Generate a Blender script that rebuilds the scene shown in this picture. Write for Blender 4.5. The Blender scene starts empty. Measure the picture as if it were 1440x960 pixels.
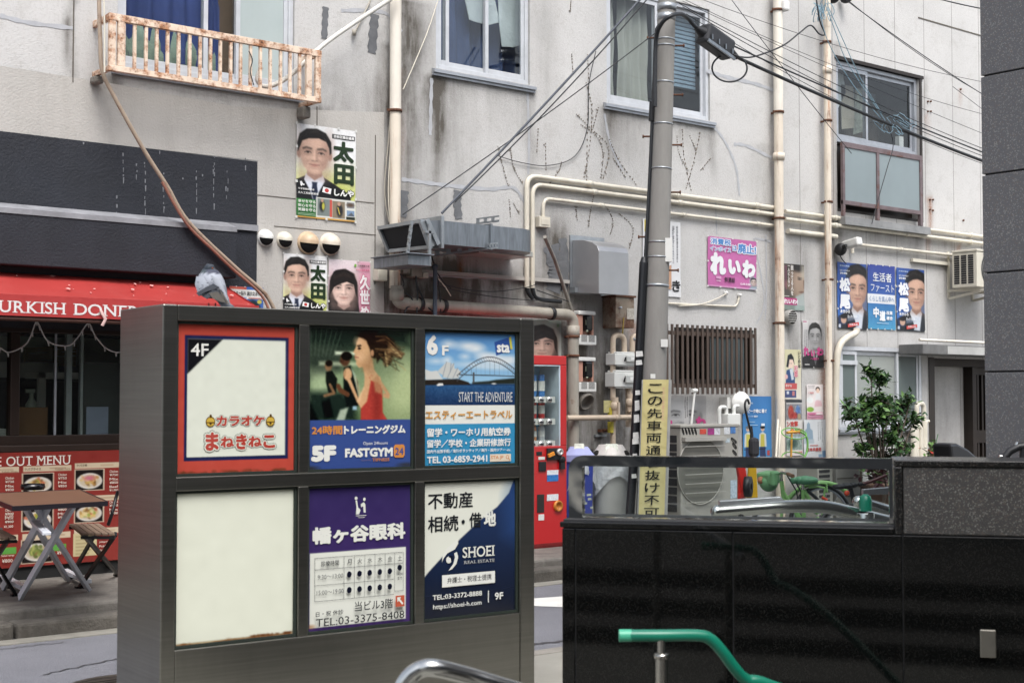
import bpy, math, random
import numpy as np
from mathutils import Vector, Matrix
from mathutils.geometry import tessellate_polygon
random.seed(7); RNG = np.random.default_rng(7)
SC = bpy.context.scene; COL = SC.collection
R = math.radians
# ------------------------------------------------------------------ camera
YAW, PITCH, EYE = R(39.5), math.atan(80/2000), 1.5
cd = bpy.data.cameras.new('camera'); cam = bpy.data.objects.new('camera', cd); COL.objects.link(cam)
cam.location = (0, 0, EYE); cam.rotation_euler = (R(90)+PITCH, 0, -YAW)
cd.sensor_width = 36; cd.lens = 50; cd.clip_start = .05; cd.clip_end = 500
cd.dof.use_dof = True; cd.dof.focus_distance = 13.5; cd.dof.aperture_fstop = 7.0
SC.camera = cam
# ------------------------------------------------------------------ overcast sky and soft sun
W = bpy.data.worlds.new('World'); SC.world = W; W.use_nodes = True
nt = W.node_tree; nt.nodes.clear()
sky = nt.nodes.new('ShaderNodeTexSky'); sky.sky_type = 'NISHITA'; sky.sun_disc = False
sky.sun_elevation = R(58); sky.sun_rotation = R(200); sky.dust_density = 4; sky.air_density = 1.0
hs = nt.nodes.new('ShaderNodeHueSaturation'); hs.inputs['Saturation'].default_value = .45
bg = nt.nodes.new('ShaderNodeBackground'); bg.inputs[1].default_value = .15
ow = nt.nodes.new('ShaderNodeOutputWorld')
nt.links.new(sky.outputs[0], hs.inputs['Color']); nt.links.new(hs.outputs[0], bg.inputs[0]); nt.links.new(bg.outputs[0], ow.inputs[0])
sd = bpy.data.lights.new('sun', 'SUN'); sd.energy = 1.1; sd.angle = R(30); sd.color = (1, .995, .99)
so = bpy.data.objects.new('sun', sd); COL.objects.link(so)
so.rotation_euler = (R(32), 0, R(-20))        # light falls from above and behind the camera
SC.view_settings.view_transform = 'Standard'; SC.view_settings.look = 'None'
SC.view_settings.exposure = 1.05; SC.view_settings.gamma = 1; SC.view_settings.use_curve_mapping = False
SC.cycles.max_bounces = 8; SC.cycles.transparent_max_bounces = 12; SC.cycles.use_denoising = True
SC.cycles.caustics_reflective = False; SC.cycles.caustics_refractive = False
# ------------------------------------------------------------------ surveying: photo points onto the planes of the place
f_ = 2000.
_s, _c = math.sin(YAW), math.cos(YAW)
_F0 = Vector((_s, _c, 0)); RT = Vector((_c, -_s, 0)); UP = Vector((0, 0, 1))
FW = _F0*math.cos(PITCH)+UP*math.sin(PITCH); UV = UP*math.cos(PITCH)-_F0*math.sin(PITCH)
C0 = Vector((0, 0, EYE)); WY = 10.5
def ray(x, y): return FW+RT*((x-720)/f_)+UV*((480-y)/f_)
def P(x, y, Y=WY): d = ray(x, y); return C0+d*(Y/d.y)
def PX(x, y, X): d = ray(x, y); return C0+d*(X/d.x)
def PZ(x, y, z): d = ray(x, y); return C0+d*((z-EYE)/d.z)
def PD(x, y, D): return C0+ray(x, y)*D
def PP(x, y, p0, n): d = ray(x, y); return C0+d*((p0-C0).dot(n)/d.dot(n))
# ------------------------------------------------------------------ colours and materials
def lin(h):
    if isinstance(h, str):
        h = h.lstrip('#'); c = [int(h[i:i+2], 16)/255 for i in (0, 2, 4)]
        return tuple(x/12.92 if x <= .04045 else ((x+.055)/1.055)**2.4 for x in c)
    return tuple(h)
def nn(t, ty, **kw):
    n = t.nodes.new(ty)
    for k, v in kw.items(): setattr(n, k, v)
    return n
def mixc(t, fac, a, b):
    m = nn(t, 'ShaderNodeMix', data_type='RGBA')
    for s, v in ((m.inputs[0], fac), (m.inputs[6], a), (m.inputs[7], b)):
        if hasattr(v, 'is_linked'): t.links.new(v, s)
        elif isinstance(v, (int, float)): s.default_value = v
        else: s.default_value = (*v, 1)
    return m.outputs[2]
def mth(t, op, a, b=None, clamp=False):
    m = nn(t, 'ShaderNodeMath', operation=op, use_clamp=clamp)
    for s, v in zip(m.inputs, (a, b)):
        if v is None: continue
        if hasattr(v, 'is_linked'): t.links.new(v, s)
        else: s.default_value = v
    return m.outputs[0]
def ramp(t, v, a, b):
    m = nn(t, 'ShaderNodeMapRange'); t.links.new(v, m.inputs[0]); m.inputs[1].default_value = a; m.inputs[2].default_value = b
    return m.outputs[0]
def noise(t, co, scale, detail=4, rough=.6, stretch=None):
    if stretch:
        mp = nn(t, 'ShaderNodeMapping'); mp.inputs['Scale'].default_value = stretch; t.links.new(co, mp.inputs[0]); co = mp.outputs[0]
    n = nn(t, 'ShaderNodeTexNoise'); n.inputs['Scale'].default_value = scale; n.inputs['Detail'].default_value = detail
    n.inputs['Roughness'].default_value = rough; t.links.new(co, n.inputs['Vector']); return n.outputs[0]
def newmat(name):
    m = bpy.data.materials.new(name); m.use_nodes = True; t = m.node_tree; b = t.nodes['Principled BSDF']
    co = nn(t, 'ShaderNodeTexCoord').outputs['Object']; return m, t, b, co
def bump(t, b, h, strength, dist=.01):
    n = nn(t, 'ShaderNodeBump'); n.inputs['Strength'].default_value = strength; n.inputs['Distance'].default_value = dist
    t.links.new(h, n.inputs['Height']); t.links.new(n.outputs[0], b.inputs['Normal'])
MATS = {}
def mat(name, base, rough=.55, metal=0, var=.15, vs=4, bmp=0, bs=80, bd=.004, rust=0, rs=6, rcol='7a4a2a', dirt=0, dcol='4a443c', stretch=None, coat=0, spec=.5, rvar=0, rst=None):
    if name in MATS: return MATS[name]
    m, t, b, co = newmat(name); base = lin(base)
    n1 = noise(t, co, vs, 5, .6, stretch)
    lo = tuple(x*(1-var) for x in base); hi = tuple(min(1, x*(1+var)) for x in base)
    c = mixc(t, ramp(t, n1, .3, .7), lo, hi)
    if dirt:
        n = noise(t, co, 2.2, 6, .65, (3, 3, .6)); c = mixc(t, mth(t, 'MULTIPLY', ramp(t, n, .48, .8), dirt), c, lin(dcol))
    if rust:
        n = noise(t, co, rs, 8, .72, rst); r_ = ramp(t, n, .62-.25*rust, .74-.18*rust); c = mixc(t, r_, c, lin(rcol))
        n2 = noise(t, co, rs*6, 3, .6); c = mixc(t, mth(t, 'MULTIPLY', r_, ramp(t, n2, .45, .65)), c, lin('4e2c1a'))
    t.links.new(c, b.inputs['Base Color'])
    b.inputs['Roughness'].default_value = rough; b.inputs['Metallic'].default_value = metal
    b.inputs['Coat Weight'].default_value = coat; b.inputs['Specular IOR Level'].default_value = spec
    if rvar:
        n = noise(t, co, 9, 4, .6, stretch); t.links.new(mth(t, 'MULTIPLY_ADD', n, rvar), b.inputs['Roughness'])
        t.nodes[-1].inputs[2].default_value = rough-rvar*.5
    if bmp: bump(t, b, noise(t, co, bs, 3, .6), bmp, bd)
    MATS[name] = m; return m
def glassmat(name, tint=(.9, .93, .93), rough=.015, ior=1.5, refl=1.0):
    if name in MATS: return MATS[name]
    m, t, b, co = newmat(name); t.nodes.remove(b); o = t.nodes['Material Output']
    tr = nn(t, 'ShaderNodeBsdfTransparent'); tr.inputs[0].default_value = (*tint, 1)
    gl = nn(t, 'ShaderNodeBsdfGlossy'); gl.inputs['Roughness'].default_value = rough
    bn = nn(t, 'ShaderNodeBump'); bn.inputs['Strength'].default_value = .03; bn.inputs['Distance'].default_value = .02
    t.links.new(noise(t, co, 2.5, 1), bn.inputs['Height']); t.links.new(bn.outputs[0], gl.inputs['Normal'])
    lw = nn(t, 'ShaderNodeLayerWeight'); lw.inputs[0].default_value = .5
    fr = mth(t, 'MULTIPLY_ADD', mth(t, 'POWER', lw.outputs['Facing'], 5), .95); t.nodes[-1].inputs[2].default_value = .045
    mx = nn(t, 'ShaderNodeMixShader'); t.links.new(mth(t, 'MULTIPLY', fr, refl, True), mx.inputs[0])
    t.links.new(tr.outputs[0], mx.inputs[1]); t.links.new(gl.outputs[0], mx.inputs[2]); t.links.new(mx.outputs[0], o.inputs[0])
    MATS[name] = m; return m
def printmat(name='printed_paper', rough=.45, bmp=.15, spec=.4, val=.82):
    if name in MATS: return MATS[name]
    m, t, b, co = newmat(name); a = nn(t, 'ShaderNodeAttribute', attribute_name='Col')
    hv = nn(t, 'ShaderNodeHueSaturation'); hv.inputs['Saturation'].default_value = .93; hv.inputs['Value'].default_value = val   # ink on paper or acrylic is duller than the artwork
    t.links.new(a.outputs['Color'], hv.inputs['Color']); t.links.new(hv.outputs[0], b.inputs['Base Color']); b.inputs['Roughness'].default_value = rough; b.inputs['Specular IOR Level'].default_value = spec
    if bmp: bump(t, b, noise(t, co, 7, 3), bmp, .02)
    MATS[name] = m; return m
def stuccomat(name, base, panel=False, bstr=.55):
    m, t, b, co = newmat(name); base = lin(base)
    a = nn(t, 'ShaderNodeAttribute', attribute_name='Col'); sp = nn(t, 'ShaderNodeSeparateColor'); t.links.new(a.outputs['Color'], sp.inputs[0])
    big = noise(t, co, .55, 5, .6); stk = noise(t, co, 1.5, 6, .68, (3.2, 3.2, .55)); blt = noise(t, co, 2.6, 7, .72); fine = noise(t, co, 46, 3, .7); spk = noise(t, co, 110, 2, .6)
    c = mixc(t, ramp(t, big, .35, .68), tuple(x*.88 for x in base), tuple(min(1, x*1.06) for x in base))
    c = mixc(t, mth(t, 'MULTIPLY', ramp(t, stk, .55, .85), .16), c, lin('8f8a82'))
    c = mixc(t, mth(t, 'MULTIPLY', ramp(t, fine, .5, .72), .22), c, lin('6d675e'))
    mid = noise(t, co, 5, 6, .75)
    c = mixc(t, mth(t, 'MULTIPLY', ramp(t, mid, .52, .78), .34), c, lin('827c72'))
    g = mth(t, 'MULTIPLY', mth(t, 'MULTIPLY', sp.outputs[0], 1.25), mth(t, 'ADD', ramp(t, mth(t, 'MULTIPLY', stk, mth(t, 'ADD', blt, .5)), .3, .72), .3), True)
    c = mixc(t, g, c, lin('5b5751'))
    c = mixc(t, mth(t, 'MULTIPLY', sp.outputs[1], mth(t, 'ADD', ramp(t, fine, .3, .7), .4), True), c, lin('8a5326'))
    c = mixc(t, mth(t, 'MULTIPLY', sp.outputs[2], ramp(t, fine, .2, .5), True), c, lin('8d929c'))
    if panel:
        sx = nn(t, 'ShaderNodeSeparateXYZ'); t.links.new(co, sx.inputs[0])
        fr = mth(t, 'FRACT', mth(t, 'DIVIDE', mth(t, 'ADD', sx.outputs[0], .32), .62))
        ln = mth(t, 'LESS_THAN', fr, .02); c = mixc(t, mth(t, 'MULTIPLY', ln, .55), c, lin('4c4740'))
    t.links.new(c, b.inputs['Base Color']); b.inputs['Roughness'].default_value = .9; b.inputs['Specular IOR Level'].default_value = .2
    h = mth(t, 'ADD', mth(t, 'MULTIPLY', fine, .7), mth(t, 'MULTIPLY', spk, .8)); bump(t, b, h, bstr, .009)
    return m
def granitemat(name, base, rough, lum, sc=170, spec=.5, bmp=0):
    m, t, b, co = newmat(name)
    v = nn(t, 'ShaderNodeTexVoronoi'); v.inputs['Scale'].default_value = sc; t.links.new(co, v.inputs['Vector'])
    sp = nn(t, 'ShaderNodeSeparateColor'); t.links.new(v.outputs['Color'], sp.inputs[0])
    n = noise(t, co, sc*1.3, 3, .6); c = mixc(t, ramp(t, n, .35, .7), tuple(x*.7 for x in lin(base)), tuple(x*1.35 for x in lin(base)))
    c = mixc(t, mth(t, 'MULTIPLY', mth(t, 'GREATER_THAN', sp.outputs[0], .9), lum), c, lin('9a9a94'))
    c = mixc(t, mth(t, 'MULTIPLY', mth(t, 'GREATER_THAN', sp.outputs[1], .9), lum), c, lin('6a5a4e'))
    big = noise(t, co, 1.1, 3); c = mixc(t, mth(t, 'MULTIPLY', ramp(t, big, .35, .7), .3), c, tuple(x*.7 for x in lin(base)))
    t.links.new(c, b.inputs['Base Color']); b.inputs['Roughness'].default_value = rough; b.inputs['Specular IOR Level'].default_value = spec
    if bmp: bump(t, b, n, bmp, .004)
    MATS[name] = m; return m
# ------------------------------------------------------------------ mesh builder and object bookkeeping
WL = {}
class MB:
    def __init__(s): s.v = []; s.f = []; s.mi = []; s.sm = []; s.M = None
    def add(s, vs, fs, mi=0, smooth=False):
        o = len(s.v); vs = [Vector(v) for v in vs]
        if s.M: vs = [s.M @ v for v in vs]
        s.v += vs
        for q in fs: s.f.append([i+o for i in q]); s.mi.append(mi); s.sm.append(smooth)
        return s
    def hexa(s, c, mi=0): return s.add(c, [(0, 3, 2, 1), (4, 5, 6, 7), (0, 1, 5, 4), (1, 2, 6, 5), (2, 3, 7, 6), (3, 0, 4, 7)], mi)
    def box(s, a, b, mi=0):
        x0, x1 = sorted((a[0], b[0])); y0, y1 = sorted((a[1], b[1])); z0, z1 = sorted((a[2], b[2]))
        return s.hexa([(x0, y0, z0), (x1, y0, z0), (x1, y1, z0), (x0, y1, z0), (x0, y0, z1), (x1, y0, z1), (x1, y1, z1), (x0, y1, z1)], mi)
    def bar(s, p, q, w, h, mi=0, up=(0, 0, 1)):
        p, q = Vector(p), Vector(q); d = (q-p).normalized(); sd_ = d.cross(Vector(up))
        if sd_.length < 1e-4: sd_ = d.cross(Vector((1, 0, 0)))
        sd_.normalize(); u = sd_.cross(d); a, b = sd_*w/2, u*h/2
        return s.hexa([p-a-b, p+a-b, q+a-b, q-a-b, p-a+b, p+a+b, q+a+b, q-a+b], mi)
    def tube(s, pts, r, n=10, mi=0, caps=True, flat=False):
        pts = [Vector(p) for p in pts]; rs = r if isinstance(r, (list, tuple)) else [r]*len(pts); vs = []; ref = None
        for i, p in enumerate(pts):
            d = (pts[min(i+1, len(pts)-1)]-pts[max(i-1, 0)]).normalized()
            if ref is None:
                ref = Vector((0, 0, 1)) if abs(d.z) < .9 else Vector((1, 0, 0))
            a = (ref-d*ref.dot(d)).normalized(); ref = a; b = d.cross(a)
            vs += [p+(a*math.cos(2*math.pi*k/n)+b*math.sin(2*math.pi*k/n))*rs[i] for k in range(n)]
        m = len(pts)
        s.add(vs, [(i*n+k, i*n+(k+1) % n, (i+1)*n+(k+1) % n, (i+1)*n+k) for i in range(m-1) for k in range(n)], mi, not flat)
        if caps: s.add(vs[:n], [tuple(range(n))[::-1]], mi); s.add(vs[-n:], [tuple(range(n))], mi)
        return s
    def lathe(s, prof, c, n=20, mi=0, axis=(0, 0, 1), smooth=True):
        ax = Vector(axis).normalized(); a = ax.orthogonal().normalized(); b = ax.cross(a); c = Vector(c)
        vs = [c+ax*h+(a*math.cos(2*math.pi*k/n)+b*math.sin(2*math.pi*k/n))*r for r, h in prof for k in range(n)]
        return s.add(vs, [(i*n+k, i*n+(k+1) % n, (i+1)*n+(k+1) % n, (i+1)*n+k) for i in range(len(prof)-1) for k in range(n)], mi, smooth)
    def ball(s, c, rx, ry=None, rz=None, n=14, mi=0):
        ry = ry or rx; rz = rz or rx; c = Vector(c); vs = []
        for i in range(n//2+1):
            th = math.pi*i/(n//2)
            vs += [c+Vector((rx*math.sin(th)*math.cos(2*math.pi*k/n), ry*math.sin(th)*math.sin(2*math.pi*k/n), rz*math.cos(th))) for k in range(n)]
        return s.add(vs, [(i*n+k, (i+1)*n+k, (i+1)*n+(k+1) % n, i*n+(k+1) % n) for i in range(n//2) for k in range(n)], mi, True)
    def prism(s, pts, off, mi=0, smooth=False):       # polygon (3D points) extruded by a vector
        pts = [Vector(p) for p in pts]; off = Vector(off); n = len(pts)
        s.add(pts+[p+off for p in pts], [tuple(range(n))], mi); o = len(s.v)-2*n
        s.f.append([o+n+i for i in range(n)][::-1]); s.mi.append(mi); s.sm.append(False)
        for i in range(n): s.f.append([o+i, o+n+i, o+n+(i+1) % n, o+(i+1) % n]); s.mi.append(mi); s.sm.append(smooth)
        return s
    def quad(s, *p, mi=0): return s.add(p, [tuple(range(len(p)))], mi)
    def build(s, name, mats, parent=None, bevel=0, loc=None, col=None, fixn=True):
        if not isinstance(mats, (list, tuple)): mats = [mats]
        if parent is not None: org = WL[parent.name]
        elif loc is not None: org = Vector(loc)
        else:
            org = Vector((sum(v.x for v in s.v)/len(s.v), sum(v.y for v in s.v)/len(s.v), min(v.z for v in s.v)))
        me = bpy.data.meshes.new(name); me.from_pydata([v-org for v in s.v], [], s.f)
        for m in mats: me.materials.append(m)
        me.polygons.foreach_set('material_index', s.mi); me.polygons.foreach_set('use_smooth', s.sm)
        if fixn:
            import bmesh
            bm = bmesh.new(); bm.from_mesh(me); bmesh.ops.recalc_face_normals(bm, faces=bm.faces); bm.to_mesh(me); bm.free()
        if col is not None:
            at = me.color_attributes.new('Col', 'FLOAT_COLOR', 'POINT'); at.data.foreach_set('color', np.asarray(col, dtype=np.float32).ravel())
        o = bpy.data.objects.new(name, me); COL.objects.link(o)
        if parent is not None: o.parent = parent
        else: o.location = org
        WL[o.name] = org
        if bevel:
            b = o.modifiers.new('bevel', 'BEVEL'); b.width = bevel; b.segments = 2; b.limit_method = 'ANGLE'; b.angle_limit = R(50)
        return o
def tag(o, label=None, cat=None, group=None, kind=None):
    if label: o['label'] = label
    if cat: o['category'] = cat
    if group: o['group'] = group
    if kind: o['kind'] = kind
    return o
def thing(name, label, cat, loc, group=None):
    o = bpy.data.objects.new(name, None); COL.objects.link(o); o.location = loc; o.empty_display_size = .1
    WL[o.name] = Vector(loc); return tag(o, label, cat, group)
def copy_tree(o, parent=None, delta=(0, 0, 0), label=None):
    c = o.copy(); COL.objects.link(c); c.parent = parent
    if parent is None: c.location = o.location+Vector(delta); WL[c.name] = WL[o.name]+Vector(delta)
    if label: c['label'] = label
    for ch in list(o.children): copy_tree(ch, c)
    return c
def bez(pts, n=8):                                  # smooth curve through the points
    pts = [Vector(p) for p in pts]; out = []
    for i in range(len(pts)-1):
        p0, p1, p2, p3 = pts[max(i-1, 0)], pts[i], pts[i+1], pts[min(i+2, len(pts)-1)]
        for k in range(n):
            t = k/n; out.append(.5*((2*p1)+(p2-p0)*t+(2*p0-5*p1+4*p2-p3)*t*t+(3*p1-p0-3*p2+p3)*t**3))
    return out+[pts[-1]]
def fillet(pts, r, n=6):                            # polyline with rounded corners
    pts = [Vector(p) for p in pts]; out = [pts[0]]
    for i in range(1, len(pts)-1):
        a, b = pts[i-1]-pts[i], pts[i+1]-pts[i]; d = min(r, a.length*.49, b.length*.49)
        p0, p2 = pts[i]+a.normalized()*d, pts[i]+b.normalized()*d
        for k in range(n+1):
            t = k/n; out.append(p0*(1-t)**2+pts[i]*2*t*(1-t)+p2*t*t)
    return out+[pts[-1]]
def sag(p, q, s, n=14):
    p, q = Vector(p), Vector(q); return [p.lerp(q, i/n)-Vector((0, 0, s*4*(i/n)*(1-i/n))) for i in range(n+1)]
# ------------------------------------------------------------------ printed matter: colours brushed onto a fine grid, lettering as raised faces
class Paint:
    def __init__(s, h, asp, base='ffffff'):
        s.h = h; s.w = max(4, int(round(h*asp))); s.asp = asp
        s.a = np.empty((s.h, s.w, 3)); s.a[:] = s.c(base)
        s.y, s.x = np.meshgrid(np.linspace(0, 1, s.h), np.linspace(0, 1, s.w), indexing='ij')
    def c(s, h):
        if isinstance(h, str): return np.array([int(h[i:i+2], 16) for i in (0, 2, 4)])/255.
        return np.array(h, dtype=float)
    def put(s, al, col, op=1):
        al = (np.clip(al, 0, 1)*op)[..., None]; s.a = s.a*(1-al)+s.c(col)*al; return s
    def rect(s, x0, y0, x1, y1, col, soft=.004, op=1):
        d = np.minimum(np.minimum((s.x-x0)*s.asp, (x1-s.x)*s.asp), np.minimum(s.y-y0, y1-s.y)); return s.put(d/max(soft, 1e-4)+.5, col, op)
    def ell(s, cx, cy, rx, ry, col, soft=.015, rot=0, op=1):   # rx, ry in heights
        dx, dy = (s.x-cx)*s.asp, s.y-cy; c, n = math.cos(rot), math.sin(rot); X, Y = dx*c+dy*n, -dx*n+dy*c
        d = (np.sqrt((X/rx)**2+(Y/ry)**2)-1)*min(rx, ry); return s.put(.5-d/max(soft, 1e-4), col, op)
    def poly(s, pts, col, soft=.006, op=1):
        pts = [(p[0]*s.asp, p[1]) for p in pts]; X, Y = s.x*s.asp, s.y; ins = np.zeros(X.shape, bool); D = np.full(X.shape, 9.)
        for i in range(len(pts)):
            (x0, y0), (x1, y1) = pts[i], pts[(i+1) % len(pts)]
            ins ^= ((y0 > Y) != (y1 > Y)) & (X < (x1-x0)*(Y-y0)/((y1-y0) or 1e-9)+x0)
            D = np.minimum(D, s._seg(X, Y, x0, y0, x1, y1))
        return s.put(np.where(ins, D, -D)/max(soft, 1e-4)+.5, col, op)
    def _seg(s, X, Y, x0, y0, x1, y1):
        dx, dy = x1-x0, y1-y0; t = np.clip(((X-x0)*dx+(Y-y0)*dy)/((dx*dx+dy*dy) or 1e-9), 0, 1); return np.hypot(X-x0-t*dx, Y-y0-t*dy)
    def line(s, pts, w, col, soft=.005, op=1):
        X, Y = s.x*s.asp, s.y; D = np.full(X.shape, 9.)
        for (x0, y0), (x1, y1) in zip(pts, pts[1:]): D = np.minimum(D, s._seg(X, Y, x0*s.asp, y0, x1*s.asp, y1))
        return s.put((w/2-D)/max(soft, 1e-4)+.5, col, op)
    def vgrad(s, y0, y1, c0, c1, x0=0, x1=1):
        t = np.clip((s.y-y0)/(y1-y0), 0, 1)[..., None]; g = s.c(c0)*(1-t)+s.c(c1)*t
        m = ((s.y >= y0) & (s.y <= y1) & (s.x >= x0) & (s.x <= x1))[..., None]; s.a = np.where(m, g, s.a); return s
    def noise(s, amp, cell=3, box=None):
        g = RNG.normal(0, 1, (s.h//cell+2, s.w//cell+2)); yy = np.arange(s.h)/cell; xx = np.arange(s.w)/cell
        y0 = yy.astype(int); x0 = xx.astype(int); fy = (yy-y0)[:, None]; fx = (xx-x0)[None]
        v = g[y0][:, x0]*(1-fy)*(1-fx)+g[y0+1][:, x0]*fy*(1-fx)+g[y0][:, x0+1]*(1-fy)*fx+g[y0+1][:, x0+1]*fy*fx
        if box: v = v*((s.x > box[0]) & (s.y > box[1]) & (s.x < box[2]) & (s.y < box[3]))
        s.a = np.clip(s.a+amp*v[..., None], 0, 1); return s
    def blur(s, n=1):
        for _ in range(n):
            q = np.pad(s.a, ((1, 1), (1, 1), (0, 0)), 'edge'); s.a = (q[:-2, 1:-1]+q[2:, 1:-1]+q[1:-1, :-2]+q[1:-1, 2:]+2*q[1:-1, 1:-1])/6
        return s
    def dashes(s, x0, y0, x1, y1, rows, col, op=.8, vert=False, fill=.55):   # lines of print too small to read
        for i in range(rows):
            if vert:
                xa = x0+(x1-x0)*(i+.2)/rows; xb = x0+(x1-x0)*(i+.2+fill)/rows; y = y0; e = y0+(y1-y0)*random.uniform(.75, 1)
                while y < e: l = random.uniform(.012, .03); s.rect(xa, y, xb, y+l, col, .008, op*random.uniform(.6, 1)); y += l+.008
            else:
                ya = y0+(y1-y0)*(i+.2)/rows; yb = y0+(y1-y0)*(i+.2+fill)/rows; x = x0; e = x0+(x1-x0)*random.uniform(.8, 1)
                while x < e: l = random.uniform(.02, .05); s.rect(x, ya, min(x+l, e), yb, col, .008, op*random.uniform(.6, 1)); x += l+.012
        return s
def slin(a): a = np.clip(np.asarray(a, float), 0, 1); return np.where(a <= .04045, a/12.92, ((a+.055)/1.055)**2.4)
_tc = {}
def glyphs(body, bold=0., res=2, cond=1, space=1):
    k = (body, bold, res, space)
    if k in _tc: return _tc[k]
    c = bpy.data.curves.new('t', 'FONT'); c.body = body; c.resolution_u = res; c.align_x = 'CENTER'; c.space_line = .98; c.space_character = space
    o = bpy.data.objects.new('t', c); m = bpy.data.meshes.new_from_object(o)
    v = np.empty(len(m.vertices)*3); m.vertices.foreach_get('co', v); v = v.reshape(-1, 3)[:, :2]; fs = [tuple(p.vertices) for p in m.polygons]
    bpy.data.objects.remove(o); bpy.data.curves.remove(c); bpy.data.meshes.remove(m)
    m_ = len(v); V = [np.c_[v, np.zeros(m_)]]; F_ = list(fs)
    if bold > .002:                                  # heavier strokes: the glyph laid down again slightly shifted all round
        n = 10 if bold > .07 else 8 if bold > .025 else 5
        for j in range(n): V.append(np.c_[v+bold*np.array([math.cos(2*math.pi*(j+.5)/n), math.sin(2*math.pi*(j+.5)/n)]), np.full(m_, (j+1)*.00003)]); F_ += [tuple(i+m_*(j+1) for i in q) for q in fs]
    _tc[k] = (np.concatenate(V), F_); return _tc[k]
SER = {'U': 'LT RT', 'R': 'LT LB RB', 'K': 'LT LB RT RB', 'I': 'CT CB', 'H': 'LT LB RT RB', 'D': 'LT LB', 'N': 'LT LB RT', 'E': 'LT LB', 'T': 'CB', 'M': 'LT LB RT RB', 'A': 'LB RB', 'L': 'LT LB', 'B': 'LT LB'}
def serif(body, bold=.012):                         # roman capitals: plain glyphs plus slab feet, set letter by letter
    V = []; Fs = []; x = 0
    for i_, ch in enumerate(body):
        if ch == ' ': x += .34; continue
        v, fs = glyphs(ch, bold, 4); v = v.copy(); w = np.ptp(v[:, 0]); v[:, 0] += x-v[:, 0].min(); o = len(V); V += v.tolist(); Fs += [tuple(i+o for i in q) for q in fs]
        y0, y1 = v[:, 1].min(), v[:, 1].max(); st = .075
        for k in SER.get(ch, '').split():
            cx = {'L': x+st*.8, 'R': x+w-st*.8, 'C': x+w/2}[k[0]]; yb = y1-.05 if k[1] == 'T' else y0; hw = .135 if k[0] != 'C' else .17
            o = len(V); V += [(cx-hw, yb, 0), (cx+hw, yb, 0), (cx+hw, yb+.05, 0), (cx-hw, yb+.05, 0)]; Fs.append((o, o+1, o+2, o+3))
        nx = body[i_+1:i_+2]; x += w+.045+.06*(ch in 'URKIHNMA')+.06*(nx in 'URKIHDNEMLB' and nx != '')
    return np.array(V), Fs
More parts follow.
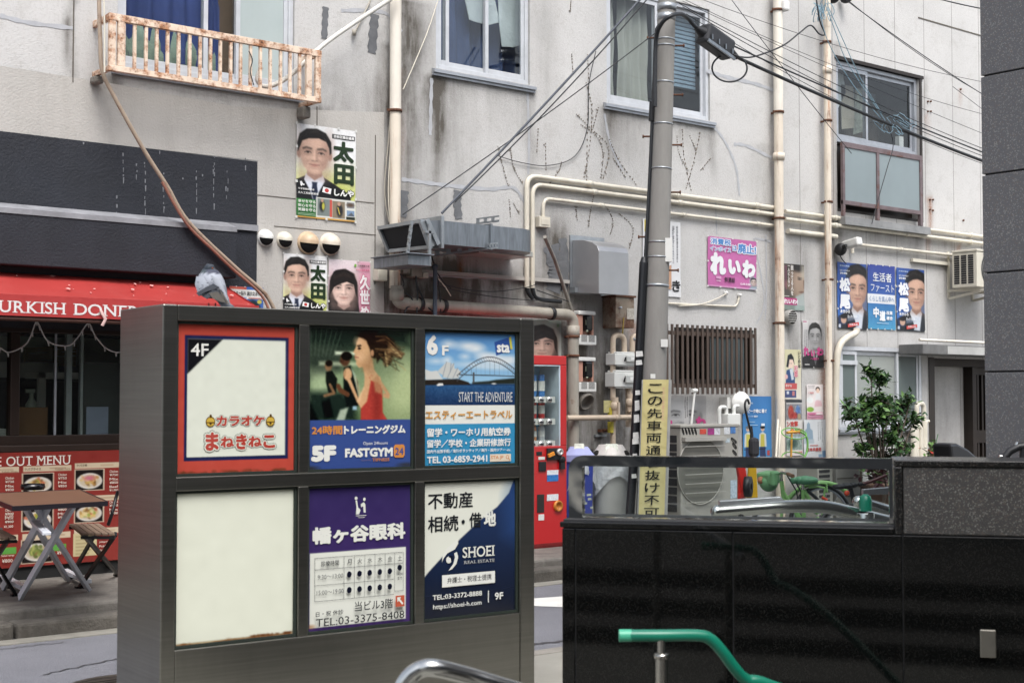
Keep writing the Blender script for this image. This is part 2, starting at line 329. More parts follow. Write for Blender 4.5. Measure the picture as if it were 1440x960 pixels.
class Sheet:
    """a printed flat thing lying in the plane (origin top left, unit right, unit down), seen against normal"""
    def __init__(s, o, r, d, w, h, paint, wrinkle=0.):
        s.o, s.r, s.d, s.w, s.hh = Vector(o), Vector(r).normalized(), Vector(d).normalized(), w, h
        s.n = s.r.cross(s.d)*-1; H, Wd = paint.h, paint.w; s.v = []; s.f = []; s.c = []; s.lay = 0
        xs = np.linspace(0, 1, Wd); ys = np.linspace(0, 1, H); cc = slin(paint.a)
        o_, r_, d_, n_ = (np.array(q) for q in (s.o, s.r, s.d, s.n))
        X, Y = np.meshgrid(xs, ys); wr = wrinkle*(np.sin(X*5+Y*9)+.6*np.sin(X*13-Y*7+1)+1.6)*.5 if wrinkle else X*0
        pts = o_+X[..., None]*w*r_+Y[..., None]*h*d_+wr[..., None]*n_
        s.v = [pts.reshape(-1, 3)]; s.c = [cc.reshape(-1, 3)]; s.cnt = H*Wd
        i = np.arange((H-1)*(Wd-1)); a = (i//(Wd-1))*Wd+i % (Wd-1); s.f = [tuple(q) for q in np.stack([a, a+Wd, a+Wd+1, a+1], 1).tolist()]
        s.wr = wrinkle
    def raw(s, v, fs, box, col, up, keep=False):
        v = np.array(v, float); zz = v[:, 2] if v.shape[1] > 2 else np.zeros(len(v)); mn, mx = v.min(0), v.max(0); x0, y0, x1, y1 = box
        if keep:                                   # keep letter proportions: fit height, centre across
            k = (y1-y0)*s.hh/(mx[1]-mn[1]); cx = (x0+x1)/2*s.w
            U = (v[:, 0]-(mn[0]+mx[0])/2)*k+cx; Vv = y0*s.hh+(mx[1]-v[:, 1])*k
        else:
            U = (x0+(v[:, 0]-mn[0])/max(mx[0]-mn[0], 1e-6)*(x1-x0))*s.w; Vv = (y0+(mx[1]-v[:, 1])/max(mx[1]-mn[1], 1e-6)*(y1-y0))*s.hh
        pts = np.array(s.o)+U[:, None]*np.array(s.r)+Vv[:, None]*np.array(s.d)+np.array(s.n)*(up+s.wr*1.7+zz[:, None])
        s.v.append(pts); s.c.append(np.tile(slin(Paint.c(None, col)), (len(v), 1))); s.f += [tuple(i+s.cnt for i in q) for q in fs]; s.cnt += len(v)
    def text(s, body, x0, y0, x1, y1, col, bold=.015, vert=False, edge=None, ew=.05, ser=False, keep=False, res=2, up=None):
        s.lay += 1; up = up or .0012+.0004*s.lay
        g = (lambda b: serif(body, b)) if ser else (lambda b: glyphs('\n'.join(body) if vert else body, b, res))
        if edge:
            v, fs = g(bold+ew); v0, _ = g(bold); kx = (x1-x0)/max(np.ptp(v0[:, 0]), 1e-6)*ew; ky = (y1-y0)/max(np.ptp(v0[:, 1]), 1e-6)*ew
            s.raw(v, fs, (x0-kx, y0-ky, x1+kx, y1+ky), edge, up-.0005, keep)
        v, fs = g(bold); s.raw(v, fs, (x0, y0, x1, y1), col, up, keep); return s
    def shape(s, pts, col, up=None):               # flat printed polygon, points in sheet fractions
        s.lay += 1; up = up or .0012+.0004*s.lay
        t = tessellate_polygon([[Vector((p[0], p[1], 0)) for p in pts]]); xs = [p[0] for p in pts]; ys = [p[1] for p in pts]
        s.raw([(p[0], -p[1]) for p in pts], [tuple(q) for q in t], (min(xs), min(ys), max(xs), max(ys)), col, up); return s
    def disc(s, cx, cy, rx, ry, col, n=20, up=None): return s.shape([(cx+rx*math.cos(2*math.pi*k/n), cy+ry*math.sin(2*math.pi*k/n)) for k in range(n)], col, up)
    def box(s, x0, y0, x1, y1, col, up=None): return s.shape([(x0, y0), (x1, y0), (x1, y1), (x0, y1)], col, up)
    def build(s, name, mt=None, parent=None):
        V = np.concatenate(s.v); C = np.concatenate(s.c); C = np.concatenate([C, np.ones((len(C), 1))], 1)
        me = bpy.data.meshes.new(name); org = np.array(WL[parent.name] if parent is not None else s.o+s.d*s.hh+s.r*s.w/2)
        me.from_pydata((V-org).tolist(), [], s.f); me.materials.append(mt or printmat())
        at = me.color_attributes.new('Col', 'FLOAT_COLOR', 'POINT'); at.data.foreach_set('color', C.astype(np.float32).ravel())
        o = bpy.data.objects.new(name, me); COL.objects.link(o); WL[o.name] = Vector(org)
        if parent is not None: o.parent = parent
        else: o.location = org
        return o
# ------------------------------------------------------------------ materials of the place
ALU = mat('weathered_aluminium', 'a9adb3', .42, .55, .12, 9, .05)
ALUW = mat('pale_window_aluminium', 'c3c6ca', .45, .2, .08, 9)
BRONZE = mat('bronze_window_aluminium', '2b231e', .4, .3, .2, 6)
RUSTY = mat('rusted_cream_paint', 'dcc8b4', .75, 0, .14, 5, .3, 60, .004, .62, 9, 'b07a55')
PIPE = mat('aged_cream_pipe', 'dcd6ca', .55, 0, .1, 2.5, .05, 60, .002, .12, 2.2, 'b58a66', .25, 'b3a08c', rst=(5, 5, .35))
PIPER = mat('rust_stained_cream_pipe', 'd6ccbc', .6, 0, .12, 2.5, .1, 60, .002, .42, 1.8, 'ab7550', .2, 'a3907a', rst=(6, 6, .4))
RUST = mat('bare_rust', '5a3a28', .85, 0, .35, 14, .4, 90, .004)
PVC = mat('grimy_ivory_pvc', 'cfc9ba', .5, 0, .1, 4, 0, 60, .002, 0, 5, '8a5f40', .4, '8d8474')
PVCG = mat('dirty_grey_pvc', '9a958a', .6, 0, .15, 3, 0, 60, .002, .2, 3, '6b4a35', .5, '55504a')
GALV = mat('galvanised_sheet', '858b91', .42, .75, .2, 5, .08, 30, .004, 0, 6, '7a4a2a', .35, '5a5f64', (9, 9, 1.2), rvar=.2)
GALVL = mat('light_galvanised', '9fa4a8', .4, .7, .15, 8)
STEEL = mat('brushed_stainless', 'a5a39d', .27, 1, .1, 2, .02, 3, .003, 0, 6, '7a4a2a', .12, '6a665e', (60, 60, 1), rvar=.12)
STEELD = mat('dark_stainless_cladding', '8b8a84', .31, 1, .1, 1.5, .03, 3, .01, 0, 6, '7a4a2a', .15, '4c4a45', (1, 1, 60), rvar=.14)
MIRROR = mat('polished_stainless', 'c9c8c4', .06, 1, .04, 2, .35, 2.2, .03)
BLACKC = mat('black_rubber', '16171a', .5, 0, .2, 8)
CABLE = mat('black_cable_sheath', '1d2024', .5, 0, .2, 20)
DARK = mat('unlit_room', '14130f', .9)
SEAL = mat('blue_grey_sealant', 'a9abaf', .8, 0, .12, 10, .2, 40)
SEALD = mat('dark_patching', '66686b', .85, 0, .2, 10, .3, 40)
CONC = mat('rough_concrete', '7f7b74', .9, 0, .25, 3, .6, 60, .006, 0, 5, '7a4a2a', .5, '4a463f')
CONCD = mat('grimy_kerb_concrete', '57534d', .92, 0, .35, 5, .9, 50, .01, 0, 5, '7a4a2a', .6, '36332d')
POLEM = mat('pole_concrete', '84827e', .85, 0, .1, 3, .25, 90, .003, 0, 5, '7a4a2a', .3, '5f5b55', (3, 3, .7))
BLACKP = mat('black_wall_paint', '1e2129', .75, 0, .22, 3, .6, 55, .01, 0, 5, '7a4a2a', .2, '34363c')
REDP = mat('red_awning_vinyl', 'c2271f', .5, 0, .08, 2, .15, 3, .02, 0, 5, '7a4a2a', .12, 'd9807a')
WHITEP = mat('white_plastic', 'd8d8d4', .45, 0, .06, 5, 0, 60, .002, 0, 5, '8a5f40', .2, '9d9a92')
IVORYP = mat('ivory_plastic', 'cdc8b9', .5, 0, .06, 5, 0, 60, .002, 0, 5, '8a5f40', .25, '8f8879')
BROWN = mat('dark_brown_slats', '4a3d35', .55, .1, .15, 6)
GLASS = glassmat('window_glass', (.86, .88, .885))
GLASSC = glassmat('clear_glass', (.93, .95, .94), .01)
FROST = mat('frosted_glass', 'a9b4b3', .28, 0, .07, 1.2, 0, 60, .002, 0, 5, '8a5f40', .15, '8b9390')
STUC = stuccomat('old_white_stucco', 'c5c4c2')
STUC2 = stuccomat('panelled_stucco', 'c3c2c0', True, .55)
STUCG = mat('grey_repainted_stucco', 'b0ada8', .92, 0, .09, 1.2, .5, 60, .009, 0, 5, '8a5f40', .25, '77726a')
GRB = granitemat('polished_black_granite', '060707', .05, .035, 420, .3)
GRG = granitemat('flamed_grey_granite', '2d2c2b', .5, .35, 300, .4, .5)
GRP = granitemat('grey_granite_cladding', '5c5c5f', .4, .55, 260, .4, .3)
# ------------------------------------------------------------------ ground
A0 = Vector((3.448, 3.899, 0)); AD = Vector((.609, -.793, 0)).normalized(); AN = Vector((-.793, -.609, 0)).normalized()  # parapet line and its street-far side normal
def AP(s, w, z=0): p = A0+AD*s+AN*w; return Vector((p.x, p.y, z))
hole = [AP(.35, .02), AP(6.2, .02), AP(6.2, 2.6), AP(.35, 2.6)]
def sheet_with_hole(name, outer, hole, z, m):
    t = tessellate_polygon([[Vector((*p, 0)) for p in outer], [Vector((p.x, p.y, 0)) for p in hole]])
    pts = [(*p, z) for p in outer]+[(p.x, p.y, z) for p in hole]
    b = MB(); b.add(pts, [tuple(q) for q in t]); o = b.build(name, m, loc=(0, 0, 0)); return o
def asphaltmat():
    m, t, b, co = newmat('worn_asphalt'); n = noise(t, co, 1.1, 5); f = noise(t, co, 150, 2); v = noise(t, co, 7, 6, .7)
    c = mixc(t, ramp(t, n, .3, .7), lin('58595f'), lin('6b6c72')); c = mixc(t, mth(t, 'MULTIPLY', ramp(t, f, .48, .66), .6), c, lin('9b9ba0'))
    c = mixc(t, mth(t, 'MULTIPLY', ramp(t, v, .55, .75), .3), c, lin('45454a')); c = mixc(t, mth(t, 'MULTIPLY', ramp(t, f, .32, .22), .5), c, lin('3a3a3d'))
    t.links.new(c, b.inputs['Base Color']); b.inputs['Roughness'].default_value = .85; bump(t, b, f, .7, .008); return m
tag(sheet_with_hole('road', [(-60, -40), (80, -40), (80, 80), (-60, 80)], hole, 0, asphaltmat()), kind='structure')
PAV = mat('near_paving', '8a8880', .85, 0, .12, 2, .4, 60)
b = MB(); random.seed(17)                              # seams, cracks and a darker trench patch in the asphalt
SEAM = mat('tar_seam', '3d3d40', .7, 0, .2, 9)
for (x0, y0, x1, y1, w_) in ((745, 906, 800, 899, .018), (745, 930, 800, 927, .012), (0, 912, 90, 902, .006), (60, 948, 165, 925, .008)):
    a, c = PZ(x0, y0, .004), PZ(x1, y1, .004); n_ = Vector((-(c-a).y, (c-a).x, 0)).normalized(); last = a
    for k in range(1, 15):
        q = a.lerp(c, k/14)+n_*random.uniform(-.02, .02); b.quad(last-n_*w_, q-n_*w_, q+n_*w_, last+n_*w_); last = q
tag(b.build('road_seam', SEAM), kind='structure')
tag(sheet_with_hole('pavement', [(-20, -20), (30, -20), (30, 6.35), (-20, 6.35)], hole, .006, PAV), kind='structure')
b = MB(); b.box((-20, 6.35, -.05), (30, 6.47, .009)); tag(b.build('flush_kerb', CONC), kind='structure')
b = MB(); b.box((-10, 9.04, -.1), (40, 14, .16)); tag(b.build('sidewalk', mat('grimy_sidewalk', '6e6a64', .92, 0, .3, 4, .8, 45, .008, 0, 5, '7a4a2a', .75, '37342f'), bevel=.02), kind='structure')
b = MB(); x = -9.7; random.seed(3)
while x < 40:
    e = random.uniform(-.006, .006); b.box((x, 8.85+e, -.1), (x+.985, 9.035, .098+e)); x += 1.0
tag(b.build('kerb', CONCD, bevel=.022), kind='structure')
b = MB(); b.box((-10, 8.68, -.05), (40, 8.845, .006)); tag(b.build('gutter', mat('gutter_concrete', '858279', .9, 0, .2, 5, .5, 60, .004, 0, 5, '7a4a2a', .5, '55524a')), kind='structure')
WLN = mat('road_paint', 'cfcfca', .7, 0, .08, 6, .3, 80)
b = MB(); q = PZ(744, 842, .0), PZ(800, 838, .0), PZ(800, 854, .0), PZ(744, 852, .0); b.quad(*[(v.x, v.y, .004) for v in q]); tag(b.build('road_marking', WLN), kind='structure')
b = MB(); c = PZ(186, 966, 0); b.lathe([(0, .007), (.3, .007), (.3, .004)], (c.x, c.y, 0), 28); b.lathe([(.31, .004), (.31, .012), (.34, .012), (.34, .004)], (c.x, c.y, 0), 28)
for k in range(-4, 5): b.box((c.x-.2, c.y+k*.055-.012, .0072), (c.x+.2, c.y+k*.055+.012, .012))
tag(b.build('manhole_cover', mat('manhole_iron', '4a443e', .6, .6, .2, 12, .2)), 'round iron manhole cover set in the grey asphalt beside the sign', 'manhole')
# stairs down into the underpass, beside the granite parapet
b = MB()
for k in range(13):
    s0 = .55+k*.33
    b.hexa([AP(s0, .02, -3), AP(s0, 2.6, -3), AP(s0+.33, 2.6, -3), AP(s0+.33, .02, -3), AP(s0, .02, -.165*k-.02), AP(s0, 2.6, -.165*k-.02), AP(s0+.33, 2.6, -.165*k-.02), AP(s0+.33, .02, -.165*k-.02)])
    b.hexa([AP(s0+.02, .03, -.165*k-.019), AP(s0+.02, 2.59, -.165*k-.019), AP(s0+.07, 2.59, -.165*k-.019), AP(s0+.07, .03, -.165*k-.019), AP(s0+.02, .03, -.165*k-.012), AP(s0+.02, 2.59, -.165*k-.012), AP(s0+.07, 2.59, -.165*k-.012), AP(s0+.07, .03, -.165*k-.012)], 1)
tag(b.build('stairs', [mat('stair_stone', '6b6862', .7, 0, .15, 4, .2), mat('stair_nosing', '8d8a80', .6)]), kind='structure')
# broad entrance steps of the near building, behind the handrail and mirrored in the polished parapet
b = MB()
for k in range(3):
    w_ = 3.1+.55*k
    for mi, (za, zb, d0) in enumerate(((.0, .11*(k+1)-.012, 0), (.11*(k+1)-.0115, .11*(k+1), -.015))):
        b.hexa([AP(-1.2, w_+.55+d0, za), AP(7.5, w_-.55+d0, za), AP(7.5, 7, za), AP(-1.2, 7, za), AP(-1.2, w_+.55+d0, zb), AP(7.5, w_-.55+d0, zb), AP(7.5, 7, zb), AP(-1.2, 7, zb)], mi)
tag(b.build('steps', [mat('step_riser_stone', '3a3836', .6), mat('step_tread_stone', '625f5a', .6, 0, .1, 3)]), kind='structure')
# ------------------------------------------------------------------ far side: the stucco building
def wallgrid(name, parent, X0, X1, Z0, Z1, holes, step, m, stains, Y=WY, reveal=.14):
    xs = set(np.round(np.arange(X0+step, X1, step), 4))|{X0, X1}; zs = set(np.round(np.arange(Z0+step, Z1, step), 4))|{Z0, Z1}
    for h in holes: xs |= {h[0], h[1]}; zs |= {h[2], h[3]}
    xs = np.array(sorted(x for x in xs if X0 <= x <= X1)); zs = np.array(sorted(z for z in zs if Z0 <= z <= Z1)); nx, nz = len(xs), len(zs)
    GX, GZ = np.meshgrid(xs, zs); G = np.zeros((nz, nx, 4)); G[..., 3] = 1
    def add(ch, a): G[..., ch] = np.clip(G[..., ch]+a, 0, 1)
    stains(GX, GZ, add)
    fs = []
    for j in range(nz-1):
        for i in range(nx-1):
            cx, cz = (xs[i]+xs[i+1])/2, (zs[j]+zs[j+1])/2
            if any(h[0] < cx < h[1] and h[2] < cz < h[3] for h in holes): continue
            a = j*nx+i; fs.append((a, a+1, a+nx+1, a+nx))
    b = MB(); b.add([(x, Y, z) for z in zs for x in xs], fs, 0, True); col = G.reshape(-1, 4).tolist()
    for h in holes:
        x0, x1, z0, z1 = h; D = Y+reveal; n = len(b.v)
        for q in (((x0, Y, z0), (x0, D, z0), (x0, D, z1), (x0, Y, z1)), ((x1, Y, z0), (x1, Y, z1), (x1, D, z1), (x1, D, z0)), ((x0, Y, z0), (x1, Y, z0), (x1, D, z0), (x0, D, z0)), ((x0, Y, z1), (x0, D, z1), (x1, D, z1), (x1, Y, z1))): b.quad(*q)
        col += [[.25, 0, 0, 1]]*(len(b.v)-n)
    return b.build(name, m, parent, col=col, fixn=False)
XJ = P(1102, 300).x                                   # where the two buildings meet
def rr(x0, y0, x1, y1, Y=WY): a = P(x0, y0, Y); c = P(x1, y1, Y); return a.x, c.x, min(a.z, c.z), max(a.z, c.z)
win1 = (P(165, 60).x, P(414, 60).x, P(165, 92).z, 6.2)
win2 = (P(613, 60).x, P(745, 60).x, P(680, 108).z, 6.2)
win3 = (P(853, 60).x, P(998, 60).x, P(925, 157).z, P(998, 14).z)
wing = (P(948, 500).x, P(1060, 500).x, P(1000, 545).z, P(1000, 462).z)
shop = (1.6, P(318, 500).x, P(80, 634).z, P(80, 452).z)
door0 = None
def streaks(GX, GZ, add, lst):
    for x, y, L, w, am, ch in lst:
        p = P(x, y); t = (p.z-GZ)/L
        add(ch, am*np.exp(-((GX-p.x-.03*np.sin(GZ*7))/w)**2)*((t > 0) & (t < 1))*(1-np.clip(t, 0, 1))**.7)
def blots(GX, GZ, add, lst):
    for x, y, rx, rz, am, ch in lst:
        p = P(x, y); add(ch, am*np.exp(-((GX-p.x)/rx)**2-((GZ-p.z)/rz)**2))
def stains1(GX, GZ, add):
    add(0, np.clip((2.75-GZ)/1.6, 0, 1)*(.5*(GX > 6.6)-.3*np.clip((GX-10.2)/.8, 0, 1)))               # grime of the working wall, heavier low down
    add(0, .12*np.clip((3.6-GZ)/1.2, 0, 1)*(GX > 6.6)*(GX < 10.5))
    streaks(GX, GZ, add, [(612, 105, 1.4, .10, .8, 0), (622, 106, .9, .06, .5, 0), (745, 125, 1.1, .07, .7, 0), (858, 150, .9, .12, .75, 0), (880, 155, .6, .2, .4, 0), (640, 112, .7, .2, .35, 0),
        (570, 0, 3.2, .13, .65, 0), (585, 0, 2.2, .25, .4, 0), (545, 60, 3, .12, .6, 0), (1002, 175, .7, .06, .6, 0), (990, 175, .5, .15, .4, 0), (710, 118, .6, .3, .25, 0), (950, 165, .5, .4, .35, 0),
        (100, 0, 1.1, .03, .7, 0), (100, 30, .6, .05, .3, 0), (450, 145, .5, .08, .6, 0), (155, 105, .5, .1, .5, 0), (805, 420, .8, .2, .5, 0), (1085, 0, 5, .10, .35, 0), (1075, 200, 3, .2, .25, 0), (700, 0, 1, .4, .2, 0)])
    streaks(GX, GZ, add, [(648, 352, .55, .02, .9, 1), (560, 100, 3, .05, .3, 1), (1096, 160, 3, .09, .35, 1), (890, 455, .8, .08, .5, 1), (870, 410, .5, .1, .3, 1)])
    blots(GX, GZ, add, [(600, 380, .5, .3, .9, 0), (590, 420, .7, .25, .8, 0), (780, 350, .22, .3, .8, 0), (790, 390, .16, .3, .8, 0), (700, 400, .8, .15, .6, 0), (840, 500, .5, .4, .35, 0), (860, 560, .5, .5, .3, 0),
        (650, 250, .25, .5, .25, 0), (690, 30, .5, .6, .2, 0), (900, 80, .2, .8, .3, 0), (770, 60, .15, .9, .25, 0), (480, 150, .8, .35, .3, 0), (300, 130, .8, .2, .3, 0)])
def stains2(GX, GZ, add):
    add(0, .22*np.clip((3.3-GZ)/2.6, 0, 1))
    streaks(GX, GZ, add, [(1300, 105, 2, .06, .35, 0), (1173, 60, 5, .14, .35, 0), (1200, 480, .8, .2, .4, 0), (1180, 320, .9, .2, .5, 0), (1300, 330, .5, .5, .45, 0), (1240, 325, .4, .6, .4, 0), (1340, 335, .8, .3, .4, 0), (1112, 450, .9, .12, .6, 0), (1125, 340, .6, .2, .5, 0)])
    streaks(GX, GZ, add, [(1306, 275, .8, .05, .9, 1), (1349, 345, .6, .05, .6, 1), (1305, 160, .3, .04, .5, 1), (1350, 125, .3, .04, .4, 1), (1165, 100, 6, .06, .35, 1), (1160, 500, 1.3, .08, .8, 1)])
B1 = thing('stucco_building', 'old off-white stucco building with patched cracks, black painted fascia and rusty window guard', 'building', (7, WY, 0))
wallgrid('wall', B1, .5, XJ, .1, 8.2, [win1, win2, win3, wing, shop], .055, STUC, stains1)
b = MB(); b.box((.5, WY+.3, 8.2), (XJ, WY+7, 8.35)); b.quad((.5, WY+7, 0), (XJ, WY+7, 0), (XJ, WY+7, 8.3), (.5, WY+7, 8.3)); b.quad((.5, WY, 0), (.5, WY+7, 0), (.5, WY+7, 8.3), (.5, WY, 8.3)); b.quad((XJ-.02, WY+.01, 0), (XJ-.02, WY+7, 0), (XJ-.02, WY+7, 8.3), (XJ-.02, WY+.01, 8.3))
b.box((.45, WY-.05, 8.2), (XJ, WY+.3, 8.5)); b.build('roof', mat('shell_concrete', '6a665e', .9), B1)
b = MB()                                               # floor and room dividers so that no room shows daylight
b.box((.5, WY+.2, 3.3), (XJ, WY+6.9, 3.45)); b.quad((.6, WY+3.2, .2), (XJ-.1, WY+3.2, .2), (XJ-.1, WY+3.2, 8), (.6, WY+3.2, 8))
for x in (7.2, 9.4): b.quad((x, WY+.2, .2), (x, WY+3.2, .2), (x, WY+3.2, 8), (x, WY+.2, 8))
b.build('room', mat('dim_room_plaster', '857f70', .9), B1)
# the grey repainted strip under the first-floor windows and around the posters
b = MB(); Yp = WY-.004
pts = [(-30, 88), (160, 118), (330, 150), (450, 155), (540, 158), (540, 460), (362, 460), (362, 226), (-30, 182)]
b.quad(*[P(x, y, Yp) for x, y in pts]); b.build('repainted_patch', STUCG, B1)
# black fascia: painted band, ledge and projecting eave
xr = P(361, 300).x; zt = P(180, 206).z; zl = P(180, 305).z; zb = P(150, 380, WY-.2).z; xj = P(333, 340, WY-.2).x
b = MB(); b.quad((.5, Yp-.003, zl-.9), (xr, Yp-.003, zl-.9), (xr, Yp-.003, zt), (.5, Yp-.003, zt)); fb_ = b
b = MB(); b.prism([(.5, WY-.01, zl), (.5, WY-.2, zl-.045), (.5, WY-.2, zb), (.5, WY-.01, zb)], (xj-.5, 0, 0)); b.build('fascia', BLACKP, B1, bevel=.008)
LEDG = mat('worn_grey_ledge', '7f8084', .8, 0, .25, 7, .4, 40)
b = MB(); b.prism([(.5, WY-.012, zl+.02), (.5, WY-.03, zl+.02), (.5, WY-.205, zl-.035), (.5, WY-.207, zl-.075), (.5, WY-.012, zl-.03)], (xj-.5-.002, 0, 0)); b.box((xj, WY-.03, zl-.03), (xr, WY-.009, zl+.02)); b.build('ledge', LEDG, B1)
b = MB(); random.seed(11); b = fb_                     # white drips of paint on the black band
for x, y0, y1 in ((173, 215, 262), (204, 228, 305), (230, 243, 300), (192, 230, 250), (276, 240, 300), (301, 220, 290), (320, 240, 268), (345, 222, 234), (164, 275, 300), (257, 250, 255), (318, 262, 280), (300, 233, 240), (232, 290, 300), (118, 200, 204), (224, 212, 216), (285, 245, 252)):
    y = y0
    while y < y1: l = random.uniform(2, 9); a = P(x+random.uniform(-.8, .8), y, Yp-.005); c_ = P(x, y+l, Yp-.005); w = random.uniform(.003, .007); b.quad((a.x-w, a.y, a.z), (a.x+w, a.y, a.z), (a.x+w*.7, a.y, c_.z), (a.x-w*.7, a.y, c_.z), mi=1); y += l+random.uniform(1, 9)
b.build('painted_band', [BLACKP, mat('white_drips', '6f7176', .8, 0, .2, 30)], B1)
# crack repairs and dark patches on the wall
def ribbon(b, pts, w, Y, mi=0, jit=.3):
    pts = bez([P(x, y, Y) for x, y in pts], 6); 
    for i in range(len(pts)-1):
        a, c = pts[i], pts[i+1]; d = (c-a).normalized(); n = Vector((-d.z, 0, d.x))
        w0, w1 = w*(1+jit*math.sin(i*2.1)), w*(1+jit*math.sin((i+1)*2.1)); b.quad(a-n*w0, a+n*w0, c+n*w1, c-n*w1, mi=mi)
for pts, w in (([(565, 252), (600, 257), (640, 262), (690, 266), (722, 264), (738, 285)], .022), ([(607, 110), (606, 150), (605, 190)], .022), ([(742, 130), (744, 200), (743, 245)], .018), ([(0, 22), (40, 32), (105, 40)], .02), ([(995, 100), (1020, 108), (1062, 118), (1090, 128)], .025), ([(1005, 180), (1020, 200), (1035, 235), (1040, 275)], .02), ([(1032, 203), (1050, 205), (1085, 222)], .022), ([(1060, 335), (1075, 420), (1064, 455)], .012), ([(1077, 330), (1078, 400), (1076, 450)], .014), ([(1006, 280), (1008, 330)], .012), ([(575, 385), (640, 388), (740, 394)], .02), ([(850, 160), (858, 200), (875, 240)], .018), ([(1085, 340), (1062, 335)], .014), ([(565, 45), (540, 18), (480, 15)], .02)):
    b = MB(); ribbon(b, pts, w*.8, WY-.003); b.build('crack_repair', SEAL, B1)
for pts, w in (([(527, 20), (525, 45), (523, 75)], .045), ([(644, 268), (643, 285), (645, 308)], .045), ([(458, 10), (457, 30), (456, 55)], .03), ([(568, 268), (567, 290), (565, 305)], .05), ([(775, 345), (782, 380), (778, 410)], .1), ([(791, 335), (795, 370), (793, 410)], .05)): b = MB(); ribbon(b, pts, w, WY-.0045, 0, .2); b.build('dark_patch', SEALD, B1)
b = MB()                                               # drip-edge moulding over the service wall
a = P(560, 368, WY); c_ = P(800, 402, WY); b.box((a.x, WY-.035, P(700, 390).z-.015), (P(798, 405).x, WY-.004, P(700, 390).z+.02)); b.build('moulding', STUCG, B1)
# vertical wall grooves beside the left poster
b = MB()
for x, y0, y1 in ((104, 0, 116), (446, 150, 310), (528, 190, 400)): p0 = P(x, y0, WY-.006); p1 = P(x, y1, WY-.006); b.box((p0.x-.004, WY-.0075, p1.z), (p0.x+.004, WY-.001, p0.z))
for y, x0, x1 in ((274, 360, 415), (283, 500, 526), (318, 385, 528)): p0 = P(x0, y, WY); p1 = P(x1, y+9, WY); b.box((p0.x, WY-.0075, p0.z-.003), (p1.x, WY-.001, p0.z+.003))
b.build('crack', mat('dark_crack', '5d5850', .9), B1)
# windows of the first floor
def curtain(name, parent, x0, x1, z0, z1, Y, m, folds=14, amp=.03, top=0):
    n = folds*6; b = MB(); vs = []
    for j in range(9):
        z = z0+(z1-z0)*j/8
        for i in range(n+1): t = i/n; vs.append((x0+(x1-x0)*t, Y+amp*math.sin(t*folds*6.28+.6*math.sin(t*17))*(1.15-.03*j)+.012*math.sin(j*1.3+t*5), z))
    b.add(vs, [(j*(n+1)+i, j*(n+1)+i+1, (j+1)*(n+1)+i+1, (j+1)*(n+1)+i) for j in range(8) for i in range(n)], 0, True); return b.build(name, m, parent, fixn=False)
def window(parent, h, stiles, m=ALUW, fr=.045, Yf=None, sill=True, glass=GLASS, rail=.05, skip=()):
    x0, x1, z0, z1 = h; Yf = Yf or WY+.02; b = MB(); D = .07
    b.box((x0+.001, Yf, z0+.001), (x0+fr, Yf+D, z1-.001)); b.box((x1-fr, Yf, z0+.001), (x1-.001, Yf+D, z1-.001)); b.box((x0+fr, Yf, z0+.001), (x1-fr, Yf+D, z0+fr)); b.box((x0+fr, Yf, z1-fr), (x1-fr, Yf+D, z1-.001))
    w = b.build('window', m, parent, bevel=.004)
    edges = [x0+fr]+list(stiles)+[x1-fr]
    for i in range(len(edges)-1):
        a, c = edges[i], edges[i+1]; dy = .012+.028*(i % 2)
        if i > 0: a -= .022
        if i < len(edges)-2: c += .022
        b = MB(); y = Yf+dy
        b.box((a+.001, y, z0+fr+.001), (a+.04, y+.024, z1-fr-.001)); b.box((c-.04, y, z0+fr+.001), (c-.001, y+.024, z1-fr-.001)); b.box((a+.04, y, z0+fr+.001), (c-.04, y+.024, z0+fr+rail)); b.box((a+.04, y, z1-fr-rail), (c-.04, y+.024, z1-fr-.001))
        b.build('sash', m, w, bevel=.003)
        g = glass[i] if isinstance(glass, (list, tuple)) else glass
        b = MB(); b.box((a+.042, y+.009, z0+fr+rail+.002), (c-.042, y+.014, z1-fr-rail-.002)); b.build('pane', g, w)
    if sill:
        b = MB(); b.prism([(x0-.05, Yf-.001, z0), (x0-.05, WY-.05, z0-.02), (x0-.05, WY-.05, z0-.05), (x0-.05, WY-.005, z0-.05), (x0-.05, WY-.005, z0-.015)], (x1-x0+.1, 0, 0)); b.box((x0-.05, WY-.03, z0-.075), (x1+.05, WY-.005, z0-.052)); b.build('sill', ALU, w)
    return w
NAVY = mat('navy_curtain', '46558a', .9, 0, .15, 3); NAVY2 = mat('indigo_curtain', '46587f', .9, 0, .15, 3)
w = window(B1, win1, [P(292, 40).x, P(338, 40).x], glass=[GLASS, GLASS, FROST])
curtain('curtain', w, win1[0]+.06, P(300, 40).x, P(200, 75).z, 6, WY+.17, NAVY, 5, .025)
curtain('curtain', w, P(300, 40).x, P(322, 40).x, win1[2], 6, WY+.15, NAVY, 2, .02); b = MB(); b.box((P(318, 40).x, WY+.14, win1[2]+.1), (P(342, 40).x, WY+.2, 6)); b.build('wardrobe', mat('brown_board', '6d5a49', .7), w)
b = MB(); random.seed(5)
for k in range(9): b.ball((win1[0]+.15+k*.11, WY+.24, win1[2]+.12+.1*random.random()), .17, .1, .16+.1*random.random(), 10)
b.build('bedding', mat('pale_green_bedding', '8fa08f', .95, 0, .2, 8, .5, 12, .03), w)
w = window(B1, win2, [P(632, 60).x, P(688, 60).x])
curtain('curtain', w, win2[0]-.1, win2[1]+.5, win2[2]-.1, 6.1, WY+.34, NAVY2, 9, .035)
def shirt(parent, pts, Y, m):
    b = MB(); b.prism([P(x, y, Y) for x, y in pts], (0, .012, 0)); return b.build('laundry', m, parent, bevel=.005)
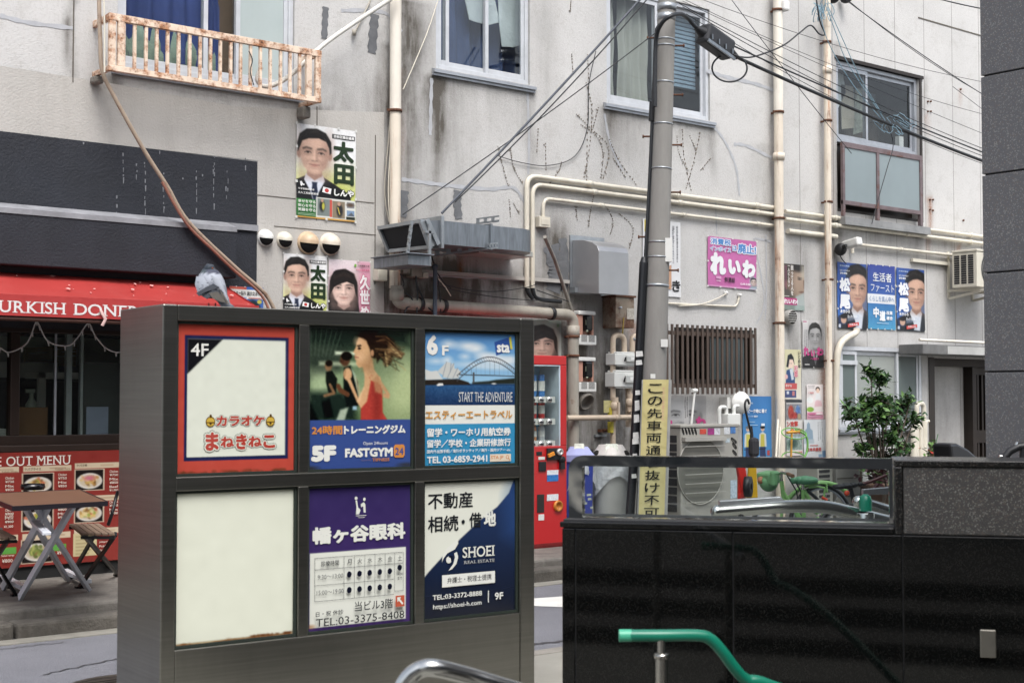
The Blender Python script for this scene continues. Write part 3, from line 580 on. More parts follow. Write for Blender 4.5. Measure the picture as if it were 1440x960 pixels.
LIN = mat('pale_laundry', 'd3dcdc', .9, 0, .1, 4, .4, 9, .03)
shirt(w, [(648, -30), (690, -30), (703, 32), (686, 36), (668, 31), (660, 28)], WY+.2, LIN); shirt(w, [(700, -30), (742, -30), (744, 60), (722, 67), (706, 66), (702, 30)], WY+.18, LIN)
b = MB(); b.box((win2[0]+.05, WY+.13, P(620, 38).z), (P(630, 60).x, WY+.16, 6.1)); b.build('air_panel', IVORYP, w)
w = window(B1, win3, [P(926, 60).x])
PALE = mat('celadon_curtain', 'b4b5aa', .9, 0, .1, 2)
curtain('curtain', w, win3[0]+.05, P(876, 60).x, win3[2], win3[3], WY+.16, PALE, 2, .03); curtain('curtain', w, P(884, 60).x, P(925, 60).x, win3[2], win3[3], WY+.17, PALE, 4, .03)
b = MB()
for k in range(18): z = win3[3]-.1-k*.045; b.box((P(948, 60).x, WY+.16, z), (win3[1]-.06, WY+.19, z+.032))
b.build('blind', mat('blue_grey_blind', '8ba3b4', .6), w)
# barred kitchen window: glass behind brown slats
w = window(B1, wing, [P(1000, 500).x], BRONZE, .04, sill=False, glass=[FROST if False else GLASS, mat('dark_frosted_glass', '3f4a4c', .3)])
# shop front of the ground floor
sx0, sx1, sz0, sz1 = shop
w = None; b = MB(); fr = .06; Yf = WY+.03
xm = P(24, 520).x; xm2 = P(165, 520).x
for a, c in ((sx0, sx0+fr), (xm-.035, xm+.035), (xm2+.1, xm2+.16), (sx1-fr, sx1)): b.box((a, Yf, sz0+.12), (c, Yf+.09, sz1-.09))
b.box((sx0, Yf-.01, sz0), (sx1, Yf+.1, sz0+.12)); b.box((sx0, Yf-.01, sz1-.09), (sx1, Yf+.1, sz1)); b.box((sx0, Yf-.08, sz0+.0), (sx1, Yf-.012, sz0+.05))
w = b.build('shop_window', mat('dark_brown_frame', '2d211b', .4, .2, .15, 6), B1, bevel=.006)
b = MB(); b.box((sx0+fr, Yf+.04, sz0+.122), (xm-.037, Yf+.046, sz1-.092)); b.box((xm+.037, Yf+.05, sz0+.122), (xm2+.098, Yf+.056, sz1-.092)); b.build('pane', glassmat('shop_glass', (.85, .88, .85)), w)
b = MB(); xx = P(83, 500).x; b.box((xx-.008, Yf+.03, sz0+.12), (xx+.008, Yf+.045, sz1-.09)); xx = P(103, 500).x; b.box((xx-.015, Yf+.06, sz0+.12), (xx+.03, Yf+.1, sz1-.09)); xx = P(122, 500).x; b.box((xx-.01, Yf+.06, sz0+.12), (xx+.012, Yf+.1, sz1-.09)); b.build('sash_rail', ALU, w)
b = MB(); b.box((P(128, 500).x, Yf+.1, sz0+.1), (sx1, Yf+.13, sz1-.3)); b.build('dark_board', mat('slate_board', '3b3f40', .7), w)
b = MB(); b.box((sx0, WY+.2, sz0-.1), (sx1, WY+.75, sz0+.06)); b.build('counter', mat('steel_counter', '55534c', .5, .3), w)
b = MB(); b.box((sx0, WY+1.6, sz1-.28), (sx1, WY+2.2, sz1-.05)); b.build('hood', mat('pale_hood', 'b9bfae', .6), w)
b = MB(); b.box((sx0, WY+1.9, sz0), (sx1, WY+2.4, sz1+.2)); b.box((sx0, WY+1.4, sz0+.55), (sx1, WY+1.9, sz0+.58)); b.build('shelving', mat('greasy_dark_shelf', '25231d', .7, 0, .5, 5), w)
b = MB(); b.box((sx0-1, WY-.03, .161), (P(330, 700).x, WY+.3, sz0-.06)); b.build('base', mat('plain_black_base', '141414', .7), B1)  # plain black base below the shop window and menu board
BROWNC = mat('kraft_paper', '7a5a3f', .9)
def item(name, label, cat, b, m, g=None): return tag(b.build(name, m, bevel=.003), label, cat, g)
b = MB(); p = P(40, 606, WY+.25); b.box((p.x-.11, WY+.2, sz0+.06), (p.x+.13, WY+.36, sz0+.06+.27)); o = item('paper_bag', 'brown kraft paper bag on the kebab shop counter behind the window', 'bag', b, BROWNC)
b = MB(); b.lathe([(0, .16), (.05, .16), (.045, .13), (0, .13)], (p.x, WY+.19, sz0), 16); 
b = MB(); p = P(49, 575, WY+.35); b.lathe([(.045, 0), (.045, .15), (.018, .2), (.018, .24), (0, .24)], (p.x, WY+.42, sz0+.2), 12); b.box((p.x-.05, WY+.41, sz0+.44), (p.x+.025, WY+.43, sz0+.47)); b.box((p.x-.04, WY+.38, sz0+.06), (p.x+.04, WY+.46, sz0+.2)); item('spray_bottle', 'pale trigger spray bottle standing behind the brown paper bag', 'bottle', b, mat('cloudy_plastic', '9fa69b', .4))
b = MB(); p = P(137, 597, Yf+.09); b.box((p.x-.09, Yf+.092, p.z-.12), (p.x+.09, Yf+.096, p.z+.14)); item('notice_sheet', 'pale blue notice sheet taped inside the right shop window pane', 'notice', b, mat('pale_blue_paper', '8f97b0', .8))
b = MB(); p = P(8, 608, WY+.2)
for k in range(5): b.box((p.x-.15+.02*k, WY+.22, sz0+.06+.022*k), (p.x+.09-.015*k, WY+.4, sz0+.08+.022*k))
item('paper_stack', 'stack of white papers on the counter at the left shop window', 'paper', b, mat('white_paper_stack', 'b9bcb8', .8))
b = MB(); p = P(70, 500, WY+1.3); random.seed(2)
for k in range(16): b.bar((p.x-.22, WY+1.3, p.z+random.uniform(-.09, .06)), (p.x+.25, WY+1.35, p.z+random.uniform(-.08, .1)), .016, .016)
item('bread_sticks', 'bundle of yellowish skewers lying on the dark shop shelf', 'skewers', b, mat('straw_yellow', '8a7436', .8))
b = MB(); p = P(75, 555, WY+.8); b.box((p.x-.2, WY+.6, p.z-.25), (p.x-.14, WY+.64, p.z+.18)); b.box((p.x-.2, WY+.6, p.z+.13), (p.x+.25, WY+.9, p.z+.18)); item('sneeze_guard', 'white angled serving frame inside the kebab shop window', 'frame', b, WHITEP)
for k, (px, r_) in enumerate(((12, .16), (18, .13), (60, .2))):
    b = MB(); p = P(px, 468, WY+1.2); b.lathe([(r_, 0), (r_*.9, .13), (r_*.85, .13), (r_*.8, .02), (0, .02)], (p.x, WY+1.35, sz1-.28-.13), 18)
    item('bowl', ['white bowl on the top shelf at the far left shop pane', 'smaller white bowl nested beside the leftmost shelf bowl', 'wide white tub on the top shelf right of the window post'][k], 'bowl', b, WHITEP)
# ------------------------------------------------------------------ far side: the panelled building to the right
win4 = (P(1176, 120).x, P(1292, 120).x, P(1230, 304).z, P(1176, 83).z)
win5 = (P(1180, 540).x, P(1296, 540).x, P(1200, 601).z, P(1230, 488).z)
door = (P(1306, 560).x, P(1306, 560).x+2.6, .17, P(1330, 503).z)
B2 = thing('panelled_building', 'off-white building clad in grooved panels with frosted balcony screen and dark sliding entrance', 'building', (17, WY, 0))
wallgrid('wall', B2, XJ, 30, .1, 9.5, [win4, win5, door], .07, STUC2, stains2)
b = MB(); b.box((XJ, WY+.3, 9.5), (30, WY+7, 9.7)); b.quad((XJ, WY+7, 0), (30, WY+7, 0), (30, WY+7, 9.6), (XJ, WY+7, 9.6)); b.quad((30, WY, 0), (30, WY+7, 0), (30, WY+7, 9.6), (30, WY, 9.6)); b.quad((XJ+.02, WY+.01, 0), (XJ+.02, WY+7, 0), (XJ+.02, WY+7, 9.6), (XJ+.02, WY+.01, 9.6)); b.box((XJ, WY-.05, 9.5), (30, WY+.3, 9.8)); b.build('roof', MATS['shell_concrete'], B2)
b = MB(); b.quad((XJ+.1, WY+3, .2), (29, WY+3, .2), (29, WY+3, 9), (XJ+.1, WY+3, 9)); b.box((XJ+.1, WY+.2, 3.2), (29, WY+6, 3.3)); b.build('room', MATS['dim_room_plaster'], B2)
# horizontal panel joints, high on the right
b = MB()
for x0, x1, y0 in ((1291, 1382, 25), (1365, 1383, -8)): p0 = P(x0, y0, WY); p1 = P(x1, y0+20, WY); b.box((p0.x, WY-.006, p0.z-.008), (p1.x+.6, WY-.001, p0.z+.008))
b.build('panel_joint', MATS['dark_crack'], B2)
b = MB()
for x, y in ((1304, 143), (1308, 143), (1304, 157), (1308, 157), (1307, 281), (1311, 281), (1307, 295), (1311, 296), (1350, 126), (1354, 310)): p = P(x, y, WY); b.lathe([(0, .02), (.012, .02), (.012, 0)], (p.x, WY-.001, p.z), 8, 0, (0, -1, 0))
b.build('old_anchor_bolt', RUST, B2)
z_mid = P(1230, 208).z
w = window(B2, (win4[0], win4[1], z_mid, win4[3]), [P(1223, 150).x], ALU, .05, WY+.03, sill=False)
b = MB(); b.box((win4[0], WY+.02, win4[2]), (win4[1], WY+.1, win4[2]+.04)); b.box((win4[0], WY+.12, win4[2]), (win4[1], WY+.16, z_mid)); b.build('dark_lower_frame', BRONZE, w)
b = MB(); b.box((win4[0]-.03, WY-.02, win4[3]), (win4[1]+.08, WY+.04, win4[3]+.04)); b.box((win4[1]+.002, WY-.012, win4[2]), (win4[1]+.05, WY+.03, win4[3])); b.build('head_trim', BRONZE, w)
for pts, mt in (([(1176, 100), (1186, 105), (1190, 130), (1180, 150), (1176, 160)], LIN), ([(1182, 118), (1200, 122), (1203, 180), (1184, 182)], mat('cream_laundry', 'a59f90', .9, 0, .1, 6)), ([(1203, 125), (1214, 124), (1217, 184), (1200, 190)], mat('dotted_laundry', '8f9489', .9, 0, .35, 22)), ([(1213, 122), (1219, 124), (1219, 176), (1215, 185)], mat('yellow_laundry', 'a8923f', .9))): shirt(w, pts, WY+.25, mt)
curtain('curtain', w, P(1226, 150).x, win4[1]+.6, z_mid+.03, win4[3]-.25, WY+.6, mat('brown_grey_curtain', '6b625a', .9), 5, .03)
b = MB(); b.box((P(1228, 150).x, WY+.62, win4[3]-.3), (win4[1]-.05, WY+.64, win4[3]-.1)); b.build('valance', mat('pale_valance', 'a3a8aa', .9), w)
b = MB(); p = P(1267, 203, WY+.12); b.box((p.x-.05, WY+.11, z_mid+.11), (p.x+.04, WY+.17, z_mid+.24)); b.build('small_white_box', WHITEP, w)
# balcony screen with frosted panels in front of the window
S4 = thing('balcony_screen', 'brown framed balcony screen with two frosted panels below the right upstairs window', 'screen', (win4[0], WY-.06, win4[2]))
Ys = WY-.10; x0, x1 = win4[0]-.02, P(1297, 230, Ys).x; zt_, zb_ = P(1230, 211, Ys).z, P(1230, 293, Ys).z; xc = P(1235, 250, Ys).x
MAUVE = mat('mauve_brown_metal', '6f6264', .55, .2, .2, 8, 0, 60, .002, .3, 5, '6b4030')
b = MB(); b.box((x0, Ys, zt_-.03), (x1, Ys+.04, zt_+.035)); b.box((x0, Ys, zb_), (x1, Ys+.04, zb_+.05)); b.box((x1-.05, Ys-.004, zb_-.14), (x1, Ys+.044, zt_+.02)); b.box((xc-.025, Ys-.004, zb_-.14), (xc+.025, Ys+.036, zt_-.031)); b.box((x0, Ys-.004, zb_-.14), (x0+.04, Ys+.036, zt_-.031)); b.build('frame', MAUVE, S4, bevel=.004)
for a, c in ((x0+.04, xc-.026), (xc+.026, x1-.051)):
    b = MB(); b.box((a, Ys+.012, zb_+.051), (c, Ys+.02, zt_-.031)); b.build('panel', mat('frosted_blue_grey_panel', '808c8f', .3, 0, .06, 1.5, 0, 60, .002, 0, 5, '7a4a2a', .25, '7b8585'), S4)
b = MB(); b.box((x0, Ys-.03, zb_-.24), (x1+.12, WY-.006, zb_-.15)); b.build('ledge', mat('grey_ledge_metal', '8b8c8c', .6, .2, .2, 6), S4)
# ground floor sliding window with grey frame
w = window(B2, win5, [P(1205, 540).x, P(1264, 540).x], ALUW, .05, WY+.0, sill=True, glass=[mat('dark_green_grey_frost', '5d6866', .35, 0, .1, 1), mat('pale_screen_frost', '8f9490', .4, 0, .08, 1.2), mat('dark_green_grey_frost', '5d6866')])
b = MB(); b.box((P(1177, 500).x, WY-.01, P(1190, 510).z-.02), (P(1205, 500).x, WY+.02, P(1190, 510).z+.03)); b.build('transom', ALUW, w)
# recessed entrance
dx0, dx1, dz0, dz1 = door; xp = P(1354, 560, WY+.35).x
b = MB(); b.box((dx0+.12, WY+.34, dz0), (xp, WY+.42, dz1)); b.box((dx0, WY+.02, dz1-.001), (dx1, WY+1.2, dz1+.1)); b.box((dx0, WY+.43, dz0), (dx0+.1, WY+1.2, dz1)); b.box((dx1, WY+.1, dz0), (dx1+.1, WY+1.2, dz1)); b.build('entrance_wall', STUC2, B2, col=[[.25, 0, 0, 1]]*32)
b = MB(); b.box((dx0, WY-.012, dz0), (dx0+.12, WY+.33, dz1-.002)); b.box((dx0+.12, WY+.2, dz1-.1), (dx1, WY+.33, dz1-.003)); d = b.build('door', mat('dark_door_frame', '2b241f', .5, .1, .2, 7), B2, bevel=.004)
b = MB(); x = xp+.002
b.box((xp, WY+.2, dz0), (xp+.09, WY+.4, dz1-.101))
for k in range(9): b.box((xp+.16+k*.105, WY+.3, dz0), (xp+.2+k*.105, WY+.35, dz1-.15))
b.box((xp+.1, WY+.29, P(1372, 610, WY+.3).z-.12), (dx1, WY+.36, P(1372, 610, WY+.3).z+.05)); b.box((xp+.1, WY+.29, dz1-.2), (dx1, WY+.36, dz1-.101)); b.build('lattice', BRONZE, d)
b = MB(); b.box((xp+.1, WY+.38, dz0), (dx1, WY+.395, dz1)); b.build('pane', mat('dark_door_glass', '39423f', .3, 0, .2, 3), d)
cx0 = P(1298, 490, WY-.35).x; cz0, cz1 = P(1340, 499, WY-.35).z, P(1340, 485, WY-.35).z
b = MB(); b.box((cx0, WY-.35, cz0), (dx1+1, WY-.002, cz1)); cn = b.build('entrance_canopy', mat('grey_canopy', '6d6d6c', .6, .2, .25, 4, 0, 60, .002, 0, 5, '7a4a2a', .5, '44423e'), B2, bevel=.01)
b = MB(); xs_ = P(1333, 492, WY-.36).x; b.box((xs_, WY-.358, cz0+.01), (dx1+.9, WY-.351, cz1-.015)); b.build('pale_fascia_plate', mat('pale_plate', 'a9a9a6', .6), cn)
b = MB(); b.tube([(cx0, WY-.3, cz1+.05), (dx1+1, WY-.3, cz1+.05)], .018, 8); b.build('canopy_pipe', PIPE, cn)
# ------------------------------------------------------------------ near side: granite corner building and an unseen office block added behind the camera
pf = PD(1383, 400, 7.0)
B3 = thing('granite_building', 'corner of a building clad in speckled dark grey granite slabs at the right edge', 'building', (pf.x+1, pf.y-1, 0))
prev = -.4
for z in (1.03, 1.63, 2.115, 2.6, 3.09, 3.58, 4.07, 4.56, 5.05, 5.54, 6.03, 8.5): b = MB(); b.box((pf.x, pf.y-6, prev+.004), (pf.x+5, pf.y, z-.004)); prev = z; b.build('stone_course', GRP, B3, bevel=.003)
b = MB(); b.box((pf.x+.012, pf.y-5.9, -.5), (pf.x+4.9, pf.y-.012, 8.4)); b.build('joint_mortar', mat('dark_joint', '222326', .9), B3)
B4 = thing('unseen_office_block', 'grey office block added out of view behind the viewpoint to shape reflections and light', 'building', (-4, -9, 0))  # unseen block, added for its reflections and the light it lets through
b = MB(); b.box((-25, -14, 0), (pf.x+5, -6.2, 8)); b.build('wall', mat('office_stone', '454547', .6, 0, .2, 3), B4)
for k in range(7):
    for j in range(2): b = MB(); b.box((-22+k*4.2, -6.22, .9+j*3.4), (-19.2+k*4.2, -6.16, 3+j*3.4)); b.build('window', mat('office_glass', '2a3238', .08, 0, .1, 1), B4)
# ------------------------------------------------------------------ granite parapet of the underpass with its glazed steel frame
tt = .3
GP = thing('granite_parapet', 'polished black granite parapet beside the stairs with a grey granite block at its end', 'parapet', AP(0, -.15))
def AB(b, s0, s1, w0, w1, z0, z1, mi=0): return b.hexa([AP(s0, w0, z0), AP(s1, w0, z0), AP(s1, w1, z0), AP(s0, w1, z0), AP(s0, w0, z1), AP(s1, w0, z1), AP(s1, w1, z1), AP(s0, w1, z1)], mi)
An = AN.copy()
def SA(x, y, w=0): p = PP(x, y, AP(0, w), An); return (p-A0).dot(AD), p.z
s_l = SA(790, 800)[0]; zt1 = SA(1000, 737)[1]; s_b = SA(1258, 700)[0]; zt2 = SA(1340, 647)[1]; zj = SA(1000, 746)[1]; sj = [SA(1031, 850)[0], SA(1270, 850)[0]]; s_e = 4.2
b = MB(); edges = [s_l, s_l+.05, sj[0], sj[1], s_e]
for a, c in zip(edges, edges[1:]): AB(b, a+.0015, c-.0015, 0, -tt, -2.6, zj-.002)
b.build('wall', GRB, GP, bevel=.003)
b = MB(); AB(b, s_l-.006, s_b-.002, .006, -tt-.006, zj+.002, zt1); b.build('cap', GRB, GP, bevel=.004)
b = MB(); AB(b, s_l+.005, s_e, -.006, -tt+.006, -2.5, zj+.03); b.build('joint', mat('dark_joint', '222326'), GP)
s_b2 = SA(1270, 700)[0]; zc = SA(1340, 656)[1]
b = MB(); AB(b, s_b2, s_e, .001, -tt, zj+.002, zc-.002); b.build('block', GRG, GP, bevel=.004)
b = MB(); AB(b, s_b, s_e, .008, -tt-.006, zc, zt2); AB(b, s_b, s_b2-.002, .004, -tt, zj+.002, zc-.002); b.build('block_cap', granitemat('dark_honed_granite', '141414', .22, .12, 300), GP, bevel=.004)
sp, zp = SA(1389, 904); b = MB(); AB(b, sp-.026, sp+.026, .002, .012, zp-.047, zp+.047); b.build('wall_plate', mat('dull_steel_plate', '8b8880', .35, .9, .1, 12), GP, bevel=.003)
FRM = thing('glazed_balustrade', 'polished steel framed glass balustrade standing on the black granite parapet', 'balustrade', AP(s_l+.1, -.1, zt1))
zt3 = SA(1000, 643)[1]; zr = SA(1000, 658)[1]; s0 = SA(796, 690)[0]; s1 = s_b-.004; wf = -.05; wb = -.11
def profile(s0, s1, z0, z1, r, n=8): return [(s0, z0), (s1, z0), (s1, z1)]+[(s0+r-r*math.sin(k/n*math.pi/2), z1-r+r*math.cos(k/n*math.pi/2)) for k in range(n+1)]
out = profile(s0, s1, zt1+.001, zt3, .05); inn = profile(s0+.05, s1-.012, zt1+.012, zr, .006)
b = MB(); n = len(out)
for (w0, flip) in ((wf, 0), (wb, 1)):
    vs = [AP(s, w0, z) for s, z in out]+[AP(s, w0, z) for s, z in inn]
    b.add(vs, [(i, (i+1) % n, n+(i+1) % n, n+i) for i in range(n)])
for prof in (out, inn):
    vs = [AP(s, wf, z) for s, z in prof]+[AP(s, wb, z) for s, z in prof]; b.add(vs, [(i, (i+1) % n, n+(i+1) % n, n+i) for i in range(n)])
b.build('frame', MIRROR, FRM, bevel=.006)
b = MB(); AB(b, s0+.051, s1-.013, -.076, -.084, zt1+.013, zr-.001); b.build('pane', glassmat('balustrade_glass', (.92, .95, .94), .01, 1.45, .8), FRM)
# ------------------------------------------------------------------ handrails of the stairs
def onray(x, y, D): return PD(x, y, D)
GREEN = mat('green_vinyl_grip', '0c6a54', .35, 0, .08, 3, 0, 60, .002, 0, 5, '7a4a2a', .1, '3f5f50')
HR = thing('green_handrail', 'green coated handrail bending down into the stairwell on a round steel post', 'handrail', AP(2, .9, 0))
pts = [onray(872, 893, 3.9), onray(930, 893, 3.9), onray(982, 893, 3.92), onray(1000, 899, 3.93), onray(1016, 916, 3.94), onray(1034, 940, 3.96), onray(1050, 955, 3.98), onray(1080, 962, 4.0), onray(1180, 1010, 4.1), onray(1400, 1180, 4.3)]
b = MB(); b.tube(bez(pts, 8), .0165, 16); b.build('grip', GREEN, HR)
b = MB(); b.tube([onray(870.5, 893, 3.9), onray(888, 893, 3.9)], .0172, 16); b.build('end_sleeve', mat('pale_green_sleeve', '3f9a7c', .4), HR)
pb = onray(930, 893, 3.9); b = MB(); b.tube([(pb.x, pb.y, pb.z-.012), (pb.x, pb.y, pb.z-.075)], .0115, 12); b.tube([(pb.x, pb.y, pb.z-.06), (pb.x, pb.y, -.4)], .017, 14); b.lathe([(.017, -.06), (.0205, -.062), (.0205, -.05), (.012, -.048)], pb, 14); b.build('post', STEEL, HR)
H2 = thing('steel_handrail', 'bare stainless steel handrail curving over at its end in front of the directory sign', 'handrail', (1.9, 2.2, 0))
pts = [onray(553, 1040, 3.0), onray(560, 985, 3.0), onray(572, 955, 3.0), onray(592, 940, 3.0), onray(615, 939, 3.0), onray(660, 950, 3.05), onray(720, 968, 3.1), onray(900, 1020, 3.3)]
b = MB(); b.tube(bez(pts, 8), .019, 18); b.build('tube', mat('satin_stainless', 'b9bab8', .22, 1, .08, 3), H2)
b = MB(); p0 = pts[0]; b.tube([p0, (p0.x, p0.y, 0)], .019, 14); b.build('post', MATS['satin_stainless'], H2)
# steel guard rails beyond the parapet
def guard(name, label, pts, plate, Dp, grp):
    t = thing(name, label, 'guard rail', PD(pts[0][0], pts[0][1], pts[0][2])*1.0)
    t['group'] = grp
    b = MB(); q = [PD(*p) for p in pts]; b.tube(fillet(q, .35, 8), .036, 16); b.ball(q[0], .036); b.build('tube', MATS['satin_stainless'], t)
    if plate: b = MB(); c = [PD(*p) for p in plate]; b.prism(c, (RT*0+_F0*.05)); b.build('plate', mat('brushed_plate', 'a3a5aa', .4, .8, .1, 8), t, bevel=.004)
    b = MB(); e = q[0]+(q[1]-q[0])*.3; b.tube([e, (e.x, e.y, 0)], .03, 12); e = q[-1]; b.tube([e, (e.x, e.y, 0)], .03, 12); b.build('post', MATS['satin_stainless'], t)
    return t
guard('guard_rail', 'stainless guard rail with long flat plate seen through the balustrade glass', [(1008, 719, 7.6), (1110, 711, 7.7), (1160, 711, 7.8), (1230, 728, 8.0), (1300, 745, 8.2)], [(1012, 712, 7.58), (1012, 704, 7.58), (1098, 698, 7.68), (1104, 705, 7.68)], 7.6, 'steel guard rails by the kerb')
guard('guard_rail', 'second stainless guard rail behind the green capped bollard at the glass end', [(1207, 705, 8.2), (1240, 715, 8.3), (1290, 730, 8.5)], [(1214, 696, 8.2), (1214, 688, 8.2), (1262, 684, 8.4), (1262, 694, 8.4)], 8.2, 'steel guard rails by the kerb')
t = thing('bollard', 'short grey bollard with a bright green rounded cap behind the balustrade', 'bollard', PD(1216, 730, 7.9))
p = PD(1217, 722, 7.9); b = MB(); b.lathe([(.05, -p.z), (.05, 0), (.048, .005)], p, 18); b.build('post', MATS['satin_stainless'], t)
p = PD(1217, 718, 7.9); b = MB(); b.lathe([(.036, 0), (.036, .055), (.03, .08), (.015, .092), (0, .094)], p, 18); b.build('cap', GREEN, t)
# ------------------------------------------------------------------ stainless directory sign
SO = PP(228, 600, C0+ray(228, 600)/ray(228, 600).dot(FW)*6, Vector((math.sin(R(3.5)), math.cos(R(3.5)), 0))); SO.z = 0
SD = Vector((math.cos(R(-3.5)), math.sin(R(-3.5)), 0)); SN = Vector((SD.y, -SD.x, 0))     # along the front, and out of the front
def SP(s, z, d=0): p = SO+SD*s+SN*d; return Vector((p.x, p.y, z))
def SB(b, s0, s1, z0, z1, d0, d1, mi=0): return b.hexa([SP(s0, z0, d0), SP(s1, z0, d0), SP(s1, z0, d1), SP(s0, z0, d1), SP(s0, z1, d0), SP(s1, z1, d0), SP(s1, z1, d1), SP(s0, z1, d1)], mi)
SG = thing('directory_sign', 'freestanding stainless steel building directory with six panels, a pigeon standing on top', 'sign', SP(.98, 0, -.25))
TH = .5; ZT = 1.9; SW = 1.965
cols = [(.066, .646), (.696, 1.262), (1.313, 1.876)]; rows = [(1.166, 1.832), (.438, 1.106)]
for a, c in ((0, .066), (1.876, SW)): b = MB(); SB(b, a, c, 0, ZT, 0, -TH); b.build('side_pillar', STEELD, SG, bevel=.006)
for a, c in ((1.832, ZT-.001), (0, .438)): b = MB(); SB(b, .0665, 1.8755, a, c, -.001-.002*(a == 0), -TH+.001+.002*(a == 0)); b.build('cladding', STEELD, SG, bevel=.004)
b = MB(); SB(b, .0665, 1.8755, 1.106, 1.166, -.004, -.06)
for a, c in ((.646, .696), (1.262, 1.313)): SB(b, a, c, .4385, 1.1055, -.0045, -.06); SB(b, a, c, 1.1665, 1.8315, -.0045, -.06)
b.build('mullion', STEELD, SG, bevel=.003)
b = MB(); SB(b, .068, 1.874, .44, 1.83, -.1, -TH+.02); b.build('light_box', mat('dark_box_inside', '1e1f1d', .8), SG)
b = MB(); SB(b, .02, SW-.02, 0, .05, .012, -TH-.012); b.build('plinth', mat('plinth_stone', '4b4945', .8), SG)
b = MB()
for c in cols:
    for r_ in rows:
        s0_, s1_, z0_, z1_ = c[0]+.001, c[1]-.001, r_[0]+.001, r_[1]-.001; g = .012
        SB(b, s0_, s1_, z0_, z0_+g, -.02, -.06); SB(b, s0_, s1_, z1_-g, z1_, -.02, -.06); SB(b, s0_, s0_+g, z0_+g, z1_-g, -.02, -.06); SB(b, s1_-g, s1_, z0_+g, z1_-g, -.02, -.06)
b.build('gasket', mat('dark_green_gasket', '1d2620', .6), SG)
ACR = printmat('acrylic_panel', .12, 0, .5, .76)
def panel(c, r_, paint): 
    g = .011; s0_, s1_ = cols[c][0]+g, cols[c][1]-g; z0_, z1_ = rows[r_][0]+g, rows[r_][1]-g
    return Sheet(SP(s0_, z1_, -.03), SD, (0, 0, -1), s1_-s0_, z1_-z0_, paint)
PA = .543/.643
# karaoke panel (the mascot is left out)
p = Paint(150, PA, 'c13a22'); p.rect(.06, .075, .945, .915, '1c2350'); p.rect(.085, .1, .92, .89, 'e6ebdc'); p.poly([(.085, .1), (.375, .1), (.085, .335)], '17171c'); p.noise(.008, 6)
for k in range(40): x = random.random()*.9+.03; p.ell(x, .985+random.random()*.02, random.uniform(.005, .03), random.uniform(.004, .012), '6b3a1c', .012, 0, .5)
S = panel(0, 0, p); S.text('4F', .11, .13, .255, .215, 'f0f0ea', .012)
RD = 'b8331f'; S.text('カラオケ', .325, .615, .735, .685, RD, .05, edge='8a8c80', ew=.09, up=.0018); S.text('カラオケ', .325, .615, .735, .685, RD, .05, edge='e6ebdc', ew=.05, up=.0026)
for x in (.275, .785):
    S.disc(x, .655, .04, .036, '6b4d14', 20); S.disc(x, .655, .034, .03, 'd3ae2e', 20); S.box(x-.034, .657, x+.034, .664, '5d4312'); S.disc(x, .668, .01, .009, '5d4312', 10); S.disc(x, .617, .01, .012, '5d4312', 10)
for ch, x0, x1, y0, y1 in (('ま', .235, .345, .725, .85), ('ね', .36, .475, .755, .83), ('き', .49, .585, .74, .845), ('ね', .595, .715, .755, .83), ('こ', .725, .83, .75, .84)):
    S.text(ch, x0, y0, x1, y1, RD, .05, edge='7d7f74', ew=.11, up=.0018); S.text(ch, x0, y0, x1, y1, RD, .05, edge='e6ebdc', ew=.07, up=.0028)
tag(S.build('sign_panel', ACR, SG), 'karaoke panel with red border, floor mark 4F and red lettering')
# blank panel, rusty at its foot
p = Paint(150, PA, 'e9eddb'); p.noise(.006, 10); p.vgrad(.985, 1, 'cfc9ae', 'a98a5a')
for k in range(50): x = random.random(); p.ell(x, .992+random.random()*.015, random.uniform(.004, .03), random.uniform(.003, .008)*(1+x), '7d4a1e', .012, 0, .55)
for k in range(30): x = random.uniform(.6, 1); p.ell(x, .985, random.uniform(.004, .02), random.uniform(.003, .01), '6b3a16', .01, 0, .6)
p.rect(.985, 0, 1, 1, 'c9cdbb', .02, .6)
tag(panel(0, 1, p).build('sign_panel', ACR, SG), 'empty cream panel with rust along its lower edge')
# gym panel
p = Paint(190, PA, '5d7250'); p.vgrad(0, .65, '33463a', '5a6f4c'); p.ell(.93, .42, .26, .3, 'c8d4a0', .35, 0, .8); p.ell(.3, .4, .3, .16, 'a9bf92', .2, 0, .7); p.poly([(0, 0), (.45, 0), (.3, .3), (0, .36)], '3b463c', .06); p.poly([(0, 0), (.95, 0), (1, .12), (.7, .1), (.3, .14), (0, .1)], '26332b', .08)
for k in range(7): p.line([(.02+.05*k, .0), (.02+.035*k, .2)], .004, '6f8070', .008, .6)
p.rect(.25, .165, .45, .185, 'e9f3d8', .02); p.rect(.1, .24, .5, .262, 'd5e2bd', .03, .8); p.rect(.0, .3, .2, .5, 'b9cba2', .1, .6)
p.rect(0, .45, .45, .66, '1d2b27', .06, .9); p.poly([(0, .5), (.1, .66), (0, .66)], '0d1715', .02); p.poly([(.12, .52), (.2, .5), (.24, .63), (.15, .64)], '0c1514', .02); p.poly([(.3, .58), (.38, .56), (.34, .66), (.26, .66)], 'a7b5a0', .015); p.rect(.42, .55, .46, .58, '9fc0cf', .01)
sk = '8a6a4c'                                              # man at the back
p.ell(.185, .27, .028, .035, sk); p.ell(.19, .25, .03, .022, '241c16', .01); p.poly([(.16, .31), (.22, .3), (.27, .36), (.26, .46), (.19, .47), (.16, .38)], '1c221d', .01); p.line([(.2, .4), (.24, .46), (.15, .48)], .02, sk, .01)
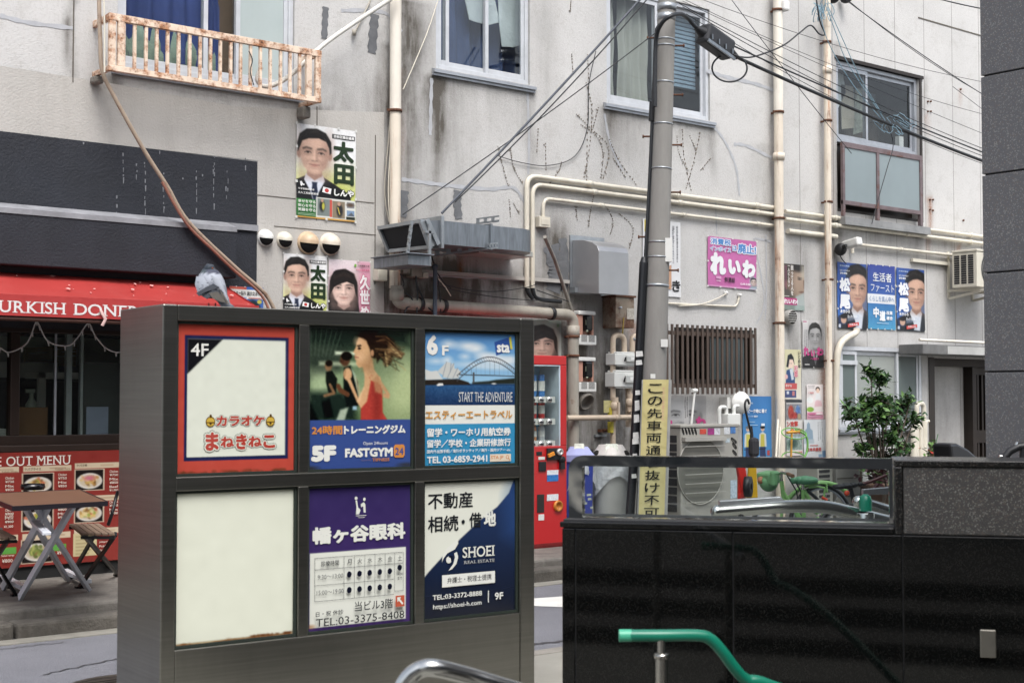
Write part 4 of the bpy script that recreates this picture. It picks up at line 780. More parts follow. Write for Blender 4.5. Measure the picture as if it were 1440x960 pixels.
p.ell(.345, .22, .04, .05, '5a3a28'); p.ell(.36, .195, .045, .032, '17110e', .01); p.ell(.315, .235, .018, .012, '4a2e20'); p.poly([(.33, .28), (.4, .26), (.47, .38), (.48, .55), (.36, .56), (.33, .42)], '161d1b', .012); p.poly([(.4, .27), (.45, .33), (.48, .5), (.45, .4)], '9fb49a', .01); p.line([(.37, .47), (.3, .44), (.28, .41)], .035, '6a462e', .01)
sk2 = 'd2a679'; hair = '2a1b12'                                # woman running
p.poly([(.62, .05), (.72, .02), (.8, .06), (.86, .13), (.93, .17), (.9, .21), (.82, .19), (.79, .25), (.74, .27), (.7, .2), (.66, .24), (.63, .17)], hair, .02); p.poly([(.78, .1), (.93, .17), (.9, .2), (.8, .17), (.77, .25), (.72, .25)], 'a9865a', .03, .8); p.line([(.8, .13), (.9, .19)], .01, 'd9c08a', .01); p.line([(.74, .16), (.76, .26)], .012, 'c9ac78', .01)
p.poly([(.5, .2), (.6, .18), (.63, .29), (.68, .34), (.7, .4), (.6, .42), (.54, .35)], sk2, .012)
p.poly([(.475, .06), (.455, .1), (.452, .125), (.422, .168), (.444, .178), (.434, .192), (.447, .202), (.438, .214), (.453, .226), (.45, .25), (.48, .278), (.56, .262), (.62, .19), (.62, .06)], sk2, .007); p.poly([(.437, .19), (.46, .2), (.441, .214)], 'a85f50', .006); p.poly([(.5, .25), (.56, .23), (.6, .16), (.63, .2), (.6, .3), (.52, .29)], 'a87a54', .06, .7); p.ell(.49, .2, .03, .025, 'e0b48c', .04, 0, .7); p.ell(.47, .09, .03, .03, 'e6c09a', .04, 0, .6)
p.poly([(.46, .05), (.53, -.02), (.66, 0), (.67, .12), (.64, .21), (.6, .2), (.585, .14), (.55, .08), (.5, .06)], hair, .012); p.line([(.465, .12), (.495, .115)], .008, hair, .006); p.ell(.485, .137, .012, .006, '33241b', .005); p.ell(.61, .17, .014, .024, 'b98862', .006)
p.poly([(.56, .36), (.6, .33), (.68, .36), (.71, .44), (.715, .6), (.77, .665), (.5, .665), (.5, .55), (.535, .45)], 'b03420', .01); p.poly([(.62, .4), (.68, .38), (.7, .5), (.7, .64), (.62, .66)], '7d2416', .05, .6); p.poly([(.575, .33), (.69, .34), (.72, .42), (.66, .38), (.6, .37)], sk2, .01); p.poly([(.66, .33), (.7, .38), (.71, .47), (.64, .45), (.62, .36)], 'b98a62', .02, .8)
p.poly([(.54, .32), (.6, .36), (.56, .52), (.5, .57), (.46, .52), (.53, .42)], sk2, .012); p.poly([(.46, .52), (.51, .56), (.4, .36), (.36, .36)], sk2, .012); p.ell(.37, .325, .035, .045, sk2, .012); p.line([(.35, .3), (.34, .34)], .008, 'a97e58', .006); p.line([(.53, .42), (.47, .52)], .012, 'e6c398', .012, .7)
p.poly([(.71, .38), (.79, .47), (.78, .5), (.72, .49), (.72, .46), (.75, .46), (.7, .42)], 'c49a70', .01); p.poly([(.44, .34), (.46, .36), (.5, .48), (.49, .52)], 'e9c8a0', .02, .6)
for k in range(26): y_ = random.uniform(.03, .2); p.line([(random.uniform(.62, .72), y_), (random.uniform(.74, .82), y_+random.uniform(-.02, .06)), (random.uniform(.82, .95), y_+random.uniform(.0, .12))], .004, random.choice(['3a2618', '5a3d26', '8a6844', 'b8945f', '1f140d']), .006, .7)
for k in range(14): p.rect(random.random(), random.uniform(.1, .5), random.random()*.2+.8, random.uniform(.1, .5), random.choice(['8fa678', '2a3a30']), .1, .06)
p.blur(1); p.a = np.clip((p.a-.42)*1.18+.4, 0, 1); p.line([(.47, .125), (.5, .12)], .007, '3a281c', .006); p.ell(.482, .14, .014, .007, '2a1c15', .006); p.line([(.455, .203), (.475, .204)], .005, '8a4a3c', .005); p.noise(.014, 2, (0, 0, 1, .655))
p.rect(-.1, .652, 1.1, 1.1, '2c4a92', .006); p.ell(.02, .99, .06, .015, '3a3226', .02, 0, .7); p.ell(.96, .985, .07, .015, '3a3226', .02, 0, .7)
S = panel(1, 0, p); S.text('24時間', .03, .69, .32, .755, 'd98a2c', .035); S.text('トレーニングジム', .335, .69, .945, .755, 'eef0ea', .055)
S.text('5F', .025, .83, .26, .945, 'eef0ea', .075); S.text('Open 24hours', .52, .81, .765, .84, 'd9dde6', .012); S.text('FASTGYM', .345, .855, .815, .92, 'eef0ea', .05)
S.shape([(.84, .835), (.92, .835), (.935, .85), (.935, .915), (.92, .93), (.84, .93), (.825, .915), (.825, .85)], 'd98a2c'); S.text('24', .838, .858, .922, .912, '2c4a92', .02); S.text('TIPNESS', .61, .93, .78, .953, 'c07a3c', .03); S.text('Operated by', .5, .938, .6, .95, '8d6a52', 0)
tag(S.build('sign_panel', ACR, SG), 'gym panel with a woman running and floor mark 5F')
# travel panel
p = Paint(180, PA, '4f9ad6'); p.vgrad(0, .4, '3f86c9', '9fd0ee')
for x, y, a, b_ in ((.26, .09, .05, .025), (.47, .1, .1, .03), (.56, .12, .07, .03), (.72, .19, .1, .032), (.8, .2, .08, .028), (.66, .17, .06, .02), (.92, .215, .08, .022), (.25, .21, .03, .02), (.13, .22, .04, .012), (.44, .18, .03, .015), (.95, .19, .04, .02), (.55, .24, .12, .015), (.8, .26, .1, .012)): p.ell(x, y, a, b_, 'f2f5f4', .05, 0, .85)
p.rect(-.1, .385, 1.1, .56, '17406d', .01); p.vgrad(.4, .55, '1d5487', '12305a'); p.noise(.02, 2, (0, .4, 1, .55)); p.poly([(.0, .36), (.2, .355), (.36, .35), (.48, .375), (.5, .395), (0, .4)], '2b2520', .01); p.poly([(.52, .375), (.7, .365), (.78, .355), (1, .34), (1, .385), (.52, .39)], '262c26', .012)
for pts in ([(.02, .36), (.01, .28), (.12, .31), (.2, .355)], [(.05, .3), (.14, .29), (.2, .355)]): p.poly(pts, 'd9dcd8', .008)
for pts in ([(.14, .3), (.24, .225), (.29, .23), (.22, .33)], [(.2, .34), (.25, .26), (.32, .23), (.33, .28), (.29, .35)], [(.29, .35), (.31, .28), (.36, .27), (.4, .3), (.37, .345)]): p.poly(pts, 'cfd2ce', .008)
for q in ([(.24, .225), (.2, .335)], [(.32, .235), (.25, .345)], [(.36, .27), (.31, .345)], [(.29, .235), (.28, .3)]): p.line(q, .006, '8f9aa4', .006)
arch = [(.355+.645*t, .335-.155*math.sin(math.pi*(t*.85+.02))) for t in np.linspace(0, 1, 26)]; arch2 = [(x, y+.03+.03*abs(x-.68)) for x, y in arch]
p.line(arch, .007, '4a5058', .005); p.line(arch2, .007, '4a5058', .005); p.line([(.38, .318), (1, .326)], .008, '3f454c', .005); p.rect(.525, .3, .545, .38, '55585c', .006)
for (a, c) in zip(arch[::1], arch2[1:]): p.line([a, c], .003, '5a626a', .004)
for x, y in arch2[2::2]: p.line([(x, y), (x, .325)], .0022, '5d6770', .004, .8)
p.poly([(.13, .4), (.16, .385), (.2, .385), (.21, .4), (.15, .405)], 'f4f4f0', .006); p.ell(.76, .385, .02, .005, 'f4f4f0', .006); p.rect(-.1, .55, 1.1, .69, 'eef0e8', .004); p.rect(-.1, .69, 1.1, 1.1, '1190c2', .004); p.poly([(.765, .065), (.945, .02), (.965, .12), (.785, .17)], '1d4fa0', .005); p.poly([(.93, .025), (.955, .018), (.972, .115), (.948, .12)], 'd8cf3a', .005); p.ell(.01, .005, .03, .01, '46402f', .02, 0, .6)
S = panel(2, 0, p); S.text('6', .03, .03, .15, .18, '6d8aa8', .06, up=.001); S.text('6', .03, .025, .145, .175, 'f4f4ee', .05); S.text('F', .19, .1, .26, .175, 'f4f4ee', .03); S.text('sta', .79, .075, .935, .145, 'f4f6f4', .04)
S.text('START THE ADVENTURE', .37, .45, .965, .525, 'd9dee0', .0); S.text('エスティーエートラベル', .015, .59, .965, .655, 'd99a32', .03)
S.text('留学・ワーホリ用航空券', .03, .72, .945, .785, 'f0f4f2', .035); S.text('留学／学校・企業研修旅行', .03, .805, .945, .865, 'f0f4f2', .03); S.text('国内外出張手配／海外ボランティア／海外・国内ツアー etc.', .03, .88, .945, .906, 'f0f4f2', .02, res=1)
S.text('TEL 03-6859-2941', .03, .93, .68, .98, 'f0f4f2', .03); S.box(.71, .925, .945, .982, 'e9dcc4'); S.text('STA JP', .72, .937, .86, .97, 'd9823c', .015); S.disc(.905, .95, .017, .016, 'd9823c', 14); S.disc(.905, .95, .011, .011, 'e9dcc4', 14); S.shape([(.914, .962), (.92, .958), (.935, .974), (.93, .978)], 'd9823c')
tag(S.build('sign_panel', ACR, SG), 'travel agency panel with harbour bridge picture and floor mark 6F')
# eye clinic panel
p = Paint(140, PA, '392a62'); p.vgrad(0, 1, '352861', '43296b'); p.noise(.006, 8); p.rect(.02, .455, .955, .975, 'e9ece2', .005); p.ell(.03, .965, .03, .012, 'a9713c', .02, 0, .7)
S = panel(1, 1, p); WH = 'eceee6'
S.shape([(.45, .1), (.465, .1), (.475, .15), (.5, .17), (.485, .2), (.455, .2), (.46, .15)], WH); S.shape([(.5, .13), (.53, .115), (.545, .13), (.55, .19), (.53, .19), (.525, .145), (.505, .15)], WH); S.disc(.455, .085, .015, .012, WH, 12); S.disc(.535, .095, .013, .012, WH, 12); S.box(.455, .208, .555, .212, WH); S.box(.475, .222, .54, .225, WH)
S.text('幡ヶ谷眼科', .04, .275, .945, .395, WH, .05); LN = '55585a'
for y in (.49, .57, .68, .79): S.box(.06, y, .92 if y < .5 or y == .57 else (.83 if y < .7 else .83), y+.003, LN)
S.box(.06, .49, .063, .79, LN); S.box(.92, .49, .923, .77, LN); S.box(.83, .767, .923, .77, LN)
for x in (.335, .435, .535, .635, .735, .83): S.box(x, .49, x+.003, .79 if x < .83 else .77, LN)
S.text('診療時間', .115, .512, .285, .55, '3a3d40', .01); S.text('9:30〜13:00', .085, .608, .325, .64, '4a4d50', 0); S.text('15:00〜19:00', .075, .716, .33, .748, '4a4d50', 0)
for i, ch in enumerate('月火水木金土'):
    x = .385+.1*i-(.002*i); S.text(ch, x-.022, .512, x+.022, .55, '3a3d40', .01); S.disc(x-.002, .62 if i < 5 else .6, .023, .022, '15182c', 18)
    if i < 5: S.disc(x-.002, .73, .023, .022, '15182c', 18)
S.text('14:00', .845, .638, .905, .655, '4a4d50', .01); S.text('まで', .852, .665, .898, .688, '4a4d50', .01)
S.text('日・祝 休診', .06, .86, .32, .895, '33363a', .015); S.text('当ビル3階', .43, .815, .805, .885, '24272c', .012); S.text('TEL:03-3375-8408', .06, .91, .92, .965, '24272c', .005)
S.box(.83, .8, .92, .88, 'c4502a'); S.shape([(.845, .812), (.885, .812), (.873, .825), (.908, .858), (.896, .868), (.862, .835), (.85, .848)], WH)
tag(S.build('sign_panel', ACR, SG), 'purple eye clinic panel with an opening hours table')
# estate agent panel
p = Paint(160, PA, '131c33'); p.vgrad(0, 1, '1c3a6e', '11182a'); p.poly([(-.1, -.1), (.99, -.1), (.985, 0), (.93, .1), (.8, .2), (.6, .3), (.4, .42), (.2, .55), (.06, .65), (0, .7), (-.1, .7)], 'e9ecdf', .006); p.poly([(.99, -.1), (1.1, -.1), (1.1, .5), (.9, .4), (.92, .12), (.985, 0)], '1d4f94', .2, .6)
S = panel(2, 1, p); BK = '23262a'; S.text('不動産', .045, .075, .525, .195, BK, .02); S.text('相続', .045, .245, .37, .365, BK, .02); S.disc(.42, .3, .018, .016, BK, 14)
S.text('借', .485, .235, .62, .35, BK, .02); S.text('地', .645, .23, .78, .345, 'eceee6', .04)
S.shape([(.19, .59), (.2, .54), (.24, .49), (.3, .46), (.36, .42), (.365, .46), (.33, .5), (.25, .525), (.21, .56)], WH); S.shape([(.26, .655), (.31, .61), (.33, .56), (.32, .53), (.35, .52), (.365, .56), (.345, .61), (.3, .645)], WH); S.disc(.265, .575, .03, .026, WH, 18); S.disc(.285, .565, .028, .022, '141d35', 18); S.disc(.262, .578, .024, .022, WH, 18)
S.text('SHOEI', .41, .49, .765, .57, WH, .012, ser=True); S.text('REAL ESTATE', .425, .592, .76, .615, 'cdd0cc', .0, ser=True)
S.box(.19, .685, .765, .775, 'eef0ea'); S.text('弁護士・税理士提携', .245, .705, .725, .75, '2a2d33', .008); S.text('TEL:03-3372-8888', .09, .825, .62, .862, WH, .02); S.text('https://shoei-h.com', .095, .895, .615, .94, WH, .012); S.box(.685, .83, .695, .92, WH); S.text('9F', .76, .85, .855, .905, WH, .025)
tag(S.build('sign_panel', ACR, SG), 'navy estate agent panel with a white curved corner')
# ------------------------------------------------------------------ things fixed to the far wall
def bracket(b, x, Y, z, r, mi=0): b.lathe([(r, -.012), (r+.008, -.012), (r+.008, .012), (r, .012)], (x, Y, z), 16, mi); b.box((x-r-.035, Y-.006, z-.01), (x-r+.002, Y+.006, z+.01), mi); b.box((x-.012, Y+r-.004, z-.01), (x+.012, WY-.001, z+.01), mi)
# rusty window guard
Yg = WY-.3; gx0, gx1 = P(152, 60, Yg).x, P(451, 100, Yg).x; gz1, gz0 = P(163, 25, Yg).z, P(163, 97, Yg).z
WG = thing('window_guard', 'rusty cream painted iron window guard in front of the blue curtained window', 'railing', ((gx0+gx1)/2, Yg+.1, gz0))
for nm, z in (('top_rail', gz1), ('bottom_rail', gz0)):
    b = MB(); h = .055 if nm == 'top_rail' else .045
    b.box((gx0, Yg-.018, z-h/2), (gx1, Yg+.018, z+h/2)); b.box((gx0+.002, Yg+.0185, z-h/2+.003), (gx0+.036, WY-.001, z+h/2-.003)); b.box((gx1-.036, Yg+.0185, z-h/2+.003), (gx1-.002, WY-.001, z+h/2-.003)); b.build(nm, RUSTY, WG, bevel=.003)
for x in (gx0+.03, gx0+.1, gx1-.03, gx1-.12): b = MB(); b.box((x-.026, Yg-.016, gz0+.023), (x+.026, Yg+.016, gz1-.028)); b.build('post', RUSTY, WG, bevel=.003)
random.seed(4)
for k in range(19):
    x = P(174, 60, Yg).x+(P(434, 100, Yg).x-P(174, 60, Yg).x)*k/18+random.uniform(-.004, .004); b = MB(); b.box((x-.012, Yg-.01, gz0+.0235), (x+.012, Yg+.01, gz1-.0285)); b.build('baluster', RUSTY, WG)
b = MB(); b.box((gx1-.06, WY-.12, gz0-.12), (gx1+.02, WY-.004, gz0-.02)); b.box((gx0-.02, WY-.1, gz0-.08), (gx0+.06, WY-.004, gz0-.024)); b.build('bracket', mat('grey_mortar_lump', '77736c', .95, 0, .3, 12, .8, 40, .01), WG, bevel=.015)
# hoses and cables running down the wall
def hose(name, label, cat, pts, r, m, Y=WY-.03, n=8, seg=6): b = MB(); b.tube(bez([P(*q, Y) if len(q) == 2 else P(*q) for q in pts], seg), r, n); return tag(b.build(name, m), label, cat)
HTAN = mat('sunbaked_tan_hose', '9b8b7a', .6, 0, .15, 3, 0, 60, .002, .25, 4, '7d5644')
hose('hose', 'long tan double hose slanting across the black fascia down to the awning', 'hose', [(139, -10), (141, 60), (144, 100), (160, 135), (203, 212), (235, 262), (265, 312), (330, 375), (372, 412), (388, 440)], .017, HTAN, WY-.24)
hose('hose', 'thinner reddish hose strapped beside the tan hose below the window guard', 'hose', [(228, 256), (262, 314), (300, 352), (326, 377), (366, 413), (380, 440)], .012, mat('reddish_hose', '8a5f50', .6, 0, .2, 4), WY-.25)
hose('cable', 'slim pale cable dropping beside the left end of the window guard', 'cable', [(146, -10), (147, 40), (147, 102)], .007, PVC, WY-.33)
hose('hose', 'white corrugated air hose passing through the bars of the window guard', 'hose', [(560, -8), (520, 18), (470, 52), (445, 72), (420, 96), (395, 115), (372, 122), (362, 112), (367, 95)], .02, mat('white_hose', 'cfccc4', .6, 0, .1, 6), WY-.2)
hose('cable', 'loose thin cord hanging from the window guard down its bars', 'cable', [(350, 72), (355, 85), (352, 100), (357, 120)], .004, CABLE, WY-.32)
b = MB(); b.tube([P(521, 1, WY-.02), P(498, 48, WY-.03)], .009, 8); b.lathe([(0, 0), (.018, 0), (.018, .05), (0, .05)], P(498, 50, WY-.035), 8); tag(b.build('rod', PVCG), 'short bent metal rod sticking out of the wall above the drainpipe', 'rod')
hose('cable', 'straight pale cord slanting past the second window to the drainpipe', 'cable', [(618, -6), (600, 48), (567, 126)], .005, PVC, WY-.05)
hose('cable', 'grey cord hanging in a slack line left of the tall drainpipe', 'cable', [(549, 158), (546, 200), (541, 255), (542, 285), (547, 312)], .006, PVCG, WY-.05)
hose('cable', 'second grey cord hugging the tall drainpipe', 'cable', [(551, 160), (548, 220), (546, 270), (548, 312)], .005, PVC, WY-.06)
# main drainpipe and its low horizontal run
dx = P(556, 150, WY-.09).x
D1 = thing('drainpipe', 'tall white drainpipe streaked with rust between the first two windows', 'drainpipe', (dx, WY-.09, P(556, 405, WY-.09).z))
b = MB(); zt_ = P(556, 156, WY-.09).z; zb_ = P(550, 405, WY-.09).z; b.tube([(dx, WY-.09, zt_+.002), (dx, WY-.09, 8)], .052, 18); b.build('upper_pipe', PIPE, D1)
b = MB(); b.tube([(dx, WY-.09, zt_), (dx, WY-.09, zb_)], .05, 18); b.build('lower_pipe', PIPER, D1)
b = MB(); bracket(b, dx, WY-.09, zt_, .054); b.build('bracket', RUST, D1)
lz = P(680, 432, WY-.12).z; ex = P(806, 450, WY-.12).x
D2 = thing('waste_pipe', 'grimy horizontal waste pipe running under the duct and elbowing down beside the meters', 'pipe', (ex, WY-.12, .16))
b = MB(); b.tube(fillet([(dx, WY-.12, zb_+.02), (dx, WY-.12, lz), (ex, WY-.12, lz-.03), (ex, WY-.12, .2)], .1, 8), .055, 16); b.build('pipe', PVCG, D2)
for x in (P(590, 420, WY-.12).x, P(623, 424, WY-.12).x, P(775, 438, WY-.12).x): b = MB(); b.lathe([(.057, -.02), (.064, -.02), (.064, .02), (.057, .02)], (x, WY-.12, lz-.03*(x-dx)/(ex-dx)), 16, 0, (1, 0, 0)); b.build('coupling', RUST if x > 9.3 else BLACKC, D2)
for z in (P(803, 473, WY-.12).z, P(803, 500, WY-.12).z): b = MB(); bracket(b, ex, WY-.12, z, .057); b.build('bracket', RUST, D2)
b = MB(); b.lathe([(.055, -.05), (.064, -.05), (.064, .05), (.055, .05)], (dx, WY-.12, lz+.07), 16); b.build('socket', PVCG, D2); b = MB(); b.lathe([(.056, -.06), (.064, -.06), (.064, .06), (.056, .06)], (ex, WY-.12, P(806, 455, WY-.12).z-.08), 16); b.build('socket', PVCG, D2)
# right hand drainpipes
def drain(px0, px1, y_join, r, ys, label, upper=PIPE, lower=PIPER):
    a, c = P(px0, 0, WY-.1), P(px1, 600, WY-.1); x = (a.x+c.x)/2; t = thing('drainpipe', label, 'drainpipe', (x, WY-.1, .16))
    zj_ = P(px1, y_join, WY-.1).z
    b = MB(); b.tube([(a.x, WY-.1, 8.5), (a.x+(c.x-a.x)*.5, WY-.1, zj_+.002)], r, 16); b.build('upper_pipe', upper, t); b = MB(); b.tube([(a.x+(c.x-a.x)*.5, WY-.1, zj_), (c.x, WY-.1, .16)], r*.97, 16); b.build('lower_pipe', lower, t)
    for y in ys: b = MB(); bracket(b, x+(P(px0, y, WY-.1).x-x)*.0, WY-.1, P((px0+px1)/2, y, WY-.1).z, r+.002); b.build('bracket', RUST, t)
    b = MB(); b.lathe([(r, -.04), (r+.012, -.04), (r+.012, .04), (r, .04)], (x, WY-.1, zj_-.5), 16); b.build('socket', lower, t); return t
drain(1094.5, 1097, 159, .054, (15, 158, 307, 454), 'thick white drainpipe with rusty lower half where the two buildings meet')
drain(1165, 1165.5, 40, .042, (60, 170, 284, 393, 507), 'slim rust streaked drainpipe just left of the balcony screen', PIPER, PIPER)
# hooded wall vents
for k, (x, y, r_, lab) in enumerate(((376, 334, 10.5, 'small white round vent hood at the left end of the row of four'), (403, 337, 10.5, 'small cream round vent hood second in the row above the small posters'), (436, 341, 14.5, 'large round vent hood stained tan, third in the row of four'), (467, 343, 14.5, 'large cream round vent hood at the right end of the row of four'))):
    p = P(x, y, WY-.05); r = r_*.0061; t = thing('vent_hood', lab, 'vent', (p.x, WY, p.z-r), 'round vent hoods in a row above the posters')
    m = [WHITEP, IVORYP, mat('tan_stained_enamel', 'bfa78a', .4, 0, .15, 6), mat('cream_enamel', 'd0c6b6', .4, 0, .12, 6)][k]
    b = MB(); b.lathe([(r*1.12, 0), (r*1.12, .02), (r, .03)], (p.x, WY-.001, p.z), 24, 0, (0, -1, 0)); b.build('flange', m, t)
    b = MB(); vs = []; N = 20; K = 9                # half dome whose mouth looks down and outward
    for i in range(K+1):
        th = (i/K)*R(100)
        for j in range(N+1):
            ph = math.pi*j/N; d = Vector((math.cos(ph), -math.sin(ph)*math.sin(th), math.sin(ph)*math.cos(th)))
            vs.append(Vector((p.x, WY-.03, p.z))+d*r)
    b.add(vs, [(i*(N+1)+j, i*(N+1)+j+1, (i+1)*(N+1)+j+1, (i+1)*(N+1)+j) for i in range(K) for j in range(N)], 0, True)
    b.build('hood', m, t, fixn=False)
    b = MB(); b.lathe([(r*.97, 0), (r*.97, .024), (0, .024)], (p.x, WY-.002, p.z), 20, 0, (0, -1, 0)); b.ball((p.x, WY-.035, p.z-.004), r*.93, r*.8, r*.93, 16); b.build('mouth', mat('vent_mouth_black', '0b0a0a', .95), t)  # black disc and ball fill the mouth of the hood
# big galvanised duct with its hood and drip tray
Yd = WY-.62; DZ1, DZ0 = P(700, 318, Yd).z, P(700, 350, Yd).z; bx0, bx1 = P(622, 320, Yd).x, P(765, 340, Yd).x
DU = thing('ventilation_duct', 'large galvanised kitchen duct with rounded end hung on the grimy wall', 'duct', ((bx0+bx1)/2, WY-.3, DZ0))
rx = .3; prof = [(bx0, Yd), (bx1-rx, Yd)]+[(bx1-rx+rx*math.sin(k/8*math.pi/2), Yd+rx-rx*math.cos(k/8*math.pi/2)) for k in range(1, 9)]+[(bx1, WY-.1), (bx0, WY-.1)]
b = MB(); b.prism([(x, y, DZ0) for x, y in prof], (0, 0, DZ1-DZ0), 0); b.build('body', GALV, DU)
b = MB(); xs_ = P(690, 330, Yd).x; b.box((xs_-.012, Yd-.015, DZ0-.015), (xs_+.012, WY-.09, DZ1+.015)); b.build('seam', GALV, DU)
b = MB(); b.box((bx0-.03, Yd-.03, DZ0-.04), (bx0+.0, WY-.07, DZ1+.04)); b.build('flange', GALVL, DU, bevel=.004)
# sloping hood left of the duct: box whose mouth looks left and down
ha, hb = P(531, 317, Yd-.12), P(598, 309, Yd-.12); mx0 = P(540, 330, Yd).x; top = DZ1+.03; low = DZ0-.02
q = [P(533, 321, WY-.1), P(594, 311, Yd), P(607, 347, Yd), P(546, 353, WY-.1)]; fl = [Vector((bx0-.031, WY-.1, DZ1)), Vector((bx0-.031, Yd, DZ1)), Vector((bx0-.031, Yd, DZ0)), Vector((bx0-.031, WY-.1, DZ0))]
b = MB(); b.add(q+fl, [(0, 1, 5, 4), (1, 2, 6, 5), (2, 3, 7, 6), (3, 0, 4, 7), (4, 5, 6, 7)]); b.build('hood', GALV, DU)
b = MB(); b.prism([v+Vector((.012, 0, 0)) for v in q], (.01, 0, 0)); b.build('mouth', mat('duct_mouth_black', '15171a', .7, 0, .3, 40), DU)  # flat black plate closes the duct mouth
b = MB()
for i, w_ in ((0, .045), (1, .07), (2, .02), (3, .02)): b.bar(q[i], q[(i+1) % 4], .03, w_, 0, (1, 0, 0))
q2 = [P(600, 309, Yd-.02), P(616, 344, Yd-.02)]; b.bar(q2[0], q2[1], .04, .03, 0, (0, 1, 0)); b.build('mouth_frame', GALVL, DU)
b = MB(); a = P(603, 325, Yd-.05); b.box((a.x-.05, a.y-.02, a.z-.02), (a.x+.05, a.y+.02, a.z+.0)); b.box((a.x-.012, a.y-.02, a.z-.3), (a.x+.012, a.y, a.z+.06)); b.build('stiffener', GALVL, DU)
# tray below the mouth
ta, tb = P(522, 361, Yd-.1), P(604, 362, Yd-.1); tz1, tz0 = P(573, 357, Yd-.1).z, P(573, 372, Yd-.1).z
DT = thing('drip_tray', 'shallow galvanised drip tray hanging on chains beneath the duct mouth', 'tray', ((ta.x+tb.x)/2, Yd, tz0))
ta = P(574, 364, Yd-.1); b = MB(); b.box((ta.x, Yd-.1, tz0), (tb.x, WY-.2, tz1)); b.box((ta.x-.02, Yd-.13, tz1), (tb.x+.03, WY-.18, tz1+.012)); b.build('tray', GALV, DT, bevel=.004)
for (x0_, y0_), (x1_, y1_) in (((579, 311), (573, 356)),):
    b = MB(); a, c = P(x0_, y0_, Yd-.1), P(x1_, y1_, Yd-.1); n = 9
    for i in range(n): e0, e1 = a.lerp(c, i/n), a.lerp(c, (i+1)/n); b.bar(e0, e1, .03 if i % 2 else .014, .014 if i % 2 else .03)
    b.build('chain', GALVL, DT)
# slotted angle struts that carry the duct
def strut(label, x0, y0, x1, y1, Y0, Y1, side=False):
    a, c = P(x0, y0, Y0), P(x1, y1, Y1); b = MB(); d = c-a; L = d.length; n = max(3, int(L/.1))
    u = Vector((0, 0, 1)); 
    for dz in (-.02, .02): b.bar(a+u*dz, c+u*dz, .006, .014)
    for i in range(n+1): e = a.lerp(c, i/n); f2 = a.lerp(c, min(1, (i+.4)/n)); b.bar(e, f2, .006, .04)
    b.bar(a-u*.026+Vector((0, .02, 0)), c-u*.026+Vector((0, .02, 0)), .04, .005); return tag(b.build('slotted_strut', GALVL), label, 'bracket', 'slotted struts of the kitchen duct')
strut('slotted steel strut under the left half of the kitchen duct', 612, 356, 690, 346, WY-.2, Yd-.02); strut('short slotted strut end showing under the seam of the duct', 688, 346, 700, 345, Yd-.03, Yd-.03); strut('slotted steel strut lying on top of the kitchen duct', 670, 311, 702, 307, WY-.2, Yd+.1)
b = MB(); a, c = P(664, 352, WY-.25), P(740, 360, WY-.25); b.box((a.x, WY-.35, a.z-.03), (c.x, WY-.003, a.z+.02)); b.prism([(a.x+.06, WY-.32, a.z+.021), (a.x+.06, WY-.02, a.z+.12), (a.x+.06, WY-.02, a.z+.021)], (c.x-a.x-.12, 0, 0)); tag(b.build('wall_tray', mat('pale_enamel_fitting', 'a9a9a4', .4, .3, .1, 5), bevel=.006), 'pale metal tray on the wall just below the rounded duct end', 'lamp')  # second pale tray on the wall below the duct, no lamp
# small boxes and cables tangled under the tray
for k, (x0_, y0_, x1_, y1_, dp, m, lab) in enumerate(((532, 375, 545, 395, .09, IVORYP, 'small ivory cover box left of the drainpipe under the drip tray'), (579, 366, 594, 390, .1, mat('aged_beige_box', '8f887b', .6, 0, .2, 9), 'beige junction box wrapped in cables under the drip tray'), (567, 368, 578, 385, .08, PVCG, 'grimy grey switch box beside the drainpipe under the tray'), (595, 383, 603, 391, .08, IVORYP, 'tiny pale socket box right of the beige junction box'))):
    a, c = P(x0_, y0_, WY-dp), P(x1_, y1_, WY-dp); b = MB(); b.box((a.x, WY-dp, c.z), (c.x, WY-.003, a.z)); tag(b.build('junction_box', m, bevel=.008), lab, 'box')
random.seed(9)
for lab, pts, r_ in (('black cable looping left below the beige junction box', [(585, 388), (586, 400), (593, 415), (600, 430), (612, 440)], .008), ('black cable sagging in front of the waste pipe', [(602, 370), (612, 380), (625, 398), (634, 405)], .006), ('black cable hanging straight down beside the drainpipe elbow', [(586, 395), (587, 415), (586, 440)], .007), ('black looped cable at the left elbow of the waste pipe', [(570, 412), (578, 418), (580, 428), (573, 432), (569, 440)], .008), ('thin black cable along the moulding under the duct', [(606, 392), (640, 404), (690, 410), (740, 404), (757, 398)], .004), ('pale cord slanting below the moulding', [(613, 388), (625, 402), (634, 416)], .005), ('dark cable drooping along the waste pipe', [(615, 402), (660, 412), (720, 420), (790, 424)], .004), ('thin dark wire under the moulding by the conduits', [(755, 408), (775, 415), (800, 424)], .005), ('black wire bundle dropping beside the black riser', [(607, 360), (614, 385), (618, 410), (620, 440)], .006), ('short black cable stub near the junction boxes', [(563, 385), (568, 400), (560, 405)], .006)):
    hose('cable', lab, 'cable', pts, r_, CABLE if 'pale' not in lab else PVC, WY-.16)
b = MB(); p = P(612, 375, WY-.2); b.tube([(p.x, WY-.2, p.z), (p.x, WY-.2, 1.9)], .02, 10); b.ball((p.x, WY-.2, p.z), .028); tag(b.build('riser_pipe', mat('slate_blue_pvc', '3d4450', .5, 0, .2, 6)), 'dark slate blue riser pipe standing below the drip tray', 'pipe')
b = MB(); b.tube([P(766, 333, WY-.5), P(780, 365, WY-.25), P(800, 425, WY-.1), P(805, 440, WY-.08)], .018, 10); tag(b.build('wrapped_strut', mat('taped_grey_strut', '8d8880', .8, 0, .3, 14)), 'slanting taped strut between the duct end and the waste pipe elbow', 'strut')
